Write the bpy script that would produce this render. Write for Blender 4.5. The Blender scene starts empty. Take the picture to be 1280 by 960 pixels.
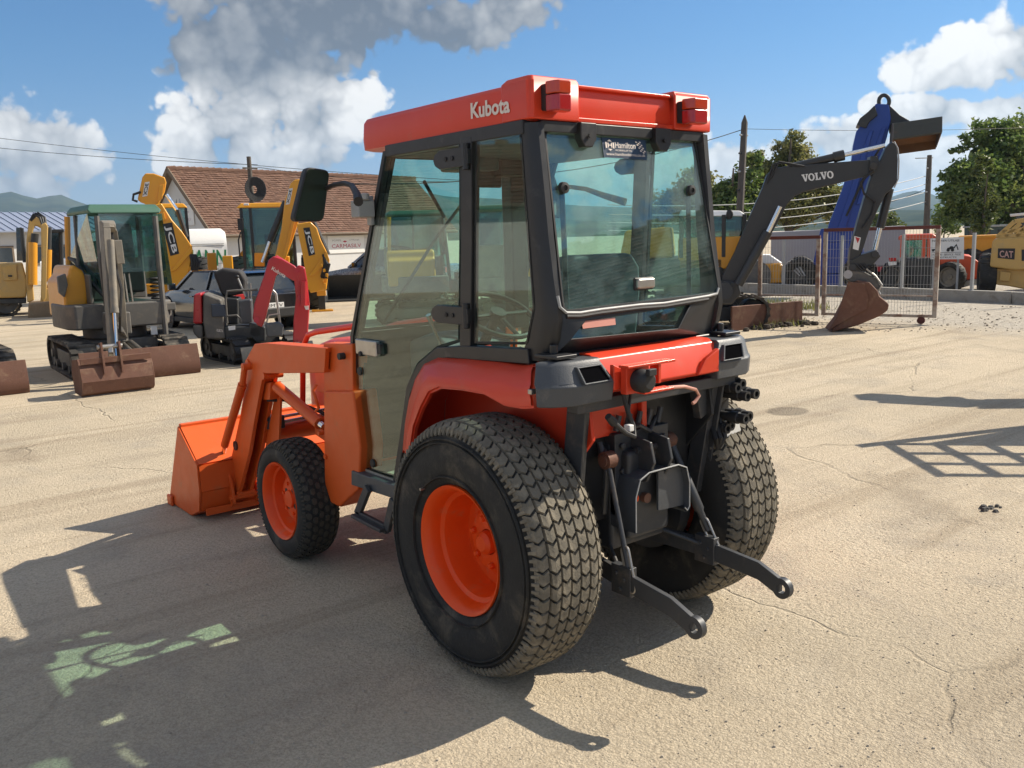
import bpy, bmesh, math, random
import numpy as np
from mathutils import Vector, Matrix
from math import radians as RAD, sin, cos, pi

rnd = random.Random(7)
S = bpy.context.scene
COL = S.collection

# ------------------------------------------------------------------ camera
CAM = np.array([-2.565, -2.712, 1.700]); YAW, PITCH, ROLL, FPX = .673, -.164, -.029, 1111.045
_f = np.array([sin(YAW)*cos(PITCH), cos(YAW)*cos(PITCH), sin(PITCH)])
_r = np.array([cos(YAW), -sin(YAW), 0.]); _u = np.cross(_r, _f)
CR = _r*cos(ROLL)+_u*sin(ROLL); CU = -_r*sin(ROLL)+_u*cos(ROLL); CF = _f
cd = bpy.data.cameras.new('camera'); co = bpy.data.objects.new('camera', cd); COL.objects.link(co)
cd.sensor_width = 36; cd.lens = FPX/1280*36; cd.clip_start = .05; cd.clip_end = 40000
co.matrix_world = Matrix(((CR[0], CU[0], -CF[0], CAM[0]), (CR[1], CU[1], -CF[1], CAM[1]), (CR[2], CU[2], -CF[2], CAM[2]), (0, 0, 0, 1)))
S.camera = co
S.view_settings.view_transform = 'Standard'; S.view_settings.look = 'None'
S.view_settings.exposure = 0.70; S.view_settings.gamma = 1
S.cycles.max_bounces = 8; S.cycles.transparent_max_bounces = 16; S.cycles.caustics_reflective = False; S.cycles.caustics_refractive = False
S.cycles.sample_clamp_indirect = 6

# ------------------------------------------------------------------ sun and sky
SUN_EL = RAD(39); SUN_DIR = Vector((1, -.29, 0)).normalized()          # towards the sun
sun_az = math.atan2(SUN_DIR.x, SUN_DIR.y)
ld = bpy.data.lights.new('sun', 'SUN'); ld.energy = 5.0; ld.angle = RAD(.5); ld.color = (1, .90, .75)
lo = bpy.data.objects.new('sun', ld); COL.objects.link(lo)
lo.rotation_euler = (Vector((SUN_DIR.x*cos(SUN_EL), SUN_DIR.y*cos(SUN_EL), sin(SUN_EL)))).to_track_quat('Z', 'Y').to_euler()
W = bpy.data.worlds.new('World'); S.world = W; W.use_nodes = True
wn, wl = W.node_tree.nodes, W.node_tree.links
wn.clear()

class NT:                                                                # tiny node-tree writer
    def __init__(s, nt): s.n, s.l = nt.nodes, nt.links
    def new(s, t, **k):
        o = s.n.new(t)
        for a, b in k.items(): setattr(o, a, b)
        return o
    def put(s, sock, v):
        if isinstance(v, bpy.types.NodeSocket): s.l.new(v, sock)
        elif isinstance(v, (tuple, list)) and len(v) == 3 and sock.type == 'RGBA': sock.default_value = (*v, 1)
        else: sock.default_value = v
    def math(s, op, a, b=0., c=None, clamp=False):
        o = s.new('ShaderNodeMath', operation=op, use_clamp=clamp); s.put(o.inputs[0], a); s.put(o.inputs[1], b)
        if c is not None: s.put(o.inputs[2], c)
        return o.outputs[0]
    def vm(s, op, a, b=(0, 0, 0)):
        o = s.new('ShaderNodeVectorMath', operation=op); s.put(o.inputs[0], a); s.put(o.inputs[1], b)
        return o.outputs['Value'] if op in ('DOT_PRODUCT', 'LENGTH') else o.outputs[0]
    def mix(s, f, a, b, mode='MIX'):
        o = s.new('ShaderNodeMix', data_type='RGBA', blend_type=mode); s.put(o.inputs[0], f); s.put(o.inputs[6], a); s.put(o.inputs[7], b)
        return o.outputs[2]
    def noise(s, v, sc, det=4, rough=.55, dist=0.):
        o = s.new('ShaderNodeTexNoise'); o.inputs['Scale'].default_value = sc; o.inputs['Detail'].default_value = det
        o.inputs['Roughness'].default_value = rough; o.inputs['Distortion'].default_value = dist
        if v is not None: s.l.new(v, o.inputs['Vector'])
        return o.outputs[0]
    def ramp(s, f, a, b, clamp=True):                                    # linear 0..1 between a and b
        o = s.new('ShaderNodeMapRange', clamp=clamp, interpolation_type='SMOOTHSTEP'); s.put(o.inputs[0], f)
        s.put(o.inputs[1], a); s.put(o.inputs[2], b)
        return o.outputs[0]

w = NT(W.node_tree)
sky = w.new('ShaderNodeTexSky', sky_type='NISHITA'); sky.sun_disc = False
sky.sun_elevation = SUN_EL; sky.sun_rotation = sun_az
sky.air_density = 1.15; sky.dust_density = .5; sky.ozone_density = 1.3; sky.altitude = 300
dirv = w.vm('NORMALIZE', w.new('ShaderNodeTexCoord').outputs['Generated'])

def pix_dir(u, v):
    d = CR*(u-640)/FPX - CU*(v-480)/FPX + CF
    return Vector(d/np.linalg.norm(d))
# cumulus clouds: each is a direction on the sky, a half width and half height (degrees), its brightness
CLOUDS = [(430, 5, 11, 3.6, .10), (300, 60, 5.5, 3.0, .12), (345, 92, 6.0, 2.2, .22), (350, 122, 5.0, 1.8, .45), (300, 160, 5.2, 3.6, .85), (385, 160, 5.2, 3.4, .9), (440, 122, 2.6, 1.5, 1.),
          (250, 185, 2.6, 2.0, .85), (395, 200, 4.6, 2.2, .9), (215, 202, 1.5, .8, 1.), (340, 205, 5, 1.8, .8), (640, 10, 4.2, 2.2, .5), (560, 30, 5, 2.2, .25),
          (35, 190, 4.6, 3.0, .75), (10, 160, 2.6, 1.8, .95), (85, 205, 2.2, 1.6, .8), (30, 235, 4.2, 1.6, .6), (-60, 180, 6, 4, .6),
          (1225, 75, 5.0, 2.1, .92), (1275, 55, 3.5, 2.6, .9), (1160, 75, 2.8, 1.0, 1.), (1340, 70, 6, 3, .8), (1050, 175, 4.2, 1.5, .9), (1090, 130, .8, .8, 1.),
          (1160, 140, 3.6, 1.2, .95), (1245, 138, 3.4, 1.0, .95), (905, 205, 2.6, 2.2, .95), (1000, 185, 2.6, 1.6, .95), (985, 215, 6, 1.6, .8), (1140, 205, 4, 1.8, .8), (780, 220, 8, 2.4, .8), (1330, 150, 5, 2, .8)]
def billow(v):                                                           # rounded cauliflower heads of several sizes
    o = w.new('ShaderNodeTexVoronoi', feature='F1'); o.inputs['Scale'].default_value = 17; o.inputs['Detail'].default_value = 2.0; o.inputs['Roughness'].default_value = .55
    o.inputs['Lacunarity'].default_value = 2.3; w.l.new(v, o.inputs['Vector'])
    return w.math('SUBTRACT', 1., o.outputs['Distance'])
wv = w.new('ShaderNodeTexNoise'); wv.inputs['Scale'].default_value = 22; wv.inputs['Detail'].default_value = 4; w.l.new(dirv, wv.inputs['Vector'])
warp = w.vm('ADD', dirv, w.vm('MULTIPLY', w.vm('SUBTRACT', wv.outputs[1], (.5, .5, .5)), (.035, .035, .035)))
n1 = billow(warp); n2 = w.noise(dirv, 30, 6, .62); n3 = w.noise(dirv, 7, 4, .55)
dens = lit = None
up = Vector((0, 0, 1))
for (u, v, a, b, br) in CLOUDS:
    br = br+.18 if br > .5 else br
    c = pix_dir(u, v); e1 = c.cross(up).normalized(); e2 = e1.cross(c)
    xx = w.math('MULTIPLY', w.vm('DOT_PRODUCT', dirv, tuple(e1)), 1/RAD(a)); yy = w.math('MULTIPLY', w.vm('DOT_PRODUCT', dirv, tuple(e2)), 1/RAD(b))
    r2 = w.math('MULTIPLY_ADD', xx, xx, w.math('MULTIPLY', yy, yy))
    k = w.math('ADD', w.math('SUBTRACT', 1.0, w.math('SQRT', r2)), w.math('MULTIPLY', w.math('LESS_THAN', w.vm('DOT_PRODUCT', dirv, tuple(c)), 0.), -9.))
    k = w.math('MAXIMUM', w.math('MINIMUM', k, w.math('MULTIPLY', k, 2.2)), -6.)
    kk = w.math('MAXIMUM', k, 0.)
    t = w.math('MULTIPLY', kk, w.math('MULTIPLY_ADD', w.math('MINIMUM', w.math('MAXIMUM', yy, -1.), 1.), .22, br))
    dens = k if dens is None else w.math('MAXIMUM', dens, k)
    lit = (kk, t) if lit is None else (w.math('ADD', lit[0], kk), w.math('ADD', lit[1], t))
# unseen rest of the sky: same cumulus, cover thickened to neutralise the fill light
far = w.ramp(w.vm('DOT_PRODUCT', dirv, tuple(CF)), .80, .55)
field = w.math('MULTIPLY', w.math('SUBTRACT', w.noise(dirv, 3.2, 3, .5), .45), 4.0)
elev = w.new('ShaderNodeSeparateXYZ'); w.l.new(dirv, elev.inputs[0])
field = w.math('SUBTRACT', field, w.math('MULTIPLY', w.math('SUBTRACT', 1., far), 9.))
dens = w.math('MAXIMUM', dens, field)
edge = w.math('ADD', w.math('ADD', w.math('MULTIPLY', w.math('SUBTRACT', n1, .20), .9), w.math('MULTIPLY', w.math('SUBTRACT', n2, .5), .8)), w.math('MULTIPLY', w.math('SUBTRACT', n3, .5), .9))
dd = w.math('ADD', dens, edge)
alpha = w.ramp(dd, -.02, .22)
base = w.math('DIVIDE', w.math('ADD', lit[1], .02), w.math('ADD', lit[0], .025))
# shading put into the cloud colour: billow heads lighter, creases darker
rel = w.math('MULTIPLY', w.math('SUBTRACT', n1, .32), .95)
shade = w.math('ADD', w.math('ADD', base, w.math('MULTIPLY', rel, w.math('MULTIPLY_ADD', base, .8, .25))), w.math('MULTIPLY', w.math('SUBTRACT', n2, .5), .35), clamp=True)
shade = w.math('SUBTRACT', shade, w.math('MULTIPLY', w.ramp(dd, .8, 1.5), .08), clamp=True)
ccol = w.mix(shade, (1.15, 1.35, 1.7), (10.2, 9.9, 9.4))
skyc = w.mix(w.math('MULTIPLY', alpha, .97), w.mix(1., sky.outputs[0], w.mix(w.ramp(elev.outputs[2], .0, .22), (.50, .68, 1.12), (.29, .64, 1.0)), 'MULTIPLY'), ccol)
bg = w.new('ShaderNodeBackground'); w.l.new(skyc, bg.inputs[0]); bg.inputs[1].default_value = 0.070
w.l.new(bg.outputs[0], w.new('ShaderNodeOutputWorld').inputs[0])

# ------------------------------------------------------------------ helpers: points
def ray(u, v): return CR*(u-640)/FPX - CU*(v-480)/FPX + CF
def hit(u, v, p0, n):                                                    # where a line of sight meets a plane of the place
    d = ray(u, v); n = np.array(n, float); k = np.dot(np.array(p0, float)-CAM, n)/np.dot(d, n)
    return CAM + k*d
def YZ(x, *pts): return [tuple(hit(u, v, (x, 0, 0), (1, 0, 0))[1:]) for u, v in pts]
def XZ(y, *pts): return [tuple(hit(u, v, (0, y, 0), (0, 1, 0))[[0, 2]]) for u, v in pts]
def GR(u, v, z=0.): return hit(u, v, (0, 0, z), (0, 0, 1))

# ------------------------------------------------------------------ helpers: meshes
class MB:
    def __init__(s, M=None): s.v, s.f, s.M = [], [], M
    def add(s, vs, fs):
        o = len(s.v)
        if s.M is not None: vs = [s.M @ Vector(p) for p in vs]
        s.v += [tuple(p) for p in vs]; s.f += [tuple(i+o for i in f) for f in fs]; return s
    def box(s, x0, x1, y0, y1, z0, z1):
        return s.add([(x, y, z) for z in (z0, z1) for y in (y0, y1) for x in (x0, x1)],
                     [(0, 2, 3, 1), (4, 5, 7, 6), (0, 1, 5, 4), (2, 6, 7, 3), (0, 4, 6, 2), (1, 3, 7, 5)])
    def obox(s, p, q, w, h, up=(0, 0, 1)):                               # a bar from p to q, w wide, h high
        p, q = Vector(p), Vector(q); d = (q-p).normalized(); a = d.cross(Vector(up))
        if a.length < 1e-4: a = d.cross(Vector((1, 0, 0)))
        a.normalize(); b = a.cross(d); a *= w/2; b *= h/2
        return s.add([p-a-b, p+a-b, p+a+b, p-a+b, q-a-b, q+a-b, q+a+b, q-a+b],
                     [(0, 3, 2, 1), (4, 5, 6, 7), (0, 1, 5, 4), (1, 2, 6, 5), (2, 3, 7, 6), (3, 0, 4, 7)])
    def prism(s, poly, a, b, ax='x', poly2=None):                        # a 2D outline given its thickness along an axis
        def P(t, k): return {'x': (k, t[0], t[1]), 'y': (t[0], k, t[1]), 'z': (t[0], t[1], k)}[ax]
        n = len(poly); q = poly2 or poly
        return s.add([P(t, a) for t in poly]+[P(t, b) for t in q],
                     [tuple(range(n))[::-1], tuple(range(n, 2*n))]+[(i, (i+1) % n, n+(i+1) % n, n+i) for i in range(n)])
    def loft(s, rings, closed=True, cap=True):
        n = len(rings[0]); vs = [p for r in rings for p in r]; fs = []
        for k in range(len(rings)-1):
            for i in range(n if closed else n-1):
                j = (i+1) % n; fs.append((k*n+i, k*n+j, (k+1)*n+j, (k+1)*n+i))
        if cap: fs += [tuple(range(n))[::-1], tuple(range((len(rings)-1)*n, len(rings)*n))]
        return s.add(vs, fs)
    def tube(s, path, r, n=8, cap=True):
        P = [Vector(p) for p in path]; rs = r if isinstance(r, (list, tuple)) else [r]*len(P); rings = []; last = None
        for i, p in enumerate(P):
            d = (P[min(i+1, len(P)-1)]-P[max(i-1, 0)]).normalized()
            a = last if last is not None else (Vector((0, 0, 1)) if abs(d.z) < .9 else Vector((1, 0, 0)))
            b = d.cross(a).normalized(); a = b.cross(d).normalized(); last = a
            rings.append([p+rs[i]*(a*cos(2*pi*k/n)+b*sin(2*pi*k/n)) for k in range(n)])
        return s.loft(rings, True, cap)
    def cyl(s, p, q, r, n=16): return s.tube([p, q], r, n)
    def lathe(s, prof, c=(0, 0, 0), ax='x', n=48, caps=False):           # prof = (radius, distance along axis)
        rings = []
        for r, h in prof:
            ring = []
            for k in range(n):
                t = 2*pi*k/n; a, b = r*cos(t), r*sin(t)
                ring.append({'x': (c[0]+h, c[1]+a, c[2]+b), 'y': (c[0]+a, c[1]+h, c[2]+b), 'z': (c[0]+a, c[1]+b, c[2]+h)}[ax])
            rings.append(ring)
        return s.loft(rings, True, caps)
    def ball(s, c, r, n=12):
        rr = r if isinstance(r, tuple) else (r, r, r)
        return s.loft([[(c[0]+rr[0]*sin(pi*i/n)*cos(2*pi*k/(2*n)), c[1]+rr[1]*sin(pi*i/n)*sin(2*pi*k/(2*n)), c[2]+rr[2]*cos(pi*i/n)) for k in range(2*n)]
                       for i in range(1, n)], True, True)
    def build(s, name, mat, parent=None, bevel=0., smooth=32, label=None, weld=True, seg=2):
        me = bpy.data.meshes.new(name); bm = bmesh.new()
        vs = [bm.verts.new(p) for p in s.v]
        for f in s.f:
            try: bm.faces.new([vs[i] for i in f])
            except ValueError: pass
        if weld:
            bmesh.ops.remove_doubles(bm, verts=bm.verts, dist=1e-5)
            bmesh.ops.recalc_face_normals(bm, faces=bm.faces)
        bm.to_mesh(me); bm.free()
        if smooth or bevel:
            me.polygons.foreach_set('use_smooth', [True]*len(me.polygons))
            if smooth and not bevel: me.set_sharp_from_angle(angle=RAD(smooth))
        for m in (mat if isinstance(mat, (list, tuple)) else [mat]): me.materials.append(m)
        o = bpy.data.objects.new(name, me); COL.objects.link(o)
        if parent is not None: o.parent = parent
        if label: o['label'] = label
        if bevel:
            b = o.modifiers.new('bevel', 'BEVEL'); b.width = bevel; b.segments = seg; b.limit_method = 'ANGLE'; b.angle_limit = RAD(35); b.harden_normals = True
        return o

def thing(name, label, cat, loc=(0, 0, 0), rz=0., group=None):
    o = bpy.data.objects.new(name, None); COL.objects.link(o); o.empty_display_size = .2
    o.location = loc; o.rotation_euler = (0, 0, rz); o['label'] = label; o['category'] = cat
    if group: o['group'] = group
    return o
def tag(o, label, cat, group=None):
    o['label'] = label; o['category'] = cat
    if group: o['group'] = group
    return o
def structure(o): o['kind'] = 'structure'; return o
def stuff(o): o['kind'] = 'stuff'; return o
def dup(o, parent, loc=None, rot=None):                                  # another of the same part, sharing its mesh
    c = o.copy(); COL.objects.link(c); c.parent = parent
    if loc is not None: c.location = loc
    if rot is not None: c.rotation_euler = rot
    return c
def text(body, mat, parent, origin, xdir, ydir, height, width=None, name='lettering', depth=.002, bold=0., shear=0.):
    cu = bpy.data.curves.new(name, 'FONT'); cu.body = body; cu.size = 1; cu.extrude = 0; cu.offset = bold; cu.shear = shear; cu.resolution_u = 3
    to = bpy.data.objects.new('t', cu); me = bpy.data.meshes.new_from_object(to)
    bpy.data.objects.remove(to)
    if not len(me.vertices): return None
    co_ = np.zeros(len(me.vertices)*3); me.vertices.foreach_get('co', co_); P = co_.reshape(-1, 3)
    mn, mx = P.min(0), P.max(0); sy = height/max(mx[1]-mn[1], 1e-6); sx = sy if width is None else width/max(mx[0]-mn[0], 1e-6)
    xd, yd, o0 = np.array(Vector(xdir).normalized()), np.array(Vector(ydir).normalized()), np.array(origin, float)
    nd = np.cross(xd, yd)
    Q = o0 + np.outer((P[:, 0]-mn[0])*sx, xd)+np.outer((P[:, 1]-mn[1])*sy, yd)
    fs = [tuple(p.vertices) for p in me.polygons]; bpy.data.meshes.remove(me)
    m = MB(); m.add([tuple(q+nd*depth) for q in Q], fs)
    o = m.build(name, mat, parent, smooth=0, weld=False)
    return o

def slab(m, pts, t):                                                     # a flat outline in space given a thickness vector
    n = len(pts); t = Vector(t)
    return m.add([Vector(p) for p in pts]+[Vector(p)+t for p in pts], [tuple(range(n))[::-1], tuple(range(n, 2*n))]+[(i, (i+1) % n, n+(i+1) % n, n+i) for i in range(n)])
def ring(m, outer, inner, t):                                            # a frame between two outlines
    n = len(outer); t = Vector(t); o, i_ = [Vector(p) for p in outer], [Vector(p) for p in inner]
    vs = o+i_+[p+t for p in o]+[p+t for p in i_]; fs = []
    for k in range(n):
        j = (k+1) % n
        fs += [(k, j, n+j, n+k), (2*n+k, 3*n+k, 3*n+j, 2*n+j), (k, 2*n+k, 2*n+j, j), (n+k, n+j, 3*n+j, 3*n+k)]
    return m.add(vs, fs)
def rounded(pts, r, n=5):                                                # round the corners of a 3D outline
    out = []; P = [Vector(p) for p in pts]
    for i, p in enumerate(P):
        a, b = P[i-1], P[(i+1) % len(P)]; ra = min(r, (a-p).length*.45); rb = min(r, (b-p).length*.45)
        q0, q1 = p+(a-p).normalized()*ra, p+(b-p).normalized()*rb
        for k in range(n+1):
            t = k/n; out.append((1-t)**2*q0+2*t*(1-t)*p+t*t*q1)
    return out
def inset(pts, d):
    P = [Vector(p) for p in pts]; c = sum(P, Vector())/len(P); out = []
    nrm = (P[1]-P[0]).cross(P[2]-P[1])
    for i, p in enumerate(P):
        a, b = (P[i-1]-p).normalized(), (P[(i+1) % len(P)]-p).normalized(); k = a+b
        if k.length < 1e-3: k = (c-p)
        k.normalize()
        if k.dot(c-p) < 0: k = -k
        out.append(p+k*d*1.25)
    return out

# ------------------------------------------------------------------ helpers: materials
def mat(name, col, rough=.5, metal=0., var=.12, vs=7., dirt=None, da=.0, ds=3., bump=0., bs=60., spec=.5, coat=0., trans=0.):
    m = bpy.data.materials.new(name); m.use_nodes = True; t = NT(m.node_tree); b = t.n['Principled BSDF']
    tc = t.new('ShaderNodeTexCoord').outputs['Object']
    c = t.mix(t.noise(tc, vs, 5, .6), tuple(x*(1-var) for x in col), tuple(min(1, x*(1+var)) for x in col))
    rr = t.math('MULTIPLY_ADD', t.noise(tc, vs*2.3, 4), .3, rough-.15, clamp=True)
    if dirt:
        k = t.ramp(t.noise(tc, ds, 8, .68, .4), .62-da*.5, .86-da*.5)
        k = t.math('MULTIPLY', k, min(1, .35+da))
        c = t.mix(k, c, dirt); rr = t.math('MAXIMUM', rr, t.math('MULTIPLY', k, .85))
    t.put(b.inputs['Base Color'], c); t.put(b.inputs['Roughness'], rr)
    b.inputs['Metallic'].default_value = metal; b.inputs['Specular IOR Level'].default_value = spec
    b.inputs['Coat Weight'].default_value = coat; b.inputs['Coat Roughness'].default_value = .12
    if bump:
        bp = t.new('ShaderNodeBump'); bp.inputs['Strength'].default_value = bump; bp.inputs['Distance'].default_value = .01
        t.put(bp.inputs['Height'], t.noise(tc, bs, 5)); t.put(b.inputs['Normal'], bp.outputs[0])
    return m
def glass_mat(name, tint, refl=1., dust=.04, rough=.02, dustcol=(.5, .52, .46)):
    m = bpy.data.materials.new(name); m.use_nodes = True; t = NT(m.node_tree); t.n.clear()
    tr = t.new('ShaderNodeBsdfTransparent'); t.put(tr.inputs[0], tint)
    gl = t.new('ShaderNodeBsdfGlossy'); gl.inputs['Roughness'].default_value = rough; t.put(gl.inputs[0], (1, 1, 1))
    fr = t.new('ShaderNodeFresnel'); t.put(fr.inputs[0], t.math('MULTIPLY_ADD', t.new('ShaderNodeNewGeometry').outputs['Backfacing'], 1/1.5-1.5, 1.5))
    tc = t.new('ShaderNodeTexCoord').outputs['Object']
    mx = t.new('ShaderNodeMixShader'); t.put(mx.inputs[0], t.math('MULTIPLY', fr.outputs[0], refl, clamp=True)); t.l.new(tr.outputs[0], mx.inputs[1]); t.l.new(gl.outputs[0], mx.inputs[2])
    df = t.new('ShaderNodeBsdfDiffuse'); t.put(df.inputs[0], dustcol)
    m2 = t.new('ShaderNodeMixShader'); t.put(m2.inputs[0], t.math('MULTIPLY', t.ramp(t.noise(tc, 5, 6, .65), .3, .75), dust)); t.l.new(mx.outputs[0], m2.inputs[1]); t.l.new(df.outputs[0], m2.inputs[2])
    t.l.new(m2.outputs[0], t.new('ShaderNodeOutputMaterial').inputs[0])
    return m

DUST = (.34, .28, .20)
M = dict(
    red=mat('faded_red_paint', (.63, .050, .018), .40, var=.10, vs=3, dirt=(.45, .12, .07), da=.10, ds=6, coat=.12, spec=.35),
    orange=mat('orange_loader_paint', (.66, .100, .014), .48, var=.12, vs=5, dirt=(.34, .17, .08), da=.12, ds=7, coat=.05, spec=.35),
    rim=mat('orange_rim_paint', (.78, .078, .007), .42, var=.12, vs=9, dirt=(.40, .22, .12), da=.14, ds=9, spec=.35),
    frame=mat('charcoal_cab_paint', (.018, .019, .021), .45, var=.15, vs=4, dirt=(.12, .11, .10), da=.12, ds=9),
    plast=mat('grey_plastic', (.062, .068, .076), .48, var=.15, vs=6, dirt=(.2, .19, .17), da=.15, ds=12, bump=.12, bs=180),
    steel=mat('dark_grey_steel', (.050, .053, .058), .48, metal=.2, var=.2, vs=9, dirt=(.16, .13, .10), da=.2, ds=10),
    bare=mat('worn_bare_steel', (.42, .40, .37), .38, metal=.9, var=.2, vs=15, dirt=(.18, .14, .1), da=.2, ds=12),
    chrome=mat('polished_rod', (.75, .75, .74), .16, metal=1., var=.05),
    black=mat('black_rubber', (.018, .018, .019), .6, var=.2, vs=9, dirt=(.14, .12, .1), da=.08, ds=9),
    tyre=mat('tyre_rubber', (.026, .026, .025), .72, var=.25, vs=9, dirt=(.16, .135, .10), da=.25, ds=5, bump=.25, bs=90, spec=.3),
    tread=mat('dusty_tread', (.145, .131, .104), .9, var=.30, vs=26, dirt=(.28, .245, .185), da=.35, ds=14, bump=.3, bs=150, spec=.2),
    treadf=mat('worn_front_tread', (.062, .056, .046), .85, var=.3, vs=26, dirt=(.15, .125, .09), da=.22, ds=14, bump=.3, bs=150, spec=.2),
    amber=mat('amber_lens', (.46, .042, .006), .18, var=.1, coat=.6),
    lens=mat('red_lens', (.38, .012, .012), .18, var=.1, coat=.6),
    white=mat('white_plastic', (.72, .72, .70), .5, var=.06, dirt=DUST, da=.06),
    print=mat('white_print', (.70, .62, .56), .6, var=.15, vs=60),
    grey=mat('light_grey_paint', (.33, .34, .34), .5, var=.12, dirt=DUST, da=.1),
    beige=mat('beige_trim', (.34, .31, .25), .7, var=.12, dirt=(.2, .17, .12), da=.1),
    seat=mat('grey_seat_vinyl', (.10, .115, .13), .65, var=.15, bump=.1),
    navy=mat('navy_sticker', (.012, .035, .075), .5, var=.1),
    void=mat('dark_cavity', (.005, .005, .006), 1., var=.1, spec=0.),  # flat black standing for the shade inside the lamp hollows
    rust=mat('rusty_steel', (.135, .062, .040), .72, metal=.15, var=.3, vs=6, dirt=(.25, .16, .10), da=.25, ds=5, bump=.2, bs=60),
    glass=glass_mat('tinted_cab_glass', (.79, .93, .89), 1.0, .012, dustcol=(.42, .48, .43)),
    rglass=glass_mat('dusty_rear_glass', (.78, .92, .89), 1.35, .12, dustcol=(.34, .46, .46)),
)
# ================================================================== THE SETTING
def PD(u, v, d): return CAM+ray(u, v)*d                                   # the point d metres ahead on a line of sight
def GD(u, d):                                                             # the ground point d metres ahead
    a = CR*(u-640)/FPX+CF; v = 480+FPX*((CAM[2]/d+a[2])/CU[2]); p = PD(u, v, d); p[2] = 0; return p

def ground_mat():
    m = bpy.data.materials.new('dusty_concrete'); m.use_nodes = True; t = NT(m.node_tree); b = t.n['Principled BSDF']
    P = t.new('ShaderNodeTexCoord').outputs['Object']
    def mapped(rz, sx, sy):
        o = t.new('ShaderNodeMapping'); o.inputs['Rotation'].default_value = (0, 0, rz); o.inputs['Scale'].default_value = (sx, sy, 1); t.l.new(P, o.inputs[0]); return o.outputs[0]
    big = t.noise(P, .28, 6, .62, .6); mid = t.noise(P, 1.3, 7, .66, .4); fine = t.noise(P, 38, 6, .75); grain = t.noise(P, 170, 3, .7)
    c = t.mix(t.ramp(big, .36, .64), (.600, .508, .372), (.500, .425, .310))
    c = t.mix(t.math('MULTIPLY', t.ramp(mid, .48, .70), .60), c, (.37, .325, .262))
    c = t.mix(t.math('MULTIPLY', t.ramp(t.noise(P, .55, 5, .6, 1.0), .58, .74), .6), c, (.30, .250, .185))
    c = t.mix(t.math('MULTIPLY', t.ramp(t.noise(P, .8, 6, .65, .3), .56, .72), .55), c, (.62, .54, .41))
    # dirt drawn out along the way vehicles drive
    d = Vector(GR(1280, 905)-GR(880, 690)); st = t.noise(mapped(-math.atan2(d.y, d.x), .16, 2.6), 1.0, 6, .6, .5)
    c = t.mix(t.math('MULTIPLY', t.ramp(st, .50, .66), .45), c, (.29, .225, .15))
    d2 = Vector(GR(0, 500)-GR(300, 478)); st2 = t.noise(mapped(-math.atan2(d2.y, d2.x), .12, 1.5), 1.3, 5, .6, .4)
    c = t.mix(t.math('MULTIPLY', t.ramp(st2, .53, .68), .33), c, (.31, .25, .175))
    # sand grains and small dark chips
    ag = t.new('ShaderNodeTexVoronoi'); ag.inputs['Scale'].default_value = 95; t.l.new(P, ag.inputs['Vector'])
    ag2 = t.new('ShaderNodeTexVoronoi'); ag2.inputs['Scale'].default_value = 42; t.l.new(P, ag2.inputs['Vector'])
    c = t.mix(t.math('MULTIPLY', t.ramp(fine, .44, .68), .34), c, (.24, .19, .13))
    c = t.mix(t.math('MULTIPLY', t.ramp(ag.outputs['Distance'], .30, .80), .28), c, (.20, .16, .115))
    c = t.mix(t.math('MULTIPLY', t.ramp(grain, .52, .72), .40), c, (.68, .58, .44))
    vo = t.new('ShaderNodeTexVoronoi'); vo.inputs['Scale'].default_value = 26; t.l.new(P, vo.inputs['Vector'])
    chips = t.math('MULTIPLY', t.ramp(vo.outputs['Distance'], .16, .07), t.ramp(t.noise(P, 4, 4, .7), .56, .66))
    c = t.mix(t.math('MULTIPLY', chips, .6), c, (.12, .105, .09))
    # cracks between old slabs
    wob = t.vm('ADD', P, t.vm('MULTIPLY', t.new('ShaderNodeTexNoise').outputs[1], (0, 0, 0)))
    nz = t.new('ShaderNodeTexNoise'); nz.inputs['Scale'].default_value = 1.6; nz.inputs['Detail'].default_value = 6; t.l.new(P, nz.inputs['Vector'])
    wob = t.vm('ADD', P, t.vm('MULTIPLY', t.vm('SUBTRACT', nz.outputs[1], (.5, .5, .5)), (.55, .55, 0)))
    v2 = t.new('ShaderNodeTexVoronoi', feature='DISTANCE_TO_EDGE'); v2.inputs['Scale'].default_value = .27; t.l.new(wob, v2.inputs['Vector'])
    crack = t.math('MULTIPLY', t.ramp(v2.outputs['Distance'], .0045, .001), t.ramp(t.noise(P, .9, 4, .6), .42, .56))
    c = t.mix(t.math('MULTIPLY', crack, .28), c, (.10, .085, .065))
    # an old oil stain and damp patches
    def spot(u, v, rx, ry, rot):
        g = GR(u, v); o = t.new('ShaderNodeMapping', vector_type='TEXTURE'); o.inputs['Location'].default_value = (g[0], g[1], 0); o.inputs['Rotation'].default_value = (0, 0, rot); o.inputs['Scale'].default_value = (rx, ry, 1)
        t.l.new(P, o.inputs[0]); q = t.vm('MULTIPLY', o.outputs[0], (1, 1, 0)); r = t.math('ADD', t.vm('LENGTH', q), t.math('MULTIPLY', t.math('SUBTRACT', mid, .5), .5)); return t.ramp(r, 1.05, .8)
    c = t.mix(t.math('MULTIPLY', spot(985, 514, .24, .20, .2), .6), c, (.12, .10, .075))
    c = t.mix(t.math('MULTIPLY', spot(130, 878, .16, .10, 1.), .12), c, (.13, .12, .10))
    # loose grey gravel beyond the gate and along the wall
    sp = t.new('ShaderNodeSeparateXYZ'); t.l.new(P, sp.inputs[0])
    gv = t.math('MULTIPLY', t.ramp(t.math('ADD', sp.outputs[0], t.math('MULTIPLY', mid, 1.5)), 12.2, 14.0), t.ramp(sp.outputs[1], 14., 10.))
    g2 = t.mix(t.ramp(t.noise(P, 9, 7, .8), .35, .65), (.26, .235, .20), (.50, .46, .39))
    c = t.mix(t.math('MULTIPLY', gv, .8), c, g2)
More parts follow.
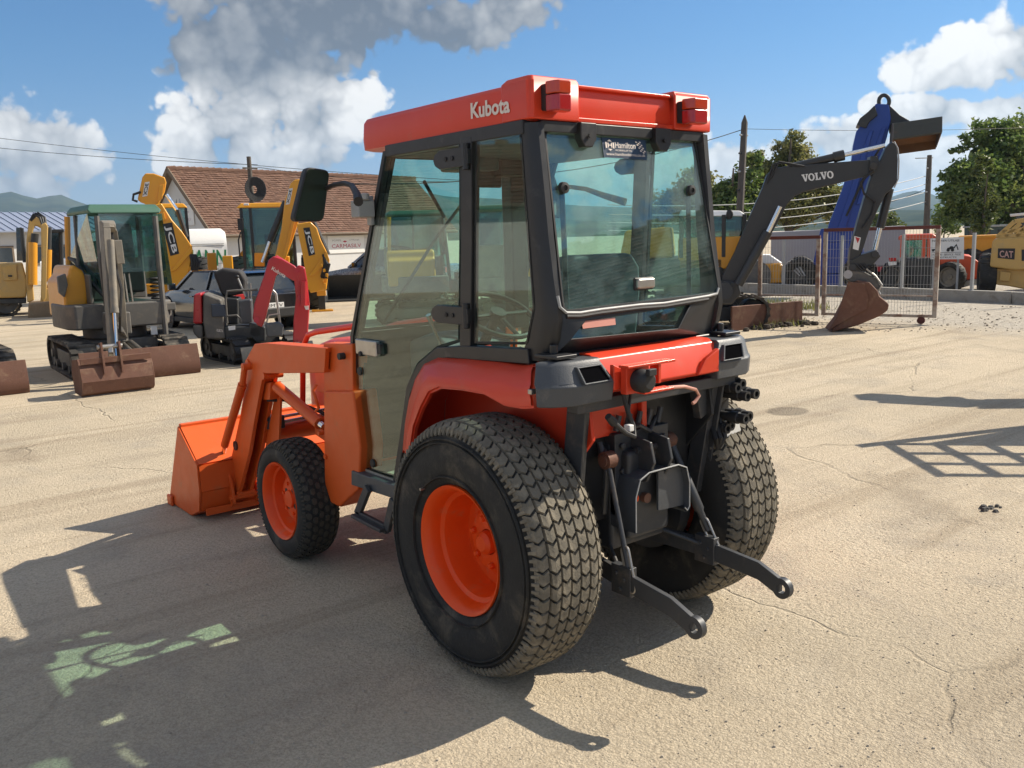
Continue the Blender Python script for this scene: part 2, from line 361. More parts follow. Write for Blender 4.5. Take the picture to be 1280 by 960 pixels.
    t.put(b.inputs['Base Color'], c); b.inputs['Roughness'].default_value = .92; b.inputs['Specular IOR Level'].default_value = .25
    h = t.math('ADD', t.math('MULTIPLY', fine, 1.1), t.math('ADD', t.math('MULTIPLY', grain, .30), t.math('MULTIPLY', mid, 1.6)))
    h = t.math('SUBTRACT', h, t.math('ADD', t.math('MULTIPLY', ag.outputs['Distance'], .30), t.math('MULTIPLY', t.math('MULTIPLY', ag2.outputs['Distance'], t.ramp(t.noise(P, 1.7, 4), .4, .65)), .5)))
    h = t.math('SUBTRACT', t.math('ADD', h, t.math('MULTIPLY', chips, .5)), t.math('MULTIPLY', crack, .7))
    bp = t.new('ShaderNodeBump'); bp.inputs['Strength'].default_value = .75; bp.inputs['Distance'].default_value = .019; t.put(bp.inputs['Height'], h); t.put(b.inputs['Normal'], bp.outputs[0])
    return m
rg0 = np.array([0, 3, 6, 10, 15, 22, 32, 50, 80, 140, 300, 700, 1600, 4000, 9000.]); m = MB(); na = 48
vs = [(0, 0, 0)]+[(r*cos(2*pi*k/na), r*sin(2*pi*k/na), 0) for r in rg0[1:] for k in range(na)]
fs = [(0, 1+k, 1+(k+1) % na) for k in range(na)]+[(1+i*na+k, 1+i*na+(k+1) % na, 1+(i+1)*na+(k+1) % na, 1+(i+1)*na+k) for i in range(len(rg0)-2) for k in range(na)]
m.add(vs, fs); structure(m.build('ground', ground_mat(), smooth=0))

# loose stones
def pebble(m, x, y, r):
    a = rnd.random()*6; k = [(r*cos(a+i*1.2566)*(.7+.5*rnd.random()), r*.8*sin(a+i*1.2566)*(.7+.5*rnd.random())) for i in range(5)]
    h = r*(.35+.4*rnd.random())
    m.add([(x+p, y+q, -.002) for p, q in k]+[(x+p*.55, y+q*.55, h) for p, q in k], [(5, 6, 7, 8, 9)]+[(i, (i+1) % 5, 5+(i+1) % 5, 5+i) for i in range(5)])
m = MB()
for i in range(2600):
    if i < 1500: u, v = rnd.uniform(-40, 1320), 480+480*rnd.random()**.7; r = .0025+.007*rnd.random()**4
    elif i < 2000: p = GR(rnd.uniform(880, 1290), 640+300*rnd.random()); u = None; r = .003+.006*rnd.random()**3
    else: u, v = rnd.uniform(900, 1290), rnd.uniform(383, 415); r = .012+.03*rnd.random()**3
    if u is not None: p = GR(u, v)
    pebble(m, p[0], p[1], r)
stuff(m.build('pebbles', mat('pebble_stone', (.40, .345, .27), .9, var=.35, vs=3), smooth=0, weld=False))
m = MB()
g0 = GR(1238, 635)
for i in range(14): pebble(m, g0[0]+rnd.gauss(0, .05), g0[1]+rnd.gauss(0, .03), .012+.02*rnd.random())
stuff(m.build('clod_debris', mat('dark_clod', (.07, .065, .06), .9, var=.3), smooth=0, weld=False))

# hills on the horizon
RID = [(-400, 2.6), (-150, 3.1), (0, 3.15), (20, 3.3), (48, 2.85), (66, 3.05), (84, 3.15), (110, 2.5), (250, 2.4), (360, 3.2), (415, 3.95), (450, 3.7), (560, 2.7), (700, 2.0), (900, 1.3), (1060, 1.2), (1110, 1.65), (1130, 1.95), (1148, 2.02), (1165, 1.7), (1185, 1.2), (1300, 1.4), (1700, 2.0)]
def ridge(name, dist, scale, off, seed, mt):
    m = MB(); rows = 9; cols = 190; vs = []
    r2 = random.Random(seed); ph = [(r2.uniform(.004, .09), r2.random()*6.3) for _ in range(14)]
    for j in range(rows):
        f = j/(rows-1); dd = dist*(.42+.58*f)
        for i in range(cols):
            u = -700+2900*i/(cols-1); e = np.interp(u+off, [a for a, _ in RID], [b for _, b in RID])*scale
            n = sum(sin(u*k+p+j*.9)/(1+k*60) for k, p in ph)*.06
            dr = ray(u, 300); dr = dr/np.linalg.norm(dr[:2]); h = dist*math.tan(RAD(max(.1, e+n*(1 if f == 1 else 1.8))))*f**1.5
            vs.append((CAM[0]+dr[0]*dd, CAM[1]+dr[1]*dd, h-1.5*(1-f)))
    m.add(vs, [(j*cols+i, j*cols+i+1, (j+1)*cols+i+1, (j+1)*cols+i) for j in range(rows-1) for i in range(cols-1)])
    o = m.build(name, mt, smooth=180); return structure(o)
hm = bpy.data.materials.new('wooded_hillside'); hm.use_nodes = True; t = NT(hm.node_tree); b = t.n['Principled BSDF']; P = t.new('ShaderNodeTexCoord').outputs['Object']
c = t.mix(t.ramp(t.noise(P, .006, 6, .65), .40, .60), (.020, .034, .018), (.055, .068, .034)); c = t.mix(t.math('MULTIPLY', t.ramp(t.noise(P, .03, 5, .7), .45, .7), .6), c, (.02, .032, .018))
t.put(b.inputs['Base Color'], c); b.inputs['Roughness'].default_value = 1; b.inputs['Specular IOR Level'].default_value = 0
ridge('hills', 3600, 1.0, 0, 3, hm)
ridge('hills', 1700, .62, 60, 8, hm)

# ------------------------------------------------------------------ houses
def tiled_roof(name, e0, e1, r0, r1, parent, mt, rows, cols, th=.05):
    """overlapping courses of tiles between an eaves line e0-e1 and a ridge line r0-r1"""
    e0, e1, r0, r1 = map(Vector, (e0, e1, r0, r1)); n = (e1-e0).cross(r0-e0).normalized(); m = MB(); rr = random.Random(5)
    if n.z < 0: n = -n
    for j in range(rows):
        a, b_ = j/rows, (j+1.25)/rows
        for i in range(cols):
            s0, s1 = (i+.04)/cols, (i+.96)/cols; lift = th*(.7+.7*rr.random())
            def P(s, f): f = min(f, 1); return e0.lerp(e1, s).lerp(r0.lerp(r1, s), f)
            p = [P(s0, a)+n*lift, P(s1, a)+n*lift, P(s1, b_)+n*.006, P(s0, b_)+n*.006]
            q = [P(s0, a), P(s1, a)]
            m.add(p+q, [(0, 1, 2, 3), (4, 5, 1, 0)])
    return stuff(m.build(name, mt, parent, smooth=0, weld=False))
def tile_mat(name, c1, c2):
    m = bpy.data.materials.new(name); m.use_nodes = True; t = NT(m.node_tree); b = t.n['Principled BSDF']
    P = t.new('ShaderNodeTexCoord').outputs['Object']; ge = t.new('ShaderNodeNewGeometry')
    f = t.math('ADD', t.math('MULTIPLY', ge.outputs['Random Per Island'], .6), t.math('MULTIPLY', t.noise(P, .6, 5), .5))
    c = t.mix(f, c1, c2); c = t.mix(t.math('MULTIPLY', t.ramp(t.noise(P, 2.2, 5, .7), .55, .75), .5), c, (.10, .085, .07))
    t.put(b.inputs['Base Color'], c); b.inputs['Roughness'].default_value = .85; return m
M['plaster'] = mat('white_render', (.58, .58, .57), .85, var=.06, vs=1.2, dirt=(.42, .40, .36), da=.14, ds=.8)
M['tile'] = tile_mat('clay_tiles', (.105, .052, .034), (.20, .108, .070))
M['wood'] = mat('weathered_timber', (.16, .12, .085), .8, var=.3, vs=3)
M['pole'] = mat('weathered_pole', (.085, .072, .060), .85, var=.35, vs=6)
M['winglass'] = mat('window_pane', (.03, .04, .05), .08, var=.2, spec=.8)
M['concrete'] = mat('grey_concrete', (.30, .285, .255), .9, var=.2, vs=5, dirt=(.16, .14, .11), da=.3, ds=4, bump=.3, bs=30)

def house(label, K1, K2, Wg, ze, zr, ov, roofmat, rows, cols, gable_windows=True):
    K1, K2 = Vector(K1), Vector(K2); e = (K2-K1).normalized(); L = (K2-K1).length; n = Vector((-e.y, e.x, 0))
    H = thing('house', label, 'house', K1, math.atan2(e.y, e.x))
    m = MB(); m.prism([(0, -.2), (Wg, -.2), (Wg, ze), (Wg/2, zr-.12), (0, ze)], 0, L, 'x'); wa = m.build('wall', M['plaster'], H)
    sl = (zr-ze)/(Wg/2); ez = ze-sl*ov
    roof = MB()
    for s in (0, 1):
        y0, y1 = (-ov, Wg/2) if s == 0 else (Wg+ov, Wg/2)
        roof.add([(-ov, y0, ez+.02), (L+ov, y0, ez+.02), (L+ov, y1, zr+.02), (-ov, y1, zr+.02), (-ov, y0, ez-.10), (L+ov, y0, ez-.10), (L+ov, y1, zr-.10), (-ov, y1, zr-.10)],
                 [(0, 1, 2, 3), (4, 7, 6, 5), (0, 4, 5, 1), (2, 6, 7, 3), (0, 3, 7, 4), (1, 5, 6, 2)])
    ro = roof.build('roof', M['wood'], H)
    tiled_roof('roof_tiles', (-ov, -ov, ez+.03), (L+ov, -ov, ez+.03), (-ov, Wg/2, zr+.03), (L+ov, Wg/2, zr+.03), ro, roofmat, rows, cols)
    tiled_roof('roof_tiles', (L+ov, Wg+ov, ez+.03), (-ov, Wg+ov, ez+.03), (L+ov, Wg/2, zr+.03), (-ov, Wg/2, zr+.03), ro, roofmat, rows//2, cols//2)
    m = MB()
    for i in range(cols//2):
        x = -ov+(L+2*ov)*(i+.5)/(cols//2); m.tube([(x-.22, Wg/2, zr+.06), (x+.24, Wg/2, zr+.09)], [.10, .12], 6)
    stuff(m.build('ridge_tiles', roofmat, ro, smooth=0, weld=False))
    for s in (0, 1):
        y0 = -ov if s == 0 else Wg+ov
        MB().obox((-ov-.02, y0, ez+.0), (-ov-.02, Wg/2, zr+.02), .06, .20).build('verge_board', M['wood'], ro)
    MB().tube([(-ov, -ov-.06, ez), (L+ov, -ov-.06, ez)], .06, 8).build('gutter', M['wood'], ro)
    MB().tube([(.12, -ov-.06, ez-.05), (.12, -.08, ez-.5), (.12, -.08, .1)], .045, 8).build('downpipe', M['wood'], wa)
    for k in range(int(L/2)):
        m = MB(); m.obox((1+2*k, -ov, ez-.06), (1+2*k, .2, ze-.02), .08, .10); m.build('rafter_end', M['wood'], ro)
    if gable_windows:
        for s in (-1, 1):
            a = Wg/2+s*.28
            w_ = MB(); w_.prism([(a-.16, ze+.65), (a+.16, ze+.65), (a+s*-.12, ze+1.55), (a+s*-.15, ze+1.55)], -.004, .02, 'x'); w_.build('window', M['winglass'], wa)
    return H, e, n
K1, K2 = GD(274, 44), GD(455, 51); K3 = K1+(K2-K1)*1.75
H1, e1_, n1_ = house('white gabled building with brown clay tile roof behind the diggers', K1, K3, 6.4, 2.55, 5.55, .42, M['tile'], 30, 92)
def wall_pt(u, v):                                                        # local point on the long wall
    p = hit(u, v, tuple(K1), (n1_.x, n1_.y, 0)); q = Vector(p)-Vector(K1); return q.dot(e1_), p[2]
(xa, za), (xb, zb) = wall_pt(410, 317), wall_pt(454, 294); 
sg = thing('wall_sign', 'white sign with red company lettering on the white building wall', 'sign', Vector(K1)+e1_*xa, math.atan2(e1_.y, e1_.x))
sw, sh = xb-xa, zb-za
MB().box(0, sw, -.05, -.005, za, za+sh).build('board', M['white'], sg)
redp = mat('crimson_print', (.42, .03, .06), .5)
text('CARMASILV', redp, sg, (sw*.10, -.052, za+sh*.30), (1, 0, 0), (0, 0, 1), sh*.22, sw*.80)
text('POMPE', M['grey'], sg, (sw*.12, -.052, za+sh*.68), (1, 0, 0), (0, 0, 1), sh*.10, sw*.24)
text('UTILAJE', M['grey'], sg, (sw*.58, -.052, za+sh*.68), (1, 0, 0), (0, 0, 1), sh*.10, sw*.28)
m = MB(); m.add([(sw*.46, -.053, za+sh*.72), (sw*.40, -.053, za+sh*.66), (sw*.46, -.053, za+sh*.60), (sw*.52, -.053, za+sh*.66)], [(0, 1, 2, 3)]); m.build('emblem', redp, sg, smooth=0)
g0 = Vector(K1)+n1_*2.0
gs = thing('gable_sign', 'pale poster board on the gable end below two slit windows', 'sign', Vector(K1)-e1_*.03, math.atan2(e1_.y, e1_.x))
MB().box(-.03, 0, 1.75, 3.3, 2.75, 3.75).build('board', M['white'], gs)
pl_ = mat('faded_pink_print', (.50, .36, .40), .6)
text('CARMASILV', pl_, gs, (-.032, 3.1, 2.95), (0, -1, 0), (0, 0, 1), .16, 1.1)
text('UTILAJE', pl_, gs, (-.032, 2.9, 3.35), (0, -1, 0), (0, 0, 1), .10, .8)

# the far white shed with a pale blue grey metal roof
M['bluemetal'] = mat('pale_blue_sheet_roof', (.30, .34, .44), .45, metal=.3, var=.08, vs=.5)
a, b_ = GD(-60, 47), GD(100, 52); e = Vector(b_-a); L = e.length; e.normalize()
sh_ = thing('shed', 'long white shed with pale blue sheet roof behind the yellow digger', 'shed', a, math.atan2(e.y, e.x))
z1, z2 = PD(20, 284, 47)[2], PD(20, 263, 50)[2]
m = MB(); m.prism([(0, -.2), (7, -.2), (7, z1), (3.5, z2-.05), (0, z1)], 0, L+3, 'x'); m.build('wall', M['plaster'], sh_)
m = MB()
for s in (0, 1):
    y0 = -.5 if s == 0 else 7.5; ze_ = z1-(z2-z1)*.5/3.5
    m.add([(-.4, y0, ze_), (L+3.4, y0, ze_), (L+3.4, 3.5, z2), (-.4, 3.5, z2), (-.4, y0, ze_-.08), (L+3.4, y0, ze_-.08), (L+3.4, 3.5, z2-.08), (-.4, 3.5, z2-.08)], [(0, 1, 2, 3), (4, 7, 6, 5), (0, 4, 5, 1), (2, 6, 7, 3), (0, 3, 7, 4), (1, 5, 6, 2)])
ro = m.build('roof', M['bluemetal'], sh_)
m = MB()
for k in range(int((L+3.8)/.45)): m.obox((-.4+.45*k, -.5, ze_+.02), (-.4+.45*k, 3.5, z2+.02), .05, .05)
stuff(m.build('roof_seams', M['bluemetal'], ro, smooth=0))
for k in range(5):
    f = MB().box(.6+k*1.7, 1.5+k*1.7, -.04, -.002, .95, 1.95).build('window', M['winglass'], sh_)
    m = MB(); ring(m, [(.55+k*1.7, -.05, .9), (1.55+k*1.7, -.05, .9), (1.55+k*1.7, -.05, 2.0), (.55+k*1.7, -.05, 2.0)], [(.65+k*1.7, -.05, 1.0), (1.45+k*1.7, -.05, 1.0), (1.45+k*1.7, -.05, 1.9), (.65+k*1.7, -.05, 1.9)], (0, .06, 0)); m.build('frame', M['wood'], f)

# buildings on the other side of the yard, which the cab windows mirror
for lab, ka, kb, wg, ze, zr in (('tall white house with brown tiled roof across the yard, mirrored in the rear window', (26, -8, 0), (10, -25, 0), 8, 5.9, 8.6), ('low white house with brown tiled roof left of the yard, mirrored in the cab door', (-27, 9, 0), (-8, 28, 0), 7, 2.9, 4.9)):
    house(lab, ka, kb, wg, ze, zr, .4, M['tile'], 18, 50, False)

# ------------------------------------------------------------------ poles and wires
def wire(name, a, b, sag, label, r=.012, group='overhead power lines', n=14):
    a, b = Vector(a), Vector(b); P = [a.lerp(b, i/n)-Vector((0, 0, sag*4*(i/n)*(1-i/n))) for i in range(n+1)]
    return tag(MB().tube(P, r, 5).build(name, M['black']), label, 'cable', group)
d0 = 36; b0 = GD(323, d0); tz = PD(322, 198, d0)[2]
p0 = thing('utility_pole', 'weathered utility pole with a coil of cable in front of the tiled roof', 'pole', b0)
MB().tube([(0, 0, -.2), (0, 0, tz)], [.13, .085], 12).build('shaft', M['pole'], p0)
cz = PD(325, 238, d0)[2]
m = MB()
for k in range(9): m.tube([(.05+(.15+.035*k)*cos(t+k), -.16-.02*k, cz+(.17+.038*k)*sin(t+k)) for t in np.linspace(0, 2*pi, 20)], .022, 6, False)
m.build('cable_coil', M['black'], p0)
m = MB(); m.box(-.09, .14, -.25, -.10, cz-.95, cz-.55); m.build('junction_box', M['steel'], p0)
m = MB(); m.obox((-.3, -.05, tz-.45), (.3, -.05, tz-.45), .06, .06); m.build('crossarm', M['pole'], p0)
for (d, u0, v0, lab) in ((30, 925, 144, 'tall pointed timber pole beside the trees right of the cab'), (40, 1160, 194, 'plain timber pole against the blue hills beside the big tree')):
    bb = GD(u0-5 if d == 30 else u0-4, d); tz_ = PD(u0+6 if d == 30 else u0+2, v0, d)[2]
    dx = (Vector(PD(u0+6 if d == 30 else u0+2, v0, d))-Vector(bb))
    pp = thing('utility_pole', lab, 'pole', bb)
    MB().tube([(0, 0, -.2), (dx.x*.98, dx.y*.98, tz_-.25), (dx.x, dx.y, tz_)], [.15, .11, .02 if d == 30 else .10], 10).build('shaft', M['pole'], pp)
    for k in range(4):
        z = tz_*(.55+.11*k); m = MB(); m.cyl((dx.x*z/tz_-.2, dx.y*z/tz_, z), (dx.x*z/tz_+.2, dx.y*z/tz_, z), .035, 8); m.build('insulator', M['grey'] if k % 2 else M['black'], pp)
    if d == 40:
        m = MB(); m.obox((dx.x-.5, dx.y+.4, tz_-.12), (dx.x+.1, dx.y-.1, tz_-.12), .04, .04); m.build('bracket', M['bare'], pp)
tp = PD(323, 209, d0)
wire('power_line', PD(-260, 150, 42), PD(322, 206, 36.2), .35, 'upper overhead cable running left from the coil pole')
wire('power_line', PD(-260, 136, 44), PD(700, 232, 40), .5, 'thin overhead cable passing above the tiled roof')
wire('power_line', PD(322, 209, 36), PD(640, 224, 40), .3, 'overhead cable running right from the coil pole')
wire('power_line', PD(928, 162, 30), PD(420, 230, 22), .5, 'sagging cable from the pointed pole to the tractor side', .014)
wire('power_line', PD(928, 161, 30), PD(1320, 158, 34), .1, 'thin cable running right from the pointed pole', .008)
for k, (va, vb) in enumerate(((240, 226), (252, 236), (262, 246), (272, 258))):
    wire('power_line', PD(760, va+16, 27), PD(1158, vb-6, 40), .45, 'pale cable strung across the trees, number differs only in height', .016)
PL_ = ['topmost of the four pale cables strung across the bushy trees', 'second highest of the four pale cables before the trees', 'third of the four pale cables, low across the bushy trees', 'lowest of the four pale cables, just above the fence line']
for o in [o for o in bpy.data.objects if o.name.startswith('power_line') and 'number differs' in o['label']]:
    o['label'] = PL_[int(o.name[-3:])-5 if o.name[-4] == '.' else 0]; o['group'] = 'pale cables before the trees'; o.data.materials[0] = M['grey']
wire('power_line', PD(1158, 236, 40), PD(1040, 262, 52), .3, 'cable dropping left from the plain pole over the hills')

# ------------------------------------------------------------------ trees
def leaf_mat(name, c1, c2, c3):
    m = bpy.data.materials.new(name); m.use_nodes = True; t = NT(m.node_tree); t.n.clear()
    ge = t.new('ShaderNodeNewGeometry'); P = t.new('ShaderNodeTexCoord').outputs['Object']
    c = t.mix(ge.outputs['Random Per Island'], c1, c2); c = t.mix(t.math('MULTIPLY', t.ramp(t.noise(P, .9, 4), .5, .68), .8), c, c3)
    d = t.new('ShaderNodeBsdfDiffuse'); tr = t.new('ShaderNodeBsdfTranslucent'); gl = t.new('ShaderNodeBsdfGlossy'); gl.inputs['Roughness'].default_value = .45
    t.put(d.inputs[0], c); t.put(tr.inputs[0], c); x = t.new('ShaderNodeMixShader'); x.inputs[0].default_value = .42; t.l.new(d.outputs[0], x.inputs[1]); t.l.new(tr.outputs[0], x.inputs[2])
    y = t.new('ShaderNodeMixShader'); y.inputs[0].default_value = .04; t.l.new(x.outputs[0], y.inputs[1]); t.l.new(gl.outputs[0], y.inputs[2])
    t.l.new(y.outputs[0], t.new('ShaderNodeOutputMaterial').inputs[0]); return m
LV = [leaf_mat('dark_leaves', (.08, .14, .03), (.17, .23, .055), (.24, .26, .07)), leaf_mat('olive_leaves', (.14, .155, .045), (.26, .26, .085), (.34, .30, .11)), leaf_mat('yellow_green_leaves', (.07, .10, .02), (.12, .15, .035), (.15, .15, .04))]
BARK = mat('bark', (.10, .08, .06), .9, var=.3)
def tree(label, base, h, blobs, lm, nleaf, ls, seed, trunk=.14, cat='tree', name='tree', group=None):
    """blobs: crown masses (x, y, z, rx, ry, rz) round the base"""
    T_ = thing(name, label, cat, base, 0, group); rr = random.Random(seed)
    m = MB(); m.tube([(0, 0, -.2), (.05, .02, h*.25), (-.04, .05, h*.5), (.03, 0, h*.85)], [trunk*1.25, trunk, trunk*.7, trunk*.2], 8)
    for (x, y, z, rx, ry, rz) in blobs:
        s = h*.15+rr.random()*h*.2; m.tube([(0, 0, s), (x*.5, y*.5, (s+z)*.5), (x, y, z)], [trunk*.5, trunk*.32, trunk*.1], 5)
    m.build('trunk', BARK, T_)
    m = MB(); tot = sum(b[3]*b[4]*b[5] for b in blobs)
    for (x, y, z, rx, ry, rz) in blobs:
        k = int(nleaf*rx*ry*rz/tot); tw = []
        for _ in range(max(4, k//45)):                                    # twigs, each carrying a spray of leaves
            d = Vector((rr.gauss(0, 1), rr.gauss(0, 1), rr.gauss(0, 1))).normalized()*(.35+.65*rr.random()**.45)
            tw.append(Vector((x+d.x*rx, y+d.y*ry, z+d.z*rz)))
        for _ in range(k):
            c0 = tw[rr.randrange(len(tw))]; p = c0+Vector((rr.gauss(0, .16), rr.gauss(0, .16), rr.gauss(0, .13)))*min(rx, 1.6)
            a = Vector((rr.gauss(0, 1), rr.gauss(0, 1), rr.gauss(0, .7))).normalized(); b2 = a.cross(Vector((rr.gauss(0, 1), rr.gauss(0, 1), rr.gauss(0, 1)))).normalized(); s = ls*(.6+.8*rr.random())
            m.add([p-a*s, p+b2*s*.5, p+a*s, p-b2*s*.5], [(0, 1, 2, 3)])
    m.build('crown', lm, T_, smooth=0, weld=False); return T_
def crown_at(d, base, spec):                                              # crown masses read off the photograph, kept at their own distance
    out = []
    for (u, v, ru, rv, dd) in spec:
        p = PD(u, v, d+dd)-base; out.append((p[0], p[1], p[2], ru*d/FPX, ru*d/FPX*.9, rv*d/FPX))
    return out
b1 = GD(1275, 46)
tree('large dark broadleaf tree rising behind the tan loader', b1, 8.5, crown_at(46, b1, [(1262, 195, 44, 38, 0), (1225, 235, 42, 36, -1), (1295, 185, 45, 45, 2), (1205, 255, 28, 26, -1), (1190, 225, 20, 20, 0), (1240, 165, 24, 18, 0), (1275, 255, 40, 32, 0), (1195, 200, 14, 14, 0), (1215, 180, 18, 14, 0), (1330, 230, 50, 50, 2), (1175, 238, 10, 12, 0)]), LV[0], 44000, .125, 11, .3)
b2 = GD(1228, 41)
tree('slim light green young tree in front of the large dark one', b2, 4.6, crown_at(41, b2, [(1228, 215, 12, 22, 0), (1231, 250, 17, 22, 0), (1226, 275, 16, 16, 0)]), LV[2], 4200, .085, 12, .09)
b3 = GD(985, 52)
tree('tall feathery olive tree directly behind the black boom', b3, 8, crown_at(52, b3, [(988, 190, 22, 24, 0), (1000, 225, 34, 28, 0), (960, 225, 24, 24, 0), (1030, 240, 26, 22, 0), (985, 255, 44, 22, 0), (1045, 262, 18, 18, 0), (945, 205, 14, 20, 1)]), LV[1], 28000, .115, 13, .22)
b4 = GD(915, 50)
tree('bushy dark green tree showing just right of the cab', b4, 6, crown_at(50, b4, [(905, 245, 22, 20, 0), (930, 232, 20, 20, 0), (915, 265, 30, 20, 0), (950, 262, 24, 18, 0), (940, 205, 14, 16, 0)]), LV[0], 12000, .135, 14, .2)
b5 = GD(880, 60)
tree('green tree whose top shows through the cab glass', b5, 6, crown_at(60, b5, [(870, 235, 26, 24, 0), (850, 258, 30, 20, 0), (885, 265, 24, 20, 0), (820, 262, 30, 18, 0)]), LV[1], 9000, .14, 15, .2)
for i, (u, d, hh, lab) in enumerate(((1105, 70, 12, 'low green bush left of the plain pole'), (1180, 66, 16, 'dark round bush right of the plain pole'))):
    bb = GD(u, d); tree(lab, bb, 1.6, crown_at(d, bb, [(u, 275, 18, hh, 0), (u+14, 280, 14, 10, 0)]), LV[2-2*i], 1800, .13, 30+i, .08, 'bush', 'bush')

# ------------------------------------------------------------------ low concrete wall with posts, gate
P0, P1 = Vector(GR(1290, 381)), Vector(GR(945, 366)); e = (P1-P0).normalized(); L = (P1-P0).length
lw = thing('low_wall', 'low stained concrete wall with thin metal posts behind the mesh gate', 'wall', P0, math.atan2(e.y, e.x))
m = MB(); n_ = 9
for k in range(n_): m.box(-9+k*(L+14)/n_, -9+(k+1)*(L+14)/n_-.012, -.18, 0, -.05, .25+.004*(k % 3))
stuff(m.build('wall_base', M['concrete'], lw, bevel=.012))
for k, u in enumerate((977, 1049, 1125, 1213, 1310, 1405)):
    p = Vector(hit(u, 340, tuple(P0), (-e.y, e.x, 0))); s = (p-P0).dot(e)
    m = MB(); m.box(s-.03, s+.03, -.12, -.06, .2, 1.50); m.box(s-.05, s+.05, -.14, -.04, .25, .262); m.build('fence_post', M['grey'], lw)
RUSTW = mat('rusty_white_paint', (.42, .38, .33), .7, var=.12, vs=5, dirt=(.16, .06, .03), da=.45, ds=5)
RED_R = mat('dark_red_oxide', (.12, .035, .028), .7, var=.3, vs=6)
def gate(label, pa, pb, z0, z1, cat, roller, rails):
    pa, pb = Vector(pa), Vector(pb); d = pb-pa; d.z = 0; L = d.length
    g = thing('mesh_gate', label, cat, (pa.x, pa.y, 0), math.atan2(d.y, d.x))
    for x in (0.03, L-.03): MB().box(x-.035, x+.035, -.035, .035, z0, z1).build('gate_post', RUSTW, g, bevel=.004)
    MB().box(0, L, -.03, .03, z1+.002, z1+.062).build('top_rail', RED_R, g, bevel=.004)
    MB().box(.066, L-.066, -.025, .025, z0, z0+.05).build('bottom_rail', RUSTW, g, bevel=.004)
    MB().box(.066, L-.066, -.02, .02, z0+.36, z0+.385).build('middle_rail', RUSTW, g)
    m = MB(); k = int((L-.14)/.05)
    for i in range(k+1): m.obox((.07+i*(L-.14)/k, 0, z0+.05), (.07+i*(L-.14)/k, 0, z1), .0045, .0045)
    for i in range(9): m.obox((.07, .003, z0+.1+i*(z1-z0-.1)/9), (L-.07, .003, z0+.1+i*(z1-z0-.1)/9), .0045, .0045)
    stuff(m.build('wire_mesh', M['grey'], g, smooth=0, weld=False))
    if roller:
        w = MB(); w.cyl((L-.24, -.025, .07), (L-.24, .025, .07), .065, 16); w.box(L-.27, L-.21, -.035, .035, .06, z0); w.build('roller', RED_R, g)
    return g
g1 = GR(1170, 406); g2_ = GR(1027, 402); zt = hit(1174, 286, g1, CF)[2]
gate('rusty sliding mesh gate with one roller behind the digging bucket', g2_, g1, .12, zt, 'gate', True, 3)
g3 = g2_+(g2_-g1)/np.linalg.norm(g2_-g1)*.06; g4 = g2_+(g2_-g1)*.62
gate('mesh fence panel between the black boom and the sliding gate', g4, g3, .10, zt-.12, 'fence', False, 3)
# ================================================================== MACHINES IN THE YARD
M.update(
    grn=mat('faded_green_roof', (.045, .125, .085), .5, var=.15, vs=3, dirt=(.12, .14, .11), da=.15),
    yel=mat('yellow_orange_paint', (.66, .30, .022), .42, var=.1, vs=4, dirt=(.40, .24, .08), da=.12, ds=5, coat=.15),
    jcb=mat('bright_yellow_paint', (.74, .33, .012), .36, var=.06, vs=4, dirt=(.42, .26, .08), da=.06, ds=5, coat=.25),
    tan=mat('tan_yellow_paint', (.50, .32, .10), .55, var=.12, vs=4, dirt=(.33, .25, .14), da=.25, ds=4),
    arm=mat('dusty_arm_paint', (.17, .155, .13), .6, var=.2, vs=6, dirt=(.27, .23, .17), da=.35, ds=5),
    grime=mat('grimy_grey_paint', (.105, .10, .092), .6, var=.2, vs=6, dirt=(.20, .17, .13), da=.3, ds=6),
    dark=mat('dark_machine_paint', (.028, .030, .031), .5, var=.2, vs=5, dirt=(.13, .115, .09), da=.15, ds=6),
    kred=mat('crimson_boom_paint', (.42, .012, .020), .33, var=.08, vs=4, coat=.35),
    ored=mat('orange_red_paint', (.60, .085, .03), .45, var=.12, vs=4, dirt=(.4, .22, .15), da=.15),
    blue=mat('royal_blue_paint', (.010, .045, .27), .38, var=.12, vs=4, dirt=(.06, .08, .15), da=.1, coat=.2),
    belt=mat('muddy_rubber_belt', (.035, .032, .028), .85, var=.3, vs=12, dirt=(.20, .17, .13), da=.4, ds=6),
    carblk=mat('black_car_paint', (.012, .012, .014), .16, var=.1, coat=1., dirt=(.10, .09, .08), da=.06),
    carsil=mat('grey_car_paint', (.17, .19, .21), .28, metal=.5, var=.05, coat=.8),
    cglass=glass_mat('machine_cab_glass', (.45, .66, .64), 2.0, .18, dustcol=(.16, .26, .30)),
    carglass=mat('dark_car_glass', (.02, .025, .03), .06, var=.1, spec=1.),
    mud=mat('dark_soil', (.060, .048, .036), .95, var=.4, vs=9, bump=.6, bs=20),
    cloth=mat('black_seat_cover', (.030, .028, .028), .75, var=.2, bump=.3, bs=12),
)
class Fr:                                                                 # a machine's own frame: origin on the ground, x to the viewer's right, y away
    def __init__(s, o, ang): s.o = np.array(o, float); s.e = np.array([cos(ang), sin(ang), 0]); s.n = np.array([-sin(ang), cos(ang), 0]); s.a = ang
    def L(s, t, *pts):
        out = []
        for u, v in pts: p = hit(u, v, s.o+s.n*t, s.n)-s.o; out.append((float(p@s.e), float(p[2])))
        return out
    def slab(s, m, t, th, *pts): return m.prism(s.L(t, *pts), t-th/2, t+th/2, 'y')
    def pt(s, t, u, v): (x, z), = s.L(t, (u, v)); return Vector((x, t, z))
    def put(s, name, label, cat, group=None): return thing(name, label, cat, s.o, s.a, group)
def part(name, mt, par, fn, bevel=0., **k):
    m = MB(); fn(m); return m.build(name, mt, par, bevel, **k)

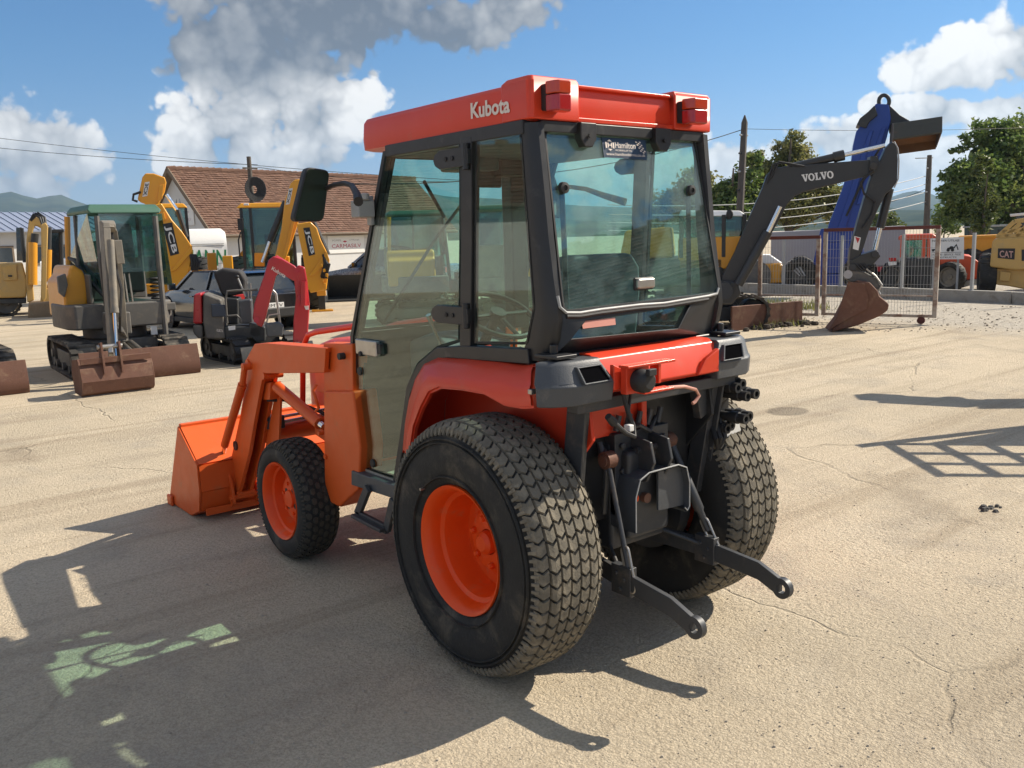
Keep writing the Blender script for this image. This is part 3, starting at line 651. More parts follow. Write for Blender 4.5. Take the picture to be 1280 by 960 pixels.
def crawler(par, Mx, L, h, w, belt, frame):
    """one rubber track along local y of Mx: a belt with shoes, side frame, sprocket, idler, rollers"""
    r = h/2; n = 12; out = []
    for k in range(n+1): t = -pi/2+pi*k/n; out.append((L/2-r+r*cos(t), r+r*sin(t)))
    for k in range(n+1): t = pi/2+pi*k/n; out.append((-L/2+r+r*cos(t), r+r*sin(t)))
    inn = [(y*(1-.09/L), r+(z-r)*(1-.07/h)) for y, z in out]
    m = MB(Mx); vs = []
    for x in (-w/2, w/2):
        for P in (out, inn): vs += [(x, y, z) for y, z in P]
    N = len(out); fs = []
    for i in range(N):
        j = (i+1) % N; fs += [(i, j, 2*N+j, 2*N+i), (N+i, 3*N+i, 3*N+j, N+j), (i, N+i, N+j, j), (2*N+i, 2*N+j, 3*N+j, 3*N+i)]
    m.add(vs, fs)
    tb = m.build('track_belt', belt, par, smooth=30)
    m = MB(Mx); per = [0]
    for i in range(N): a, b = out[i], out[(i+1) % N]; per.append(per[-1]+math.hypot(b[0]-a[0], b[1]-a[1]))
    k = int(per[-1]/.11)
    for q in range(k):
        s = per[-1]*q/k; i = max(j for j in range(N) if per[j] <= s); a, b = Vector(out[i]), Vector(out[(i+1) % N])
        d = (b-a); d = d.normalized() if d.length > 1e-6 else Vector((1, 0)); p = a+d*(s-per[i]); nn = Vector((d.y, -d.x))
        c = [p-d*.028, p+d*.028, p+d*.018+nn*.022, p-d*.018+nn*.022]; m.prism([tuple(v) for v in c], -w/2+.005, w/2-.005, 'x')
    stuff(m.build('track_shoes', belt, tb, smooth=0, weld=False))
    part('track_frame', frame, par, lambda m: (setattr(m, 'M', Mx), m.box(-w*.28, w*.28, -L/2+r*1.2, L/2-r*1.2, h*.25, h*.68)), .01)
    for y in (-L/2+r, L/2-r):
        part('idler_wheel', frame, par, lambda m: (setattr(m, 'M', Mx), m.lathe([(0, -w*.40), (r*.25, -w*.42), (r*.3, -w*.34), (r*.7, -w*.34), (r*.78, -w*.38), (r*.78, w*.38), (r*.7, w*.34), (r*.3, w*.34), (r*.25, w*.42), (0, w*.40)], (0, y, r), 'x', 20)), smooth=40)
    for k in range(3):
        y = -L*.25+L*.25*k; part('track_roller', frame, par, lambda m: (setattr(m, 'M', Mx), m.cyl((-w*.4, y, h*.22), (w*.4, y, h*.22), h*.12, 12)))
def rot(a, x=0, y=0): return Matrix.Translation((x, y, 0)) @ Matrix.Rotation(a, 4, 'Z')
def wheel(par, c, ang, R, r, w, rimmat, lug=0, tmat=None, name='wheel'):
    """a wheel whose axle points along ang; tyre, tread bars, rim"""
    wh = bpy.data.objects.new(name, None); COL.objects.link(wh); wh.parent = par; wh.location = c; wh.rotation_euler = (0, 0, ang)
    pr = [(r, -w*.36), (r+.3*(R-r), -w*.5), (R*.9, -w*.48), (R*.98, -w*.36), (R, 0), (R*.98, w*.36), (R*.9, w*.48), (r+.3*(R-r), w*.5), (r, w*.36)]
    MB().lathe(pr, n=40).build('tyre', tmat or M['tyre'], wh, smooth=50)
    MB().lathe([(r*1.03, -w*.37), (r*.9, -w*.30), (r*.85, -w*.1), (r*.3, -w*.06), (r*.28, -w*.16), (0, -w*.16)], n=32).build('rim', rimmat, wh, smooth=40)
    if lug:
        m = MB()
        for k in range(lug):
            for s in (-1, 1):
                t0 = 2*pi*(k+.5*(s > 0))/lug; vs = []
                for rr_, dt in ((R*.985, .0), (R*1.035, .0)):
                    for x, d in ((s*.02*w, .10), (s*w*.46, -.02), (s*w*.46, .05), (s*.02*w, .16)):
                        q = rr_-(R*.05 if abs(x) > w*.3 else 0); vs.append((x, q*cos(t0+d), q*sin(t0+d)))
                m.add(vs, [(4, 5, 6, 7), (0, 1, 5, 4), (1, 2, 6, 5), (2, 3, 7, 6), (3, 0, 4, 7)])
        stuff(m.build('tread', tmat or M['tyre'], wh, smooth=0, weld=False))
    return wh
VA = lambda u: math.atan2(*(ray(u, 300)[[1, 0]]))                        # heading of the view at a column

# ------------------------------------------------------------------ green roofed mini excavator
F = Fr((.93, 10.75, 0), 0.); A = F.put('mini_excavator', 'mini excavator with green cab roof, yellow engine cover and rusty bucket on the ground', 'excavator', 'small tracked excavators on the left')
U = rot(-RAD(3))
for sx in (-1, 1): crawler(A, U @ Matrix.Translation((sx*.60, 0, 0)), 1.95, .46, .32, M['belt'], M['grime'])
part('undercarriage', M['grime'], A, lambda m: (setattr(m, 'M', U), m.box(-.45, .45, -.5, .5, .2, .46), m.cyl((0, 0, .46), (0, 0, .60), .42, 24)), .02)
bl = [(0, .0), (.03, .06), (.02, .18), (-.02, .32), (-.045, .40), (-.075, .40), (-.045, .30), (-.01, .15), (-.01, .05)]
part('dozer_blade', M['rust'], A, lambda m: (setattr(m, 'M', U), m.prism([(-1.42-y, z) for y, z in bl], -.74, .74, 'x')), .004)
for sx in (-1, 1): part('blade_arm', M['grime'], A, lambda m: (setattr(m, 'M', U), m.obox((sx*.3, -.5, .28), (sx*.34, -1.40, .18), .09, .12)), .01)
part('blade_cylinder', M['bare'], A, lambda m: (setattr(m, 'M', U), m.cyl((.08, -.45, .40), (.08, -1.38, .28), .05, 12), m.cyl((-.05, -.45, .42), (-.05, -1.2, .32), .04, 12)))
# upper structure: skirt, engine cover, cab
zs = .62
part('deck_skirt', M['grime'], A, lambda m: m.prism([(-.70, -.30), (-.62, -.52), (.55, -.60), (.68, -.45), (.70, .55), (.45, .80), (-.45, .80), (-.70, .5)], zs, zs+.34, 'z'), .03)
hood = F.L(-.1, (79, 398), (107, 398), (107, 352), (100, 338), (88, 330), (83, 335), (82, 345), (75, 352))
part('engine_cover', M['yel'], A, lambda m: m.prism(hood, -.25, .72, 'y'), .04)
g_ = F.L(-.36, (73, 346), (83, 342), (86, 356), (82, 372), (75, 366)); part('cover_vent', M['grime'], A, lambda m: m.prism(g_, -.32, -.24, 'y'), .01)
x0, x1 = F.L(-.45, (108, 268))[0][0], F.L(-.45, (201, 268))[0][0]; zt = F.L(-.45, (150, 258))[0][1]; zb = zs+.34
zr = F.L(-.45, (150, 267))[0][1]
part('cab_roof', M['grn'], A, lambda m: m.loft([[(x0+.03, -.52, zr), (x1-.03, -.52, zr), (x1, .65, zr), (x0, .65, zr)], [(x0, -.50, zr+.05), (x1, -.50, zr+.05), (x1, .68, zr+.05), (x0, .68, zr+.05)], [(x0+.05, -.42, zt+.03), (x1-.05, -.42, zt+.03), (x1-.05, .6, zt+.03), (x0+.05, .6, zt+.03)]]), .02)
fl, fr = F.L(-.55, (122, 270), (126, 330), (135, 398)), F.L(-.55, (195, 270), (199, 330), (207, 430))
part('front_pillar', M['grime'], A, lambda m: m.tube([(p[0], -.50-.05*i, p[1]) for i, p in enumerate(fl)], .035, 8))
part('front_pillar', M['grime'], A, lambda m: m.tube([(p[0], -.50-.05*i, p[1]) for i, p in enumerate(fr)], .040, 8))
bk_ = [(x0, .62, zr), (x0-.05, .66, zb+.4), (x0-.05, .66, zb)]
part('rear_pillar', M['yel'], A, lambda m: m.tube(bk_, .04, 8)); part('rear_pillar', M['grime'], A, lambda m: m.tube([(-x0*.0+x1, p[1], p[2]) for p in bk_], .04, 8))
part('middle_pillar', M['grime'], A, lambda m: m.tube([(x0-.01, .15, zr), (x0-.03, .15, zb+.45)], .022, 8))
part('side_arch', M['black'], A, lambda m: m.tube([(x0-.03, .62, zb+.62), (x0-.03, .3, zb+.58), (x0-.02, -.1, zb+.38), (fl[2][0], -.48, zb+.10)], .03, 8))
zw = F.L(-.5, (160, 340))[0][1]; zg = F.L(-.5, (170, 378))[0][1]
part('windscreen', M['cglass'], A, lambda m: slab(m, [(fl[0][0]+.02, -.50, zr), (fr[0][0]-.02, -.50, zr), (fr[1][0]-.02, -.55, zw), (fl[1][0]+.02, -.55, zw)], (0, .006, 0)), smooth=0)
part('side_window', M['cglass'], A, lambda m: slab(m, [(x0, .60, zr), (x0, -.48, zr), (fl[2][0]-.02, -.55, zb+.15), (x0-.04, .6, zb+.6)], (.006, 0, 0)), smooth=0)
part('door_glass', M['cglass'], A, lambda m: slab(m, [(x1, -.48, zr), (x1, .60, zr), (x1+.02, .6, zb+.2), (x1+.06, -.48, zb+.2)], (.006, 0, 0)), smooth=0)
part('rear_window', M['cglass'], A, lambda m: slab(m, [(x0, .63, zr), (x1, .63, zr), (x1, .66, zb+.6), (x0, .66, zb+.6)], (0, .006, 0)), smooth=0)
part('cab_wall', M['grime'], A, lambda m: (m.box(x0-.05, x1+.02, .62, .70, zb, zb+.6), m.box(x0-.06, x0-.02, -.45, .65, zb, zb+.40), m.box(fl[2][0], x1+.06, -.56, -.50, zb-.15, zg-.03)), .015)
part('driver_seat', M['cloth'], A, lambda m: (m.box(.10, .50, .05, .45, zb+.1, zb+.45), m.prism([(.45, zb+.4), (.55, zb+1.1), (.46, zb+1.1), (.35, zb+.4)], .10, .50, 'x')), .04)
m = MB()
for k in range(6): m.ball((.50, -.40, zg+.04+.055*k), (.085, .05, .024), 6)
m.build('rubber_bellows', M['black'], A)
for du in (0, 6): part('lever', M['bare'], A, lambda m: m.tube([F.pt(-.5, 155+du, 342), F.pt(-.5, 163+du, 400)], .014, 6))
for (u0, v0, u1, v1) in ((183, 393, 197, 403), (189, 408, 198, 418)):
    a, b = F.pt(-.60, u0, v0), F.pt(-.60, u1, v1); part('decal', M['white'], A, lambda m: m.box(a.x, b.x, -.568, -.5625, b.z, a.z))
# digging arm folded up in front of the cab
bt = -1.25
part('swing_post', M['grime'], A, lambda m: (m.box(-.30, .0, -.85, -.55, .55, .85), m.cyl((-.15, -.80, .45), (-.15, -.80, 1.0), .10, 14)), .02)
bmp = [F.pt(-.85, 152, 420), F.pt(-1.0, 148, 370), F.pt(-1.05, 143, 315), F.pt(-1.2, 138, 286), F.pt(-1.4, 134, 280)]
part('boom', M['arm'], A, lambda m: m.loft([[(p.x-.07, p.y-.05, p.z-.04), (p.x+.07, p.y-.05, p.z-.04), (p.x+.07, p.y+.06, p.z+.05), (p.x-.07, p.y+.06, p.z+.05)] for p in bmp]), .01)
st = [F.pt(bt-.1, 131, 278), F.pt(bt-.2, 134, 330), F.pt(bt-.35, 139, 400), F.pt(bt-.5, 143, 455)]
def barrel(name, a, b, r, rr_, mt=None):
    a, b = Vector(a), Vector(b); o = part(name, mt or M['grime'], A, lambda m: (m.cyl(a, a.lerp(b, .58), r, 14), m.cyl(a.lerp(b, .56), a.lerp(b, .60), r*1.15, 14)))
    part('cylinder_rod', M['chrome'], o, lambda m: m.cyl(a.lerp(b, .55), b, rr_, 10)); return o
part('stick', M['arm'], A, lambda m: m.loft([[(p.x-.045, p.y-.08, p.z), (p.x+.045, p.y-.08, p.z), (p.x+.045, p.y+.09, p.z+.02), (p.x-.045, p.y+.09, p.z+.02)] for p in st]), .01)
barrel('bucket_cylinder', F.pt(bt-.3, 138, 300), F.pt(bt-.55, 147, 452), .045, .026, M['arm'])
barrel('boom_cylinder', F.pt(bt+.5, 152, 410), F.pt(bt+.15, 146, 300), .05, .03)
part('hydraulic_hose', M['black'], A, lambda m: m.tube([F.pt(bt, 139, 285), F.pt(bt, 146, 340), F.pt(bt-.1, 152, 362), F.pt(bt-.1, 150, 395), F.pt(bt+.2, 150, 415)], .018, 6))
part('hydraulic_hose', M['black'], A, lambda m: m.tube([F.pt(bt, 128, 290), F.pt(bt, 127, 330), F.pt(bt, 131, 380), F.pt(bt+.2, 141, 420)], .016, 6))
part('boom_fitting', M['arm'], A, lambda m: (m.cyl(F.pt(bt-.1, 126, 283), F.pt(bt-.1, 143, 283), .075, 12), m.obox(F.pt(bt, 146, 300), F.pt(bt, 150, 330), .10, .10)), .01)
part('hose_bundle', M['grime'], A, lambda m: [m.tube([F.pt(bt+.3, 140+3*k, 395+4*k), F.pt(bt+.2, 146+3*k, 410+2*k), F.pt(bt+.4, 152+2*k, 422)], .02, 6) for k in range(4)])
# bucket, back towards the viewer
by = (np.array([.25, 8.32, 0])-F.o)@F.n
pb = F.L(by, (102, 450), (187, 452), (190, 490), (103, 495)); xa, xb, za, zb_ = pb[0][0]-.02, pb[1][0]+.02, 0.0, pb[0][1]
bp = [(0, .01), (-.06, .05), (-.09, .18), (-.05, .33), (.03, zb_), (.30, zb_-.03), (.36, .25), (.30, .02)]
bkp = [(by+y+.05, z) for y, z in bp]
def buck(m):
    for (p, q) in zip(bkp[:4], bkp[1:5]): m.prism([p, q, (q[0]+.018, q[1]), (p[0]+.018, p[1])], xa, xb, 'x')
bu = part('bucket', M['rust'], A, buck, smooth=30)
for x in (xa-.012, xb): part('bucket_side', M['rust'], bu, lambda m: m.prism(bkp, x, x+.014, 'x'), .003)
part('bucket_rib', M['rust'], bu, lambda m: m.box(xa, xb, bkp[3][0]-.012, bkp[3][0]+.01, zb_-.06, zb_+.008), .004)
xm = F.L(by, (140, 450))[0][0]
for dx in (-.10, .10): part('bucket_ear', M['rust'], bu, lambda m: m.prism([(by-.05, zb_-.20), (by+.0, zb_+.18), (by+.10, zb_+.16), (by+.12, zb_-.02)], xm+dx-.012, xm+dx+.012, 'x'), .003)
part('bucket_link', M['bare'], A, lambda m: (m.cyl((xm-.14, by+.05, zb_+.12), (xm+.14, by+.05, zb_+.12), .03, 10), m.obox((xm, by+.02, zb_+.1), st[3], .05, .10)), .005)

def copy_tree(o, par=None):
    c = o.copy(); COL.objects.link(c); c.parent = par
    for k in [k for k in bpy.data.objects if k.parent == o]: copy_tree(k, c)
    return c
for (u, d, rz, lab) in ((528, 19.0, 1.1, 'green roofed digger seen through the glass of the tractor door'), (640, 17.5, 2.3, 'green roofed digger seen through the tractor quarter window')):
    c = copy_tree(A); c.location = GD(u, d); c.rotation_euler = (0, 0, rz); c['label'] = lab; c['group'] = 'diggers behind the tractor cab'
# ------------------------------------------------------------------ partly seen digger at the left edge
B = thing('mini_excavator', 'excavator mostly outside the frame whose rusty blade shows at the left edge', 'excavator', (-1.235, 10.75, 0), 0, 'small tracked excavators on the left')
for sx in (-1, 1): crawler(B, Matrix.Translation((sx*.58, 0, 0)), 1.9, .46, .30, M['belt'], M['grime'])
part('undercarriage', M['grime'], B, lambda m: (m.box(-.45, .45, -.5, .5, .2, .46), m.cyl((0, 0, .46), (0, 0, .60), .40, 20)), .02)
part('dozer_blade', M['rust'], B, lambda m: m.prism([(-1.46-y, z) for y, z in bl], -.75, .74, 'x'), .004)
for sx in (-1, 1): part('blade_arm', M['grime'], B, lambda m: m.obox((sx*.3, -.5, .28), (sx*.34, -1.42, .18), .09, .12), .01)
part('upper_body', M['yel'], B, lambda m: m.prism([(-.85, -.5), (.30, -.5), (.36, .3), (.2, .7), (-.7, .7)], .62, 1.35, 'z'), .04)
part('boom', M['grime'], B, lambda m: m.loft([[(x-.07, y, z-.09), (x+.07, y, z-.09), (x+.07, y, z+.09), (x-.07, y, z+.09)] for x, y, z in ((-.5, -.5, 1.0), (-.9, -.9, 2.0), (-1.2, -1.6, 2.3), (-1.3, -2.3, 1.8))]), .01)

# ------------------------------------------------------------------ yellow excavator behind
d = 23.3; a_ = VA(30)-pi/2; F = Fr(GD(40, d), a_); A = F.put('crawler_excavator', 'tan yellow excavator with folded arm and bucket at the far left', 'excavator')
for t in (.9, 2.7): crawler(A, Matrix.Translation((-1.9, t, 0)) @ Matrix.Rotation(pi/2, 4, 'Z'), 3.4, .75, .5, M['belt'], M['grime'])
part('undercarriage', M['dark'], A, lambda m: (m.box(-2.8, -1.0, 1.0, 2.6, .3, .75), m.cyl((-1.9, 1.8, .75), (-1.9, 1.8, .95), .8, 20)), .03)
F.t = .2
part('upper_body', M['tan'], A, lambda m: F.slab(m, 1.4, 2.0, (-70, 330), (28, 328), (34, 350), (33, 370), (-70, 372)), .05)
part('body_skirt', M['dark'], A, lambda m: F.slab(m, 1.4, 1.9, (-70, 373), (33, 371), (33, 377), (-70, 379)), .02)
part('access_panel', M['tan'], A, lambda m: F.slab(m, .38, .05, (2, 332), (21, 330), (22, 350), (5, 351)), .02)
part('panel_handle', M['black'], A, lambda m: F.slab(m, .34, .04, (10, 344), (15, 344), (15, 346), (10, 346)))
for (u, v) in ((60, 290), (76, 288)): part('cab_pillar', M['dark'], A, lambda m: m.tube([F.pt(.8, u, v), F.pt(.8, u+2, 358)], .05, 6))
part('cab_roof', M['dark'], A, lambda m: (m.box(F.pt(.8, 58, 290).x, F.pt(.8, 80, 290).x, .6, 1.9, F.pt(.8, 60, 291).z, F.pt(.8, 60, 287).z)), .02)
part('cab_window', M['carglass'], A, lambda m: F.slab(m, .95, .02, (60, 291), (78, 291), (78, 355), (60, 357)))
part('cab_base', M['tan'], A, lambda m: F.slab(m, 1.4, 1.0, (58, 356), (82, 355), (82, 376), (58, 377)), .03)
part('cab_pillar', M['dark'], A, lambda m: m.tube([F.pt(1.0, 27, 285), F.pt(1.0, 31, 328)], .05, 6))
part('rear_glass', M['carglass'], A, lambda m: F.slab(m, 1.1, .02, (20, 285), (27, 284), (30, 326), (21, 326)))
part('boom', M['tan'], A, lambda m: F.slab(m, .55, .34, (36, 275), (41, 270), (50, 272), (56, 280), (54, 287), (47, 283), (44, 282), (41, 290), (40, 340), (43, 375), (34, 378), (32, 340), (33, 300)), .03)
part('boom_cylinder', M['yel'], A, lambda m: m.cyl(F.pt(.3, 41, 303), F.pt(.3, 41, 356), .11, 12))
part('boom_cylinder', M['dark'], A, lambda m: m.cyl(F.pt(.3, 44, 292), F.pt(.3, 43, 303), .09, 12))
part('stick', M['tan'], A, lambda m: F.slab(m, .0, .30, (51, 281), (57, 278), (60, 283), (59, 320), (58, 372), (54, 378), (51, 372), (52, 320)), .03)
part('stick_cylinder', M['yel'], A, lambda m: m.cyl(F.pt(-.05, 60.5, 312), F.pt(-.05, 59.5, 352), .085, 12))
part('stick_cylinder', M['dark'], A, lambda m: m.cyl(F.pt(-.05, 61, 284), F.pt(-.05, 60.5, 312), .07, 12))
part('hose', M['black'], A, lambda m: [m.tube([F.pt(.2, 38, 276), F.pt(.2, 42+3*k, 268-k), F.pt(.1, 50+3*k, 272), F.pt(.0, 54+2*k, 284)], .035, 6) for k in range(3)])
part('bucket_link', M['tan'], A, lambda m: F.slab(m, .0, .25, (52, 362), (62, 360), (64, 372), (58, 382), (50, 380)), .02)
part('bucket', mat('dusty_tan_bucket', (.22, .15, .085), .7, var=.2, vs=5, dirt=(.30, .23, .15), da=.3), A, lambda m: F.slab(m, .0, 1.1, (36, 378), (62, 376), (74, 374), (78, 386), (75, 404), (36, 406), (35, 392)), .05)
part('bucket_tooth', M['tan'], A, lambda m: F.slab(m, -.3, .2, (65, 370), (73, 370), (73, 388), (67, 388)), .02)

# ------------------------------------------------------------------ JCB backhoes
def backhoe(label, uc, d, du, cab, sl, loader=True):
    def X(*p): return [(u+du, v) for u, v in p]
    a_ = VA(uc)-pi/2; F = Fr(GD(uc, d), a_); A = F.put('backhoe_loader', label, 'backhoe loader', 'two bright yellow backhoe loaders')
    J = M['jcb']
    wx = F.pt(.6, 391+du, 378).x
    for sx in (wx, wx-1.75): wheel(A, (sx, .9, .70), 0, .70, .36, .46, J, 16)
    for sx in (wx-.15, wx-1.6): wheel(A, (sx, 3.1, .50), 0, .50, .28, .36, J, 14)
    part('chassis', M['dark'], A, lambda m: (m.box(wx-1.45, wx-.30, .2, 3.4, .45, .95), m.cyl((wx-1.7, .9, .7), (wx, .9, .7), .14, 10)), .03)
    part('bonnet', J, A, lambda m: m.prism([(1.6, .9), (3.7, .9), (3.7, 1.35), (3.4, 1.55), (1.6, 1.7)], wx-1.35, wx-.42, 'x'), .06)
    part('backhoe_frame', J, A, lambda m: (m.box(wx-2.0, wx+.25, -.25, -.05, .55, .80), m.box(wx-2.0, wx+.25, -.22, -.08, .95, 1.1)), .02)
    for s, uu in ((1, 398), (-1, None)):
        sx = F.pt(-.15, 400+du, 340).x if s > 0 else wx-1.95
        zt_ = F.pt(-.15, 400+du, 316).z; zm_ = F.pt(-.15, 400+du, 362).z; zb2 = 0.03
        so = part('stabiliser', J, A, lambda m: m.box(sx-.11, sx+.11, -.26, -.06, zm_-.15, zt_), .015)
        part('stabiliser_leg', M['dark'], so, lambda m: m.box(sx-.08, sx+.08, -.24, -.08, zb2, zm_-.14), .01)
        part('marker_panel', mat('dark_red_marker', (.06, .012, .015), .6), so, lambda m: m.box(sx-.115, sx+.115, -.27, -.262, zm_, zm_+.22))
        part('stabiliser_foot', J, so, lambda m: m.box(sx-.26, sx+.26, -.32, -.02, .0, .045), .01)
    if cab:
        x0, x1 = F.pt(.4, 298, 300).x, F.pt(.4, 370, 300).x; zr = F.pt(.4, 320, 257).z; zb = F.pt(.4, 320, 335).z
        part('cab_roof', J, A, lambda m: m.loft([[(x0+.0, .25, zr-.06), (x1, .25, zr-.06), (x1, 1.75, zr-.06), (x0, 1.75, zr-.06)], [(x0+.12, .30, zr+.06), (x1-.1, .30, zr+.06), (x1-.1, 1.7, zr+.06), (x0+.12, 1.7, zr+.06)]]), .03)
        for x, y in ((x0+.12, .3), (x1-.05, .3), (x0+.05, 1.65), (x1-.05, 1.65), (x0+.34, .3)):
            part('cab_pillar', M['dark'], A, lambda m: m.obox((x, y, zb-.4), (x, y, zr-.06), .07, .07), .01)
        part('rear_window', M['cglass'], A, lambda m: slab(m, [(x0+.14, .3, zb), (x1-.05, .3, zb), (x1-.05, .3, zr-.06), (x0+.14, .3, zr-.06)], (0, .008, 0)), smooth=0)
        part('side_window', M['cglass'], A, lambda m: slab(m, [(x0+.08, .35, zb), (x0+.06, 1.6, zb), (x0+.06, 1.6, zr-.06), (x0+.10, .35, zr-.06)], (.008, 0, 0)), smooth=0)
        part('windscreen', M['cglass'], A, lambda m: slab(m, [(x0+.05, 1.66, zb), (x1-.05, 1.66, zb), (x1-.05, 1.66, zr-.06), (x0+.05, 1.66, zr-.06)], (0, .008, 0)), smooth=0)
        part('cab_floor', M['dark'], A, lambda m: m.box(x0+.1, x1, .3, 1.7, .95, zb), .03)
        part('driver_seat', M['cloth'], A, lambda m: (m.box(x0+.6, x0+1.1, .7, 1.2, zb-.1, zb+.3), m.box(x0+.6, x0+1.1, 1.1, 1.25, zb+.2, zb+.85)), .05)
        part('inner_panel', J, A, lambda m: F.slab(m, .25, .06, (318, 316), (331, 316), (331, 333), (318, 333)), .02)
        part('wing_mirror', M['black'], A, lambda m: (m.box(F.pt(.2, 297, 278).x, F.pt(.2, 304, 278).x, .15, .22, F.pt(.2, 300, 288).z, F.pt(.2, 300, 273).z), m.tube([F.pt(.2, 301, 290), F.pt(.2, 298, 300), F.pt(.2, 300, 322)], .02, 6)), .02)
        part('front_loader_arm', J, A, lambda m: F.slab(m, 2.6, .2, (294, 334), (299, 318), (304, 312), (306, 318), (301, 336)), .02)
        part('work_light', M['white'], A, lambda m: m.box(x0+.2, x0+.32, .2, .26, zr-.0, zr+.05), .01)
    else:
        c0 = X((290, 250))[0][0]; x0, x1 = F.pt(1.0, 180, 300).x, F.pt(1.0, 238, 300).x; zr = F.pt(1.0, 215, 258).z; zb = 1.35
        part('cab_roof', J, A, lambda m: m.loft([[(x0, .55, zr-.06), (x1, .55, zr-.06), (x1, 1.75, zr-.06), (x0, 1.75, zr-.06)], [(x0+.12, .6, zr+.06), (x1-.1, .6, zr+.06), (x1-.1, 1.7, zr+.06), (x0+.12, 1.7, zr+.06)]]), .03)
        for x, y in ((x0+.1, .6), (x1-.05, .6), (x0+.05, 1.65), (x1-.05, 1.65)): part('cab_pillar', M['dark'], A, lambda m: m.obox((x, y, .95), (x, y, zr-.06), .07, .07), .01)
        part('rear_window', M['cglass'], A, lambda m: slab(m, [(x0+.1, .6, zb), (x1-.05, .6, zb), (x1-.05, .6, zr-.06), (x0+.1, .6, zr-.06)], (0, .008, 0)), smooth=0)
        part('cab_floor', M['dark'], A, lambda m: m.box(x0+.1, x1, .6, 1.7, .95, zb), .03)
    return F, A, X
J = M['jcb']
F, A, X = backhoe('yellow backhoe loader with its cab showing and JCB lettering on its rear arm', 380, 22.3, 0, True, 0)
bo = part('boom', J, A, lambda m: F.slab(m, -.55, .22, (363, 230), (368, 225), (380, 224), (384, 232), (378, 262), (366, 300), (354, 332), (340, 334), (346, 312), (352, 285), (356, 250)), .03)
part('boom_rib', J, bo, lambda m: F.slab(m, -.70, .05, (368, 262), (372, 262), (358, 322), (353, 322)), .01)
part('boom_cylinder', M['dark'], A, lambda m: m.cyl(F.pt(-.45, 357, 252), F.pt(-.45, 337, 302), .075, 12)); part('cylinder_rod', M['chrome'], A, lambda m: m.cyl(F.pt(-.45, 337, 302), F.pt(-.45, 328, 328), .045, 10))
dp = part('dipper', J, A, lambda m: F.slab(m, -.95, .26, (371, 280), (388, 277), (396, 285), (401, 300), (408, 314), (412, 325), (410, 345), (408, 362), (388, 366), (384, 356), (379, 322), (374, 298)), .03)
part('dipper_edge', J, dp, lambda m: F.slab(m, -1.10, .05, (408, 314), (412, 325), (392, 344), (386, 345)), .01)
part('dipper_cylinder', M['dark'], A, lambda m: m.cyl(F.pt(-.9, 392, 278), F.pt(-.9, 410, 318), .06, 10))
part('hose_bundle', M['black'], A, lambda m: [m.tube([F.pt(-1.1, 404+k, 318+3*k), F.pt(-1.15, 406+2*k, 330), F.pt(-1.1, 402+2*k, 345), F.pt(-.8, 407+k, 362)], .03, 6) for k in range(4)])
part('valve_bank', J, A, lambda m: [m.box(F.pt(-1.1, 400+3*(k % 3), 330).x, F.pt(-1.1, 403+3*(k % 3), 330).x, -1.2, -1.0, F.pt(-1.1, 400, 334+6*k).z, F.pt(-1.1, 400, 330+6*k).z) for k in range(5)], .01)
part('slew_ring', M['dark'], A, lambda m: m.cyl(F.pt(-.55, 387, 352), F.pt(-.75, 387, 352), .16, 16))
part('kingpost', J, A, lambda m: F.slab(m, -.3, .3, (345, 320), (362, 320), (362, 366), (345, 366)), .03)
def lettering(F, A, t, org, xe, ye, s, h, wd, mt):
    o, x_, y_ = F.pt(t, *org), F.pt(t, *xe), F.pt(t, *ye); e, n = Vector(F.e), Vector(F.n); xd, yd = x_-o, y_-o
    return text(s, mt, A, o, xd, yd, yd.length, xd.length, depth=.004, bold=.02)
def plate(F, par, t, pts, mt, name='decal_plate'): return part(name, mt, par, lambda m: F.slab(m, t, .006, *pts))
plate(F, dp, -1.084, ((379, 285), (387, 284), (394, 318), (386, 320)), M['black']); lettering(F, dp, -1.088, (380.5, 288), (387.5, 318), (386.5, 286.8), 'JCB', 0, 0, M['white'])
plate(F, bo, -.664, ((361, 236), (366, 235), (362, 255), (357, 256)), M['white']); lettering(F, bo, -.668, (361.8, 237), (357.8, 254.5), (365, 237), '3CX', 0, 0, M['black'])
F, A, X = backhoe('yellow backhoe loader rising behind the green cab with JCB on its arm', 222, 22.8, -134, False, 0)
bo = part('boom', J, A, lambda m: F.slab(m, -.55, .24, (178, 222), (182, 217), (192, 217), (206, 222), (208, 228), (206, 240), (201, 250), (197, 258), (190, 258), (176, 253), (172, 250)), .03)
part('boom_rib', J, bo, lambda m: F.slab(m, -.70, .05, (199, 232), (205, 230), (203, 248), (196, 254)), .01)
dp = part('dipper', J, A, lambda m: F.slab(m, -.95, .26, (194, 256), (202, 254), (215, 275), (228, 290), (240, 308), (241, 316), (236, 340), (234, 362), (211, 364), (206, 320), (199, 285)), .03)
part('dipper_edge', J, dp, lambda m: F.slab(m, -1.10, .05, (240, 306), (241, 314), (220, 338), (212, 340)), .01)
plate(F, dp, -1.084, ((203, 280), (215, 278), (224, 317), (213, 320)), M['black']); lettering(F, dp, -1.088, (205, 283), (213.8, 317.5), (213.5, 281), 'JCB', 0, 0, M['white'])
plate(F, bo, -.674, ((181, 228), (187, 227), (184, 245), (178, 246)), M['white']); lettering(F, bo, -.679, (181.6, 229.5), (178.8, 244.5), (186, 229), '3CX', 0, 0, M['black'])
part('dipper_cylinder', M['dark'], A, lambda m: m.cyl(F.pt(-.8, 222, 262), F.pt(-.8, 233, 296), .06, 10)); part('cylinder_rod', M['chrome'], A, lambda m: m.cyl(F.pt(-.8, 208, 243), F.pt(-.8, 222, 264), .045, 10))
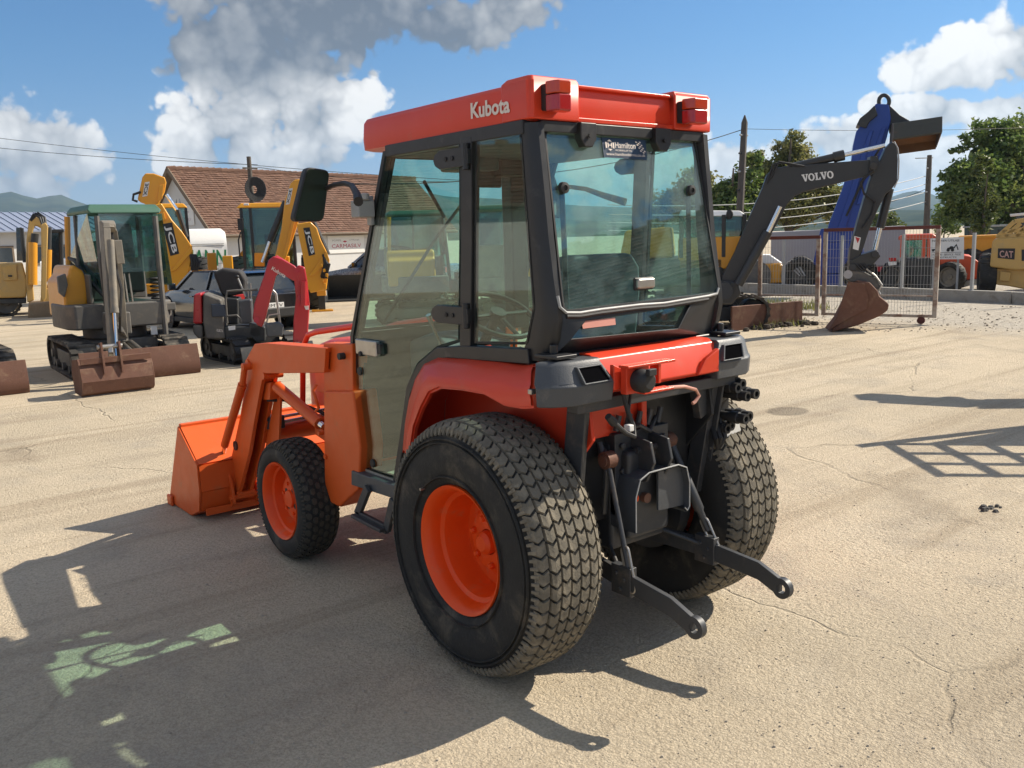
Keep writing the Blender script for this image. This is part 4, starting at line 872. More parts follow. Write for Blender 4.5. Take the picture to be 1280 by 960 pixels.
part('hydraulic_hose', M['black'], A, lambda m: m.tube([F.pt(-.7, 172, 252), F.pt(-.7, 166, 250), F.pt(-.7, 167, 243), F.pt(-.7, 176, 240)], .03, 6))
part('bucket_link', J, A, lambda m: F.slab(m, -1.1, .1, (200, 268), (205, 265), (207, 274), (203, 277)), .01)
part('hose_bundle', M['black'], A, lambda m: [m.tube([F.pt(-1.1, 238+2*k, 318), F.pt(-1.15, 240+3*k, 328), F.pt(-1.1, 240+2*k, 338)], .03, 6) for k in range(4)])
part('valve_bank', J, A, lambda m: [m.box(F.pt(-1.0, 236+4*k, 330).x, F.pt(-1.0, 240+4*k, 330).x, -1.1, -.9, F.pt(-1.0, 240, 344+2*k).z, F.pt(-1.0, 240, 333+2*k).z) for k in range(3)], .01)

# ------------------------------------------------------------------ white van
F = Fr(GD(289, 30), VA(265)-pi/2+RAD(8)); A = F.put('delivery_van', 'white panel van with green lettering parked before the white building', 'van')
vz = F.L(0, (240, 286))[0][1]; Lv = 5.6
ring_ = lambda k: [(0, .45), (0, vz-.55), (.06, vz-.30), (.22, vz-.04), (.4, vz), (1.6, vz), (1.78, vz-.04), (1.94, vz-.3), (2.0, vz-.55), (2.0, .45)]
va = part('body', M['white'], A, lambda m: m.loft([[(-Lv+dx, y, z-dz*(z > 1)) for y, z in ring_(0)] for dx, dz in ((0, .9), (.9, .8), (1.6, .05), (1.9, 0), (Lv-.12, 0), (Lv, .10))]), smooth=40)
part('roof_rib', M['grey'], va, lambda m: [m.box(-Lv+1.9, -.1, -.012, .0, z, z+.02) for z in (vz-.58, vz-.52, 1.1)])
part('side_window', M['carglass'], va, lambda m: m.box(-Lv+1.0, -Lv+1.8, -.012, .01, 1.45, 1.95), .01)
grn = mat('green_van_print', (.015, .20, .075), .5)
o = F.L(-.02, (228, 333), (283, 332), (228, 316)); lettering(F, va, -.018, (229, 333), (282.5, 332), (229, 312.5), 'MANN', 0, 0, grn)
lettering(F, va, -.018, (247, 341), (279, 340), (247, 335.5), 'GmbH', 0, 0, M['grey'])
for x in (-.95, -Lv+.95):
    for y in (.15, 1.85): wheel(A, (x, y, .36), pi/2, .36, .22, .24, M['grey'])

# ------------------------------------------------------------------ cars
def car(label, P, f, body, dims, hatch, plate_txt=None):
    """loc: ground under the rear bumper centre; x forward"""
    Lc, Wc, Hc, hb = dims; A = thing('parked_car', label, 'car', P, math.atan2(f[1], f[0])); w2 = Wc/2
    st_ = [(0, .80, .42, hb-.14), (.06, .93, .33, hb-.03), (.35, .98, .28, hb), (1.2, 1., .24, hb), (Lc*.55, 1., .24, hb-.02), (Lc*.74, .99, .24, hb-.05), (Lc*.90, .95, .26, hb-.16), (Lc-.10, .86, .32, hb-.27), (Lc, .72, .40, hb-.36)]
    def sec(x, k, z0, z1): w = w2*k; return [(x, -w*.92, z0), (x, -w, z0+.12), (x, -w*1.0, z0+.35), (x, -w*.985, z1-.10), (x, -w*.93, z1), (x, w*.93, z1), (x, w*.985, z1-.10), (x, w, z0+.35), (x, w, z0+.12), (x, w*.92, z0)]
    bd = part('body', body, A, lambda m: m.loft([sec(*s) for s in st_]), smooth=45)
    xr0, xr1 = (.12, .50) if hatch else (.75, 1.35); xf1, xf0 = Lc*.56, Lc*.72
    def top(k): return [(xr0+.02, w2*.86*k, hb-.02), (xr1, w2*.72*k, Hc-.02), (xf1, w2*.72*k, Hc-.02), (xf0, w2*.86*k, hb-.06)]
    a, b = top(1), top(-1)
    part('cabin', M['carglass'], A, lambda m: m.loft([a, b], True, True), smooth=0)
    part('roof', body, A, lambda m: m.loft([[(xr1-.10, y, Hc-.035), (xr1+.08, y, Hc+.012), ((xr1+xf1)/2, y, Hc+.035), (xf1-.05, y, Hc+.012), (xf1+.08, y, Hc-.03)] for y in (-w2*.74, -w2*.5, 0, w2*.5, w2*.74)], False, False), smooth=60)
    for sy in (-1, 1):
        for (p, q, wd) in (((xr0, w2*.88, hb-.02), (xr1, w2*.735, Hc), .10), ((xf1, w2*.735, Hc), (xf0, w2*.88, hb-.04), .07), (((xr1+xf1)/2, w2*.735, Hc), ((xr1+xf1)/2+.05, w2*.87, hb), .07), ((xr1+.05, w2*.735, Hc-.0), (xr1-.02, w2*.88, hb), .09)):
            part('window_pillar', body, A, lambda m: m.obox((p[0], sy*p[1], p[2]), (q[0], sy*q[1], q[2]), wd, .03, (0, sy, .3)), .005)
        part('wing_mirror', M['carblk'], A, lambda m: m.box(xf0-.42, xf0-.30, sy*(w2+.02), sy*(w2+.20), hb-.02, hb+.14), .03)
        for x in (xr1+.75, (xr1+xf1)/2+.5): part('door_handle', body, A, lambda m: m.box(x, x+.16, sy*w2*.985, sy*(w2+.02), hb-.17, hb-.14), .006)
        part('tail_lamp', M['lens'], A, lambda m: m.box(-.005, .22, sy*w2*.72, sy*(w2*.97), hb-.22, hb-.06), .02)
        part('headlamp', M['grey'], A, lambda m: m.box(Lc-.30, Lc-.06, sy*w2*.55, sy*w2*.87, hb-.36, hb-.22), .03)
        part('sill', M['black'], A, lambda m: m.box(.9, Lc-.9, sy*w2*.90, sy*w2*.995, .18, .30), .02)
    R = .36 if hatch else .33
    for x in (.92, Lc-.92):
        for sy in (-1, 1):
            part('wheel_arch', M['black'], A, lambda m: m.lathe([(R+.07, -.004), (R+.07, .01), (R-.05, .01)], (x, sy*(w2+.003) if sy > 0 else -(w2+.009), R), 'y', 28))
            wheel(A, (x, sy*(w2-.11), R), pi/2 if sy < 0 else -pi/2, R, R*.66, .24, M['grey'])
    part('rear_bumper', M['black'], A, lambda m: m.box(-.05, .12, -w2*.86, w2*.86, .32, .55), .04)
    if plate_txt:
        pl = part('number_plate', M['white'], A, lambda m: m.box(-.022, -.012, -.27, .27, hb-.42, hb-.30), .003)
        part('plate_band', M['navy'], pl, lambda m: m.box(-.024, -.022, .23, .268, hb-.418, hb-.302))
        text(plate_txt, M['black'], pl, (-.024, .20, hb-.395), (0, -1, 0), (0, 0, 1), .07, .44)
        part('tailgate_trim', M['chrome'], A, lambda m: [m.box(.0, .012, -.35+.16*k, -.31+.16*k, hb-.22, hb-.18) for k in range(5)])
        part('tailgate', body, A, lambda m: m.box(-.012, .06, -w2*.72, w2*.72, hb-.55, hb-.10), .03)
    return A
fv = np.array([-.10, 1.0, 0]); fv /= np.linalg.norm(fv); rv = np.array([fv[1], -fv[0], 0])
fw = GD(214, 19.0); Lc = 4.45; P = fw-(fv*(Lc-.92)-rv*.82)*.87
car('dark suv parked behind the small red boom digger, number plate towards the camera', P, fv, M['carblk'], (Lc, 1.82, 1.36, .96), True, '12MTV').scale = (.87, .87, .87)
fv = np.array(CR*1.0); fv[2] = 0; fv /= np.linalg.norm(fv); fv = -fv*.9+np.array([CF[0], CF[1], 0])*.35; fv /= np.linalg.norm(fv)
P = GD(440, 28)-fv*3.63
car('silver grey car between the backhoe and the tractor cab', P, fv, M['carsil'], (4.5, 1.78, 1.46, .95), False)
tb_ = GD(432, 25.5); tb = thing('loose_bucket', 'black loader bucket lying on the ground before the silver car', 'bucket', tb_, VA(432)-pi/2)
part('shell', M['dark'], tb, lambda m: (m.prism([(0, 0), (.9, 0), (.95, .05), (.5, .75), (.42, .75), (.75, .10), (0, .05)], -.5, 1.4, 'x')), .01)
for x in (-.52, 1.4): part('side_plate', M['dark'], tb, lambda m: m.prism([(0, 0), (.9, 0), (.95, .05), (.5, .75)], x, x+.02, 'x'), .004)

# ------------------------------------------------------------------ small crimson boomed digger
F = Fr((2.72, 10.25, 0), math.atan2(-.46, .88)); A = F.put('mini_excavator', 'tiny grey digger with crimson boom, open seat and black seat cover', 'excavator', 'small tracked excavators on the left')
U = rot(-F.a)
for sx in (-1, 1): crawler(A, U @ Matrix.Translation((sx*.40, 0, 0)), 1.40, .36, .24, M['black'], M['grime'])
part('undercarriage', M['dark'], A, lambda m: (setattr(m, 'M', U), m.box(-.3, .3, -.4, .4, .18, .36), m.cyl((0, 0, .36), (0, 0, .46), .3, 20)), .02)
part('dozer_blade', M['dark'], A, lambda m: (setattr(m, 'M', U), m.prism([(-1.0-y*.7, z*.7) for y, z in bl], -.55, .55, 'x')), .004)
for (nm, mt, t, th, pts, bv) in (
    ('counterweight', M['kred'], -.1, .8, ((247, 366), (257, 364), (258, 402), (246, 402)), .03),
    ('counterweight', M['grime'], -.1, .8, ((246, 403), (258, 403), (258, 420), (252, 420), (246, 412)), .03),
    ('side_panel', M['grime'], -.1, .9, ((259, 364), (281, 372), (284, 390), (286, 420), (262, 420), (259, 400)), .03),
    ('blue_panel', mat('slate_blue_panel', (.028, .04, .062), .45), -.58, .04, ((264, 380), (281, 381), (283, 396), (265, 396)), .01),
    ('deck', M['dark'], -.1, .9, ((284, 405), (330, 404), (332, 418), (286, 422)), .03),
    ('control_tower', M['plast'], -.35, .25, ((299, 375), (315, 373), (317, 404), (300, 404)), .03),
    ('seat_base', M['dark'], .1, .5, ((282, 370), (300, 372), (300, 404), (284, 404)), .03),
    ('seat_cover', M['cloth'], .15, .45, ((268, 340), (280, 335), (303, 338), (309, 350), (308, 366), (285, 370), (279, 368)), .05),
    ('foot_plate', M['plast'], -.75, .12, ((331, 404), (350, 402), (355, 408), (354, 420), (334, 422)), .03),
    ('boom_foot', M['dark'], -.45, .2, ((312, 402), (332, 408), (332, 426), (322, 428), (312, 418)), .02)):
    part(nm, mt, A, lambda m: F.slab(m, t, th, *pts), bv)
for t in (-.58, .25): part('hand_rail', M['grime'], A, lambda m: m.tube([F.pt(t, 284, 404), F.pt(t, 282, 375), F.pt(t, 284, 364), F.pt(t, 296, 363), F.pt(t, 322, 362)], .016, 6))
part('hand_rail', M['grime'], A, lambda m: m.tube([F.pt(-.6, 284, 395), F.pt(-.6, 296, 394), F.pt(-.6, 301, 399), F.pt(-.6, 302, 404)], .014, 6))
part('hand_rail', M['bare'], A, lambda m: m.tube([F.pt(.2, 341, 363), F.pt(.2, 345, 367), F.pt(.2, 350, 404)], .018, 6)); part('foot_bar', M['bare'], A, lambda m: m.tube([F.pt(-.7, 333, 404), F.pt(-.7, 336, 394), F.pt(-.7, 350, 392)], .012, 6))
lv = part('lever', M['bare'], A, lambda m: m.tube([F.pt(-.3, 297, 347), F.pt(-.3, 307, 371)], .014, 6)); part('lever_knob', M['black'], lv, lambda m: m.ball(F.pt(-.3, 296.5, 346), .028, 6))
for k in (0, 1): part('lever', M['bare'], A, lambda m: m.tube([F.pt(-.3, 309+4*k, 352+2*k), F.pt(-.3, 311+3*k, 373)], .012, 6))
lettering(F, A, -.553, (271, 414.5), (279, 415.5), (271, 411), 'KUBOTA', 0, 0, M['print'])
part('decal', M['white'], A, lambda m: F.slab(m, -.565, .01, (285, 408), (294, 407), (294, 412), (286, 413)))
K = M['kred']
b1_ = part('boom', K, A, lambda m: F.slab(m, -.62, .13, (322, 406), (316, 398), (318, 380), (330, 345), (336, 325), (342, 320), (352, 323), (368, 332), (376, 340), (372, 352), (365, 350), (350, 341), (345, 345), (340, 365), (332, 398), (328, 409)), .02)
part('stick', K, A, lambda m: F.slab(m, -.62, .12, (366, 340), (373, 331), (381, 334), (384, 350), (387, 380), (386, 400), (384, 432), (376, 436), (366, 436), (367, 400), (370, 372), (368, 352)), .02)
part('stick_cylinder', K, A, lambda m: m.cyl(F.pt(-.55, 344, 322), F.pt(-.55, 364, 334), .045, 10)); part('boom_cylinder', K, A, lambda m: m.cyl(F.pt(-.75, 380, 352), F.pt(-.75, 380, 382), .05, 10))
part('bucket_link', K, A, lambda m: (F.slab(m, -.62, .16, (364, 430), (374, 424), (380, 434), (376, 440), (366, 441)), m.cyl(F.pt(-.7, 368, 433), F.pt(-.54, 368, 433), .05, 12)), .01)
part('bucket', M['dark'], A, lambda m: F.slab(m, -.62, .42, (362, 440), (382, 436), (384, 455), (372, 463), (356, 458)), .03)
lettering(F, b1_, -.688, (339, 337), (356, 347.5), (341, 333), 'Kubota', 0, 0, M['print'])
for (u, v) in ((345, 326), (372, 338), (376, 372), (321, 400)): part('pivot_pin', K, A, lambda m: m.cyl(F.pt(-.72, u, v), F.pt(-.52, u, v), .045, 12))
part('reflector', M['white'], A, lambda m: F.slab(m, -.70, .02, (380, 382), (386, 382), (386, 387), (382, 387)))

# ------------------------------------------------------------------ black VOLVO digger
bt_ = GR(1036, 413); e_ = np.array([.64, -.77]); e_ /= np.linalg.norm(e_); ang = math.atan2(e_[1], e_[0])
F = Fr(bt_-np.array([e_[0], e_[1], 0])*2.4, ang); A = F.put('crawler_excavator', 'charcoal excavator with VOLVO on its boom and rusty bucket tip on the ground', 'excavator')
VB = mat('charcoal_boom_paint', (.030, .031, .031), .42, var=.12, vs=3, dirt=(.10, .09, .075), da=.12, ds=4)
bo = part('boom', VB, A, lambda m: F.slab(m, .0, .22, (902, 346), (918, 315), (936, 272), (952, 236), (958, 219), (966, 211), (985, 208), (1088, 200), (1096, 205), (1095, 214), (1088, 219), (1005, 240), (992, 246), (983, 256), (972, 278), (952, 312), (930, 345), (922, 360), (905, 365)), .02)
GV = [(0, 1), (.5, 1), (.5, .87), (.41, .87), (.60, .32), (.76, .87), (.66, .87), (.66, 1), (1.05, 1), (1.05, .87), (.96, .87), (.66, 0), (.42, 0), (.11, .87), (0, .87)]
GL = [(0, 1), (.48, 1), (.48, .87), (.38, .87), (.38, .14), (.60, .14), (.70, .38), (.83, .38), (.81, 0), (0, 0), (0, .13), (.10, .13), (.10, .87), (0, .87)]
o_, x_, y_ = F.pt(-.1135, 1003, 227.3), F.pt(-.1135, 1042.5, 222.4), F.pt(-.1135, 1001.6, 218.3); m = MB()
for ch, at_ in (('V', 0), ('O', 1.02), ('L', 2.14), ('V', 2.98), ('O', 4.02)):
    P_ = lambda a, b: o_+(x_-o_)*((at_+a)/5.06)+(y_-o_)*b
    if ch == 'O':
        oo = [P_(.52+.52*cos(t), .5+.52*sin(t)) for t in np.linspace(0, 2*pi, 21)[:-1]]; ii = [P_(.52+.25*cos(t), .5+.36*sin(t)) for t in np.linspace(0, 2*pi, 21)[:-1]]; ring(m, oo, ii, (0, -.004, 0))
    else: slab(m, [P_(*g) for g in (GV if ch == 'V' else GL)], (0, -.004, 0))
m.build('lettering', M['white'], bo, smooth=0)
part('stick', VB, A, lambda m: F.slab(m, .0, .20, (1114, 177), (1119, 183), (1121, 200), (1120, 226), (1114, 236), (1106, 243), (1096, 262), (1086, 285), (1078, 310), (1072, 326), (1060, 330), (1062, 312), (1070, 280), (1078, 252), (1085, 228), (1090, 216), (1098, 202), (1106, 185)), .02)
part('stick_edge', M['bare'], A, lambda m: m.tube([F.pt(0, u, v)+Vector((.012, -.10, 0)) for u, v in ((1115, 178), (1119.5, 186), (1121, 202), (1120, 224), (1115, 235))], .012, 6))
cyl_ = part('stick_cylinder', VB, A, lambda m: m.cyl(F.pt(-.02, 985, 210), F.pt(-.02, 1054, 194), .065, 14)); part('cylinder_rod', M['chrome'], cyl_, lambda m: m.cyl(F.pt(-.02, 1052, 194.5), F.pt(-.02, 1106, 182), .035, 12))
part('cylinder_head', VB, cyl_, lambda m: m.cyl(F.pt(-.02, 1042, 196.8), F.pt(-.02, 1055, 193.8), .085, 14))
cyl_ = part('boom_cylinder', VB, A, lambda m: m.cyl(F.pt(-.22, 923, 356), F.pt(-.22, 960, 290), .075, 14)); part('cylinder_rod', M['chrome'], cyl_, lambda m: m.cyl(F.pt(-.22, 959, 292), F.pt(-.22, 975, 258), .04, 12))
cyl_ = part('bucket_cylinder', VB, A, lambda m: m.cyl(F.pt(.12, 1112, 236), F.pt(.12, 1100, 285), .07, 14)); part('cylinder_rod', M['chrome'], cyl_, lambda m: m.cyl(F.pt(.12, 1100, 284), F.pt(.12, 1092, 318), .04, 12))
part('hydraulic_hose', M['black'], A, lambda m: m.tube([F.pt(-.14, 1092, 212), F.pt(-.15, 1076, 228), F.pt(-.15, 1080, 242), F.pt(-.14, 1094, 252), F.pt(-.13, 1090, 268), F.pt(-.12, 1078, 285)], .018, 6))
part('hydraulic_hose', M['black'], A, lambda m: [m.tube([F.pt(-.14, 958+3*k, 230-4*k), F.pt(-.15, 966+4*k, 206-2*k), F.pt(-.14, 980+5*k, 203+k), F.pt(-.12, 990+8*k, 208)], .016, 6) for k in range(3)])
part('boom_bracket', VB, A, lambda m: (F.slab(m, .0, .30, (1086, 196), (1094, 196), (1098, 204), (1092, 216), (1084, 214)), m.cyl(F.pt(-.2, 1092, 207), F.pt(.2, 1092, 207), .06, 12)), .01)
part('stick_sticker', M['white'], A, lambda m: F.slab(m, -.103, .004, (1068, 295), (1076, 297), (1073, 313), (1066, 311))); part('sticker_mark', M['kred'], A, lambda m: F.slab(m, -.107, .003, (1069, 296), (1075, 298), (1072, 304)))
part('bucket_link', VB, A, lambda m: (F.slab(m, .0, .26, (1060, 326), (1076, 318), (1094, 312), (1099, 320), (1090, 330), (1074, 338), (1062, 342)), m.cyl(F.pt(-.16, 1094, 318), F.pt(.16, 1094, 318), .06, 12), m.cyl(F.pt(-.16, 1066, 334), F.pt(.16, 1066, 334), .06, 12)), .01)
part('hose_bundle', M['black'], A, lambda m: [m.tube([F.pt(-.14, 1070+5*k, 330), F.pt(-.16, 1078+4*k, 338), F.pt(-.14, 1086+3*k, 332), F.pt(-.12, 1092, 340+3*k)], .02, 6) for k in range(3)])
cpl = part('quick_coupler', M['grime'], A, lambda m: F.slab(m, .0, .28, (1056, 342), (1062, 337), (1080, 340), (1093, 347), (1100, 358), (1092, 363), (1078, 352), (1062, 352), (1056, 348)), .02)
part('coupler_pin', M['bare'], cpl, lambda m: (m.cyl(F.pt(-.17, 1060, 343), F.pt(.17, 1060, 343), .07, 14), m.tube([F.pt(-.16, 1083, 336), F.pt(-.16, 1094, 345), F.pt(-.16, 1102, 356), F.pt(-.16, 1098, 364), F.pt(-.16, 1100, 368)], .02, 6)))
bs = ((1066, 349), (1082, 351), (1092, 362), (1094, 368), (1106, 378), (1104, 386), (1094, 393), (1068, 404), (1034, 413), (1046, 398), (1056, 378))
bu = part('bucket', M['rust'], A, lambda m: F.slab(m, .10, .75, *bs), .03)
part('bucket_cheek', M['rust'], bu, lambda m: F.slab(m, -.29, .03, (1060, 352), (1080, 354), (1086, 372), (1084, 386), (1036, 412), (1046, 396)), .008)
for t in (-.2, .02, .24, .44): part('bucket_tooth', M['rust'], bu, lambda m: F.slab(m, t, .07, (1034, 413), (1044, 402), (1050, 408)), .004)
# base: tracks, blade, body, cab behind the tractor
U2 = Matrix.Translation((F.pt(1.3, 905, 400).x-.55, 1.25, 0)) @ Matrix.Rotation(pi/2+RAD(10), 4, 'Z'); xc = U2.translation.x
for s in (-.78, .78): crawler(A, U2 @ Matrix.Translation((s, 0, 0)), 2.3, .56, .40, M['belt'], M['dark'])
part('undercarriage', M['dark'], A, lambda m: (m.box(xc-.7, xc+.7, .7, 1.8, .25, .6), m.cyl((xc, 1.25, .6), (xc, 1.25, .75), .55, 20)), .02)
b0_, b1_ = F.L(.1, (918, 413))[0][0], 0
pA, pB = Vector(GR(915, 414)-F.o), Vector(GR(1003, 405)-F.o); Rm_ = np.stack([F.e, F.n]); a2 = Rm_ @ np.array(pA); c2 = Rm_ @ np.array(pB); dv = Vector((c2[0]-a2[0], c2[1]-a2[1], 0)); hb_ = .42
part('dozer_blade', M['rust'], A, lambda m: (m.add([(a2[0], a2[1], 0), (c2[0], c2[1], 0), (c2[0], c2[1], hb_), (a2[0], a2[1], hb_), (a2[0]-.02, a2[1]+.06, 0), (c2[0]-.02, c2[1]+.06, 0), (c2[0]-.03, c2[1]+.05, hb_), (a2[0]-.03, a2[1]+.05, hb_)], [(0, 1, 2, 3), (4, 7, 6, 5), (0, 4, 5, 1), (2, 6, 7, 3), (0, 3, 7, 4), (1, 5, 6, 2)])), .01)
part('tarpaulin', M['cloth'], A, lambda m: m.loft([[F.pt(1.0, 900+9*k, 384-1.5*(k % 2)+1.2*k), F.pt(1.2, 900+9*k, 380+1.2*k+1.5*(k % 3)), F.pt(1.6, 900+9*k, 382+1.2*k), F.pt(.95, 901+9*k, 394+.5*k)] for k in range(9)]), .0, smooth=25)
part('upper_body', M['dark'], A, lambda m: m.prism([(xc-1.3, .3), (xc+.5, .3), (xc+.75, .9), (xc+.75, 1.6), (xc+.4, 2.2), (xc-1.3, 2.2)], .75, 1.25, 'z'), .04)
part('engine_cover', M['yel'], A, lambda m: m.prism([(xc-1.3, 1.25), (xc-.35, 1.25), (xc-.4, 1.8), (xc-1.2, 1.75)], .4, 2.1, 'y'), .05)
part('swing_post', VB, A, lambda m: (F.slab(m, .0, .35, (893, 350), (922, 352), (926, 366), (914, 380), (896, 380)), m.cyl(F.pt(-.25, 908, 357), F.pt(.25, 908, 357), .08, 12)), .03)
part('slew_motor', M['dark'], A, lambda m: m.cyl(F.pt(-.30, 906, 364), F.pt(.1, 906, 364), .14, 14))
c0, c1 = F.pt(.8, 884, 300).x, F.pt(.8, 932, 300).x; zr = F.pt(.5, 910, 264).z; zb = 1.25
part('cab_roof', M['white'], A, lambda m: m.loft([[(c0-.5, .3, zr-.06), (c1, .3, zr-.10), (c1, 1.35, zr-.10), (c0-.5, 1.35, zr-.06)], [(c0-.45, .38, zr+.04), (c1-.12, .38, zr-.0), (c1-.12, 1.3, zr-.0), (c0-.45, 1.3, zr+.04)]]), .02)
for x, y in ((c1-.05, .33), (c1-.05, 1.3), (c0-.45, .33), (c0-.45, 1.3), (c0+.27, .33)): part('cab_pillar', M['dark'], A, lambda m: m.obox((x, y, zb), (x, y, zr-.06), .07, .07), .01)
for (p, q) in (((c0-.4, .33), (c1-.1, .33)), ((c0-.4, 1.3), (c1-.1, 1.3)), ((c1-.05, .4), (c1-.05, 1.25))): part('cab_window', M['cglass'], A, lambda m: slab(m, [(*p, zb+.35), (*q, zb+.35), (*q, zr-.08), (*p, zr-.08)], (.006, .006, 0)), smooth=0)
part('cab_base', M['yel'], A, lambda m: m.box(c0-.5, c1, .3, 1.35, zb-.2, zb+.35), .03)
part('wing_mirror', M['black'], A, lambda m: m.ball(F.pt(.2, 912, 268), (.06, .04, .09), 6))
# soil and weeds pushed up against the blade
m = MB(); g = random.Random(4)
for i in range(170):
    f = g.random(); p = GR(912+f*95, 412-f*8)+np.array([g.gauss(0, .10), g.gauss(0, .10), 0])-np.append(F.n[:2], 0)*abs(g.gauss(.08, .1)); r = .025+.06*g.random()**2
    m.ball((p[0], p[1], r*.4), (r, r*.9, r*.8), 4)
stuff(m.build('soil_heap', M['mud'], smooth=0, weld=False))
m = MB()
for i in range(420):
    f = g.random()**.8; p = GR(935+f*60, 411-f*6)+np.array([g.gauss(0, .12), g.gauss(0, .12), 0]); h = .05+.12*g.random(); a = g.random()*6.28
    m.add([(p[0]-.012*cos(a), p[1]-.012*sin(a), 0), (p[0]+.012*cos(a), p[1]+.012*sin(a), 0), (p[0]+.05*sin(a), p[1]+.05*cos(a), h)], [(0, 1, 2)])
stuff(m.build('weeds', LV[1], smooth=0, weld=False))
m = MB()
for i in range(600):
    f = g.random(); p = GR(930+f*90, 386)+np.array([g.gauss(0, .25), g.gauss(0, .25), 0]); h = .08+.2*g.random(); a = g.random()*6.28
    m.add([(p[0]-.014*cos(a), p[1]-.014*sin(a), 0), (p[0]+.014*cos(a), p[1]+.014*sin(a), 0), (p[0]+.06*sin(a), p[1]+.06*cos(a), h)], [(0, 1, 2)])
stuff(m.build('grass', LV[1], smooth=0, weld=False))

# ------------------------------------------------------------------ blue loader with its arm up
F = Fr(GD(1020, 24.5), VA(1020)-pi/2); A = F.put('blue_loader', 'royal blue loader with tall raised arm carrying a dark bucket', 'loader')
part('lift_arm', M['blue'], A, lambda m: F.slab(m, .3, .55, (1030, 303), (1036, 280), (1052, 238), (1064, 200), (1066, 182), (1070, 165), (1086, 146), (1094, 131), (1110, 132), (1113, 150), (1108, 172), (1098, 205), (1078, 262), (1068, 303)), .03)
part('arm_rib', M['blue'], A, lambda m: F.slab(m, .0, .06, (1086, 165), (1092, 163), (1056, 290), (1046, 290)), .02)
part('arm_rib', M['blue'], A, lambda m: F.slab(m, .0, .06, (1102, 160), (1108, 160), (1078, 255), (1070, 256)), .02)
part('arm_head', M['dark'], A, lambda m: (F.slab(m, .3, .8, (1070, 158), (1074, 150), (1084, 142), (1092, 134), (1096, 146), (1086, 154), (1082, 162)), F.slab(m, .35, .5, (1110, 132), (1124, 145), (1136, 152), (1140, 160), (1128, 166), (1112, 166))), .02)
m = MB(); m.tube([F.pt(.1, 1105+6.5*cos(t), 127-8*sin(t)) for t in np.linspace(-.6, pi+.4, 14)], .05, 8); m.build('lifting_ring', M['dark'], A)
q0, q1 = F.L(.3, (1114, 165), (1172, 150)); x0, x1 = q0[0], q1[0]; zT, zB = F.L(.3, (1150, 150))[0][1], F.L(-.3, (1150, 183))[0][1]
H_ = zT-zB; prf = [(-.62, zB+.42*H_), (-.50, zT-.03), (-.2, zT), (.35, zT-.06), (.55, zB+.35*H_), (.42, zB)]
lean = F.L(.3, (1172, 150))[0][1]-F.L(.3, (1120, 158))[0][1]
def bk2(m):
    for p, q in zip(prf, prf[1:]):
        m.add([(x0, p[0], p[1]-lean), (x1, p[0], p[1]), (x1, q[0], q[1]), (x0, q[0], q[1]-lean), (x0, p[0]+.02, p[1]-lean-.04), (x1, p[0]+.02, p[1]-.04), (x1, q[0]-.02, q[1]-.03), (x0, q[0]-.02, q[1]-.03-lean)], [(0, 1, 2, 3), (4, 7, 6, 5), (0, 4, 5, 1), (2, 6, 7, 3), (0, 3, 7, 4), (1, 5, 6, 2)])
bu = part('bucket', mat('dark_olive_bucket', (.055, .055, .045), .5, metal=.2, dirt=(.16, .09, .04), da=.15, ds=3), A, bk2, smooth=30)
m = MB()
for p, q in (((.525, zB+.34*H_-.03), (.395, zB-.02)), ((.33, zT-.11), (.525, zB+.34*H_-.03))): m.add([(x0, p[0], p[1]-lean), (x1, p[0], p[1]), (x1, q[0], q[1]), (x0, q[0], q[1]-lean), (x0, p[0]-.02, p[1]-lean-.02), (x1, p[0]-.02, p[1]-.02), (x1, q[0]-.02, q[1]-.02), (x0, q[0]-.02, q[1]-.02-lean)], [(0, 1, 2, 3), (4, 7, 6, 5), (0, 4, 5, 1), (2, 6, 7, 3), (0, 3, 7, 4), (1, 5, 6, 2)])
m.build('bucket_lining', mat('rust_brown_lining', (.20, .10, .045), .8, var=.3, vs=4, dirt=(.10, .07, .05), da=.3), bu)
for x, dl in ((x0-.02, lean), (x1, 0)): part('bucket_side', M['grime'], bu, lambda m: m.prism([(y, z-dl) for y, z in prf], x, x+.02, 'x'), .004)
part('body', M['blue'], A, lambda m: F.slab(m, .8, 1.6, (985, 342), (1085, 340), (1086, 360), (984, 362)), .05)
part('mast_foot', M['blue'], A, lambda m: F.slab(m, .5, .9, (1026, 286), (1072, 282), (1076, 298), (1084, 340), (1014, 342), (1022, 300)), .03)
part('chassis', M['dark'], A, lambda m: F.slab(m, .8, 1.3, (988, 360), (1084, 358), (1084, 367), (988, 368)), .03)
for u in (1000, 1074):
    for t in (0.0, 1.6): p = F.pt(t, u, 350); wheel(A, (p.x, t, .45), pi/2, .45, .24, .32, M['dark'], 14)
part('arm_hoses', M['black'], A, lambda m: [m.tube([F.pt(-.02, 1100-3*k, 185+10*k), F.pt(-.06, 1085-5*k, 210+12*k), F.pt(-.03, 1062-4*k, 262+8*k)], .03, 6) for k in range(2)])

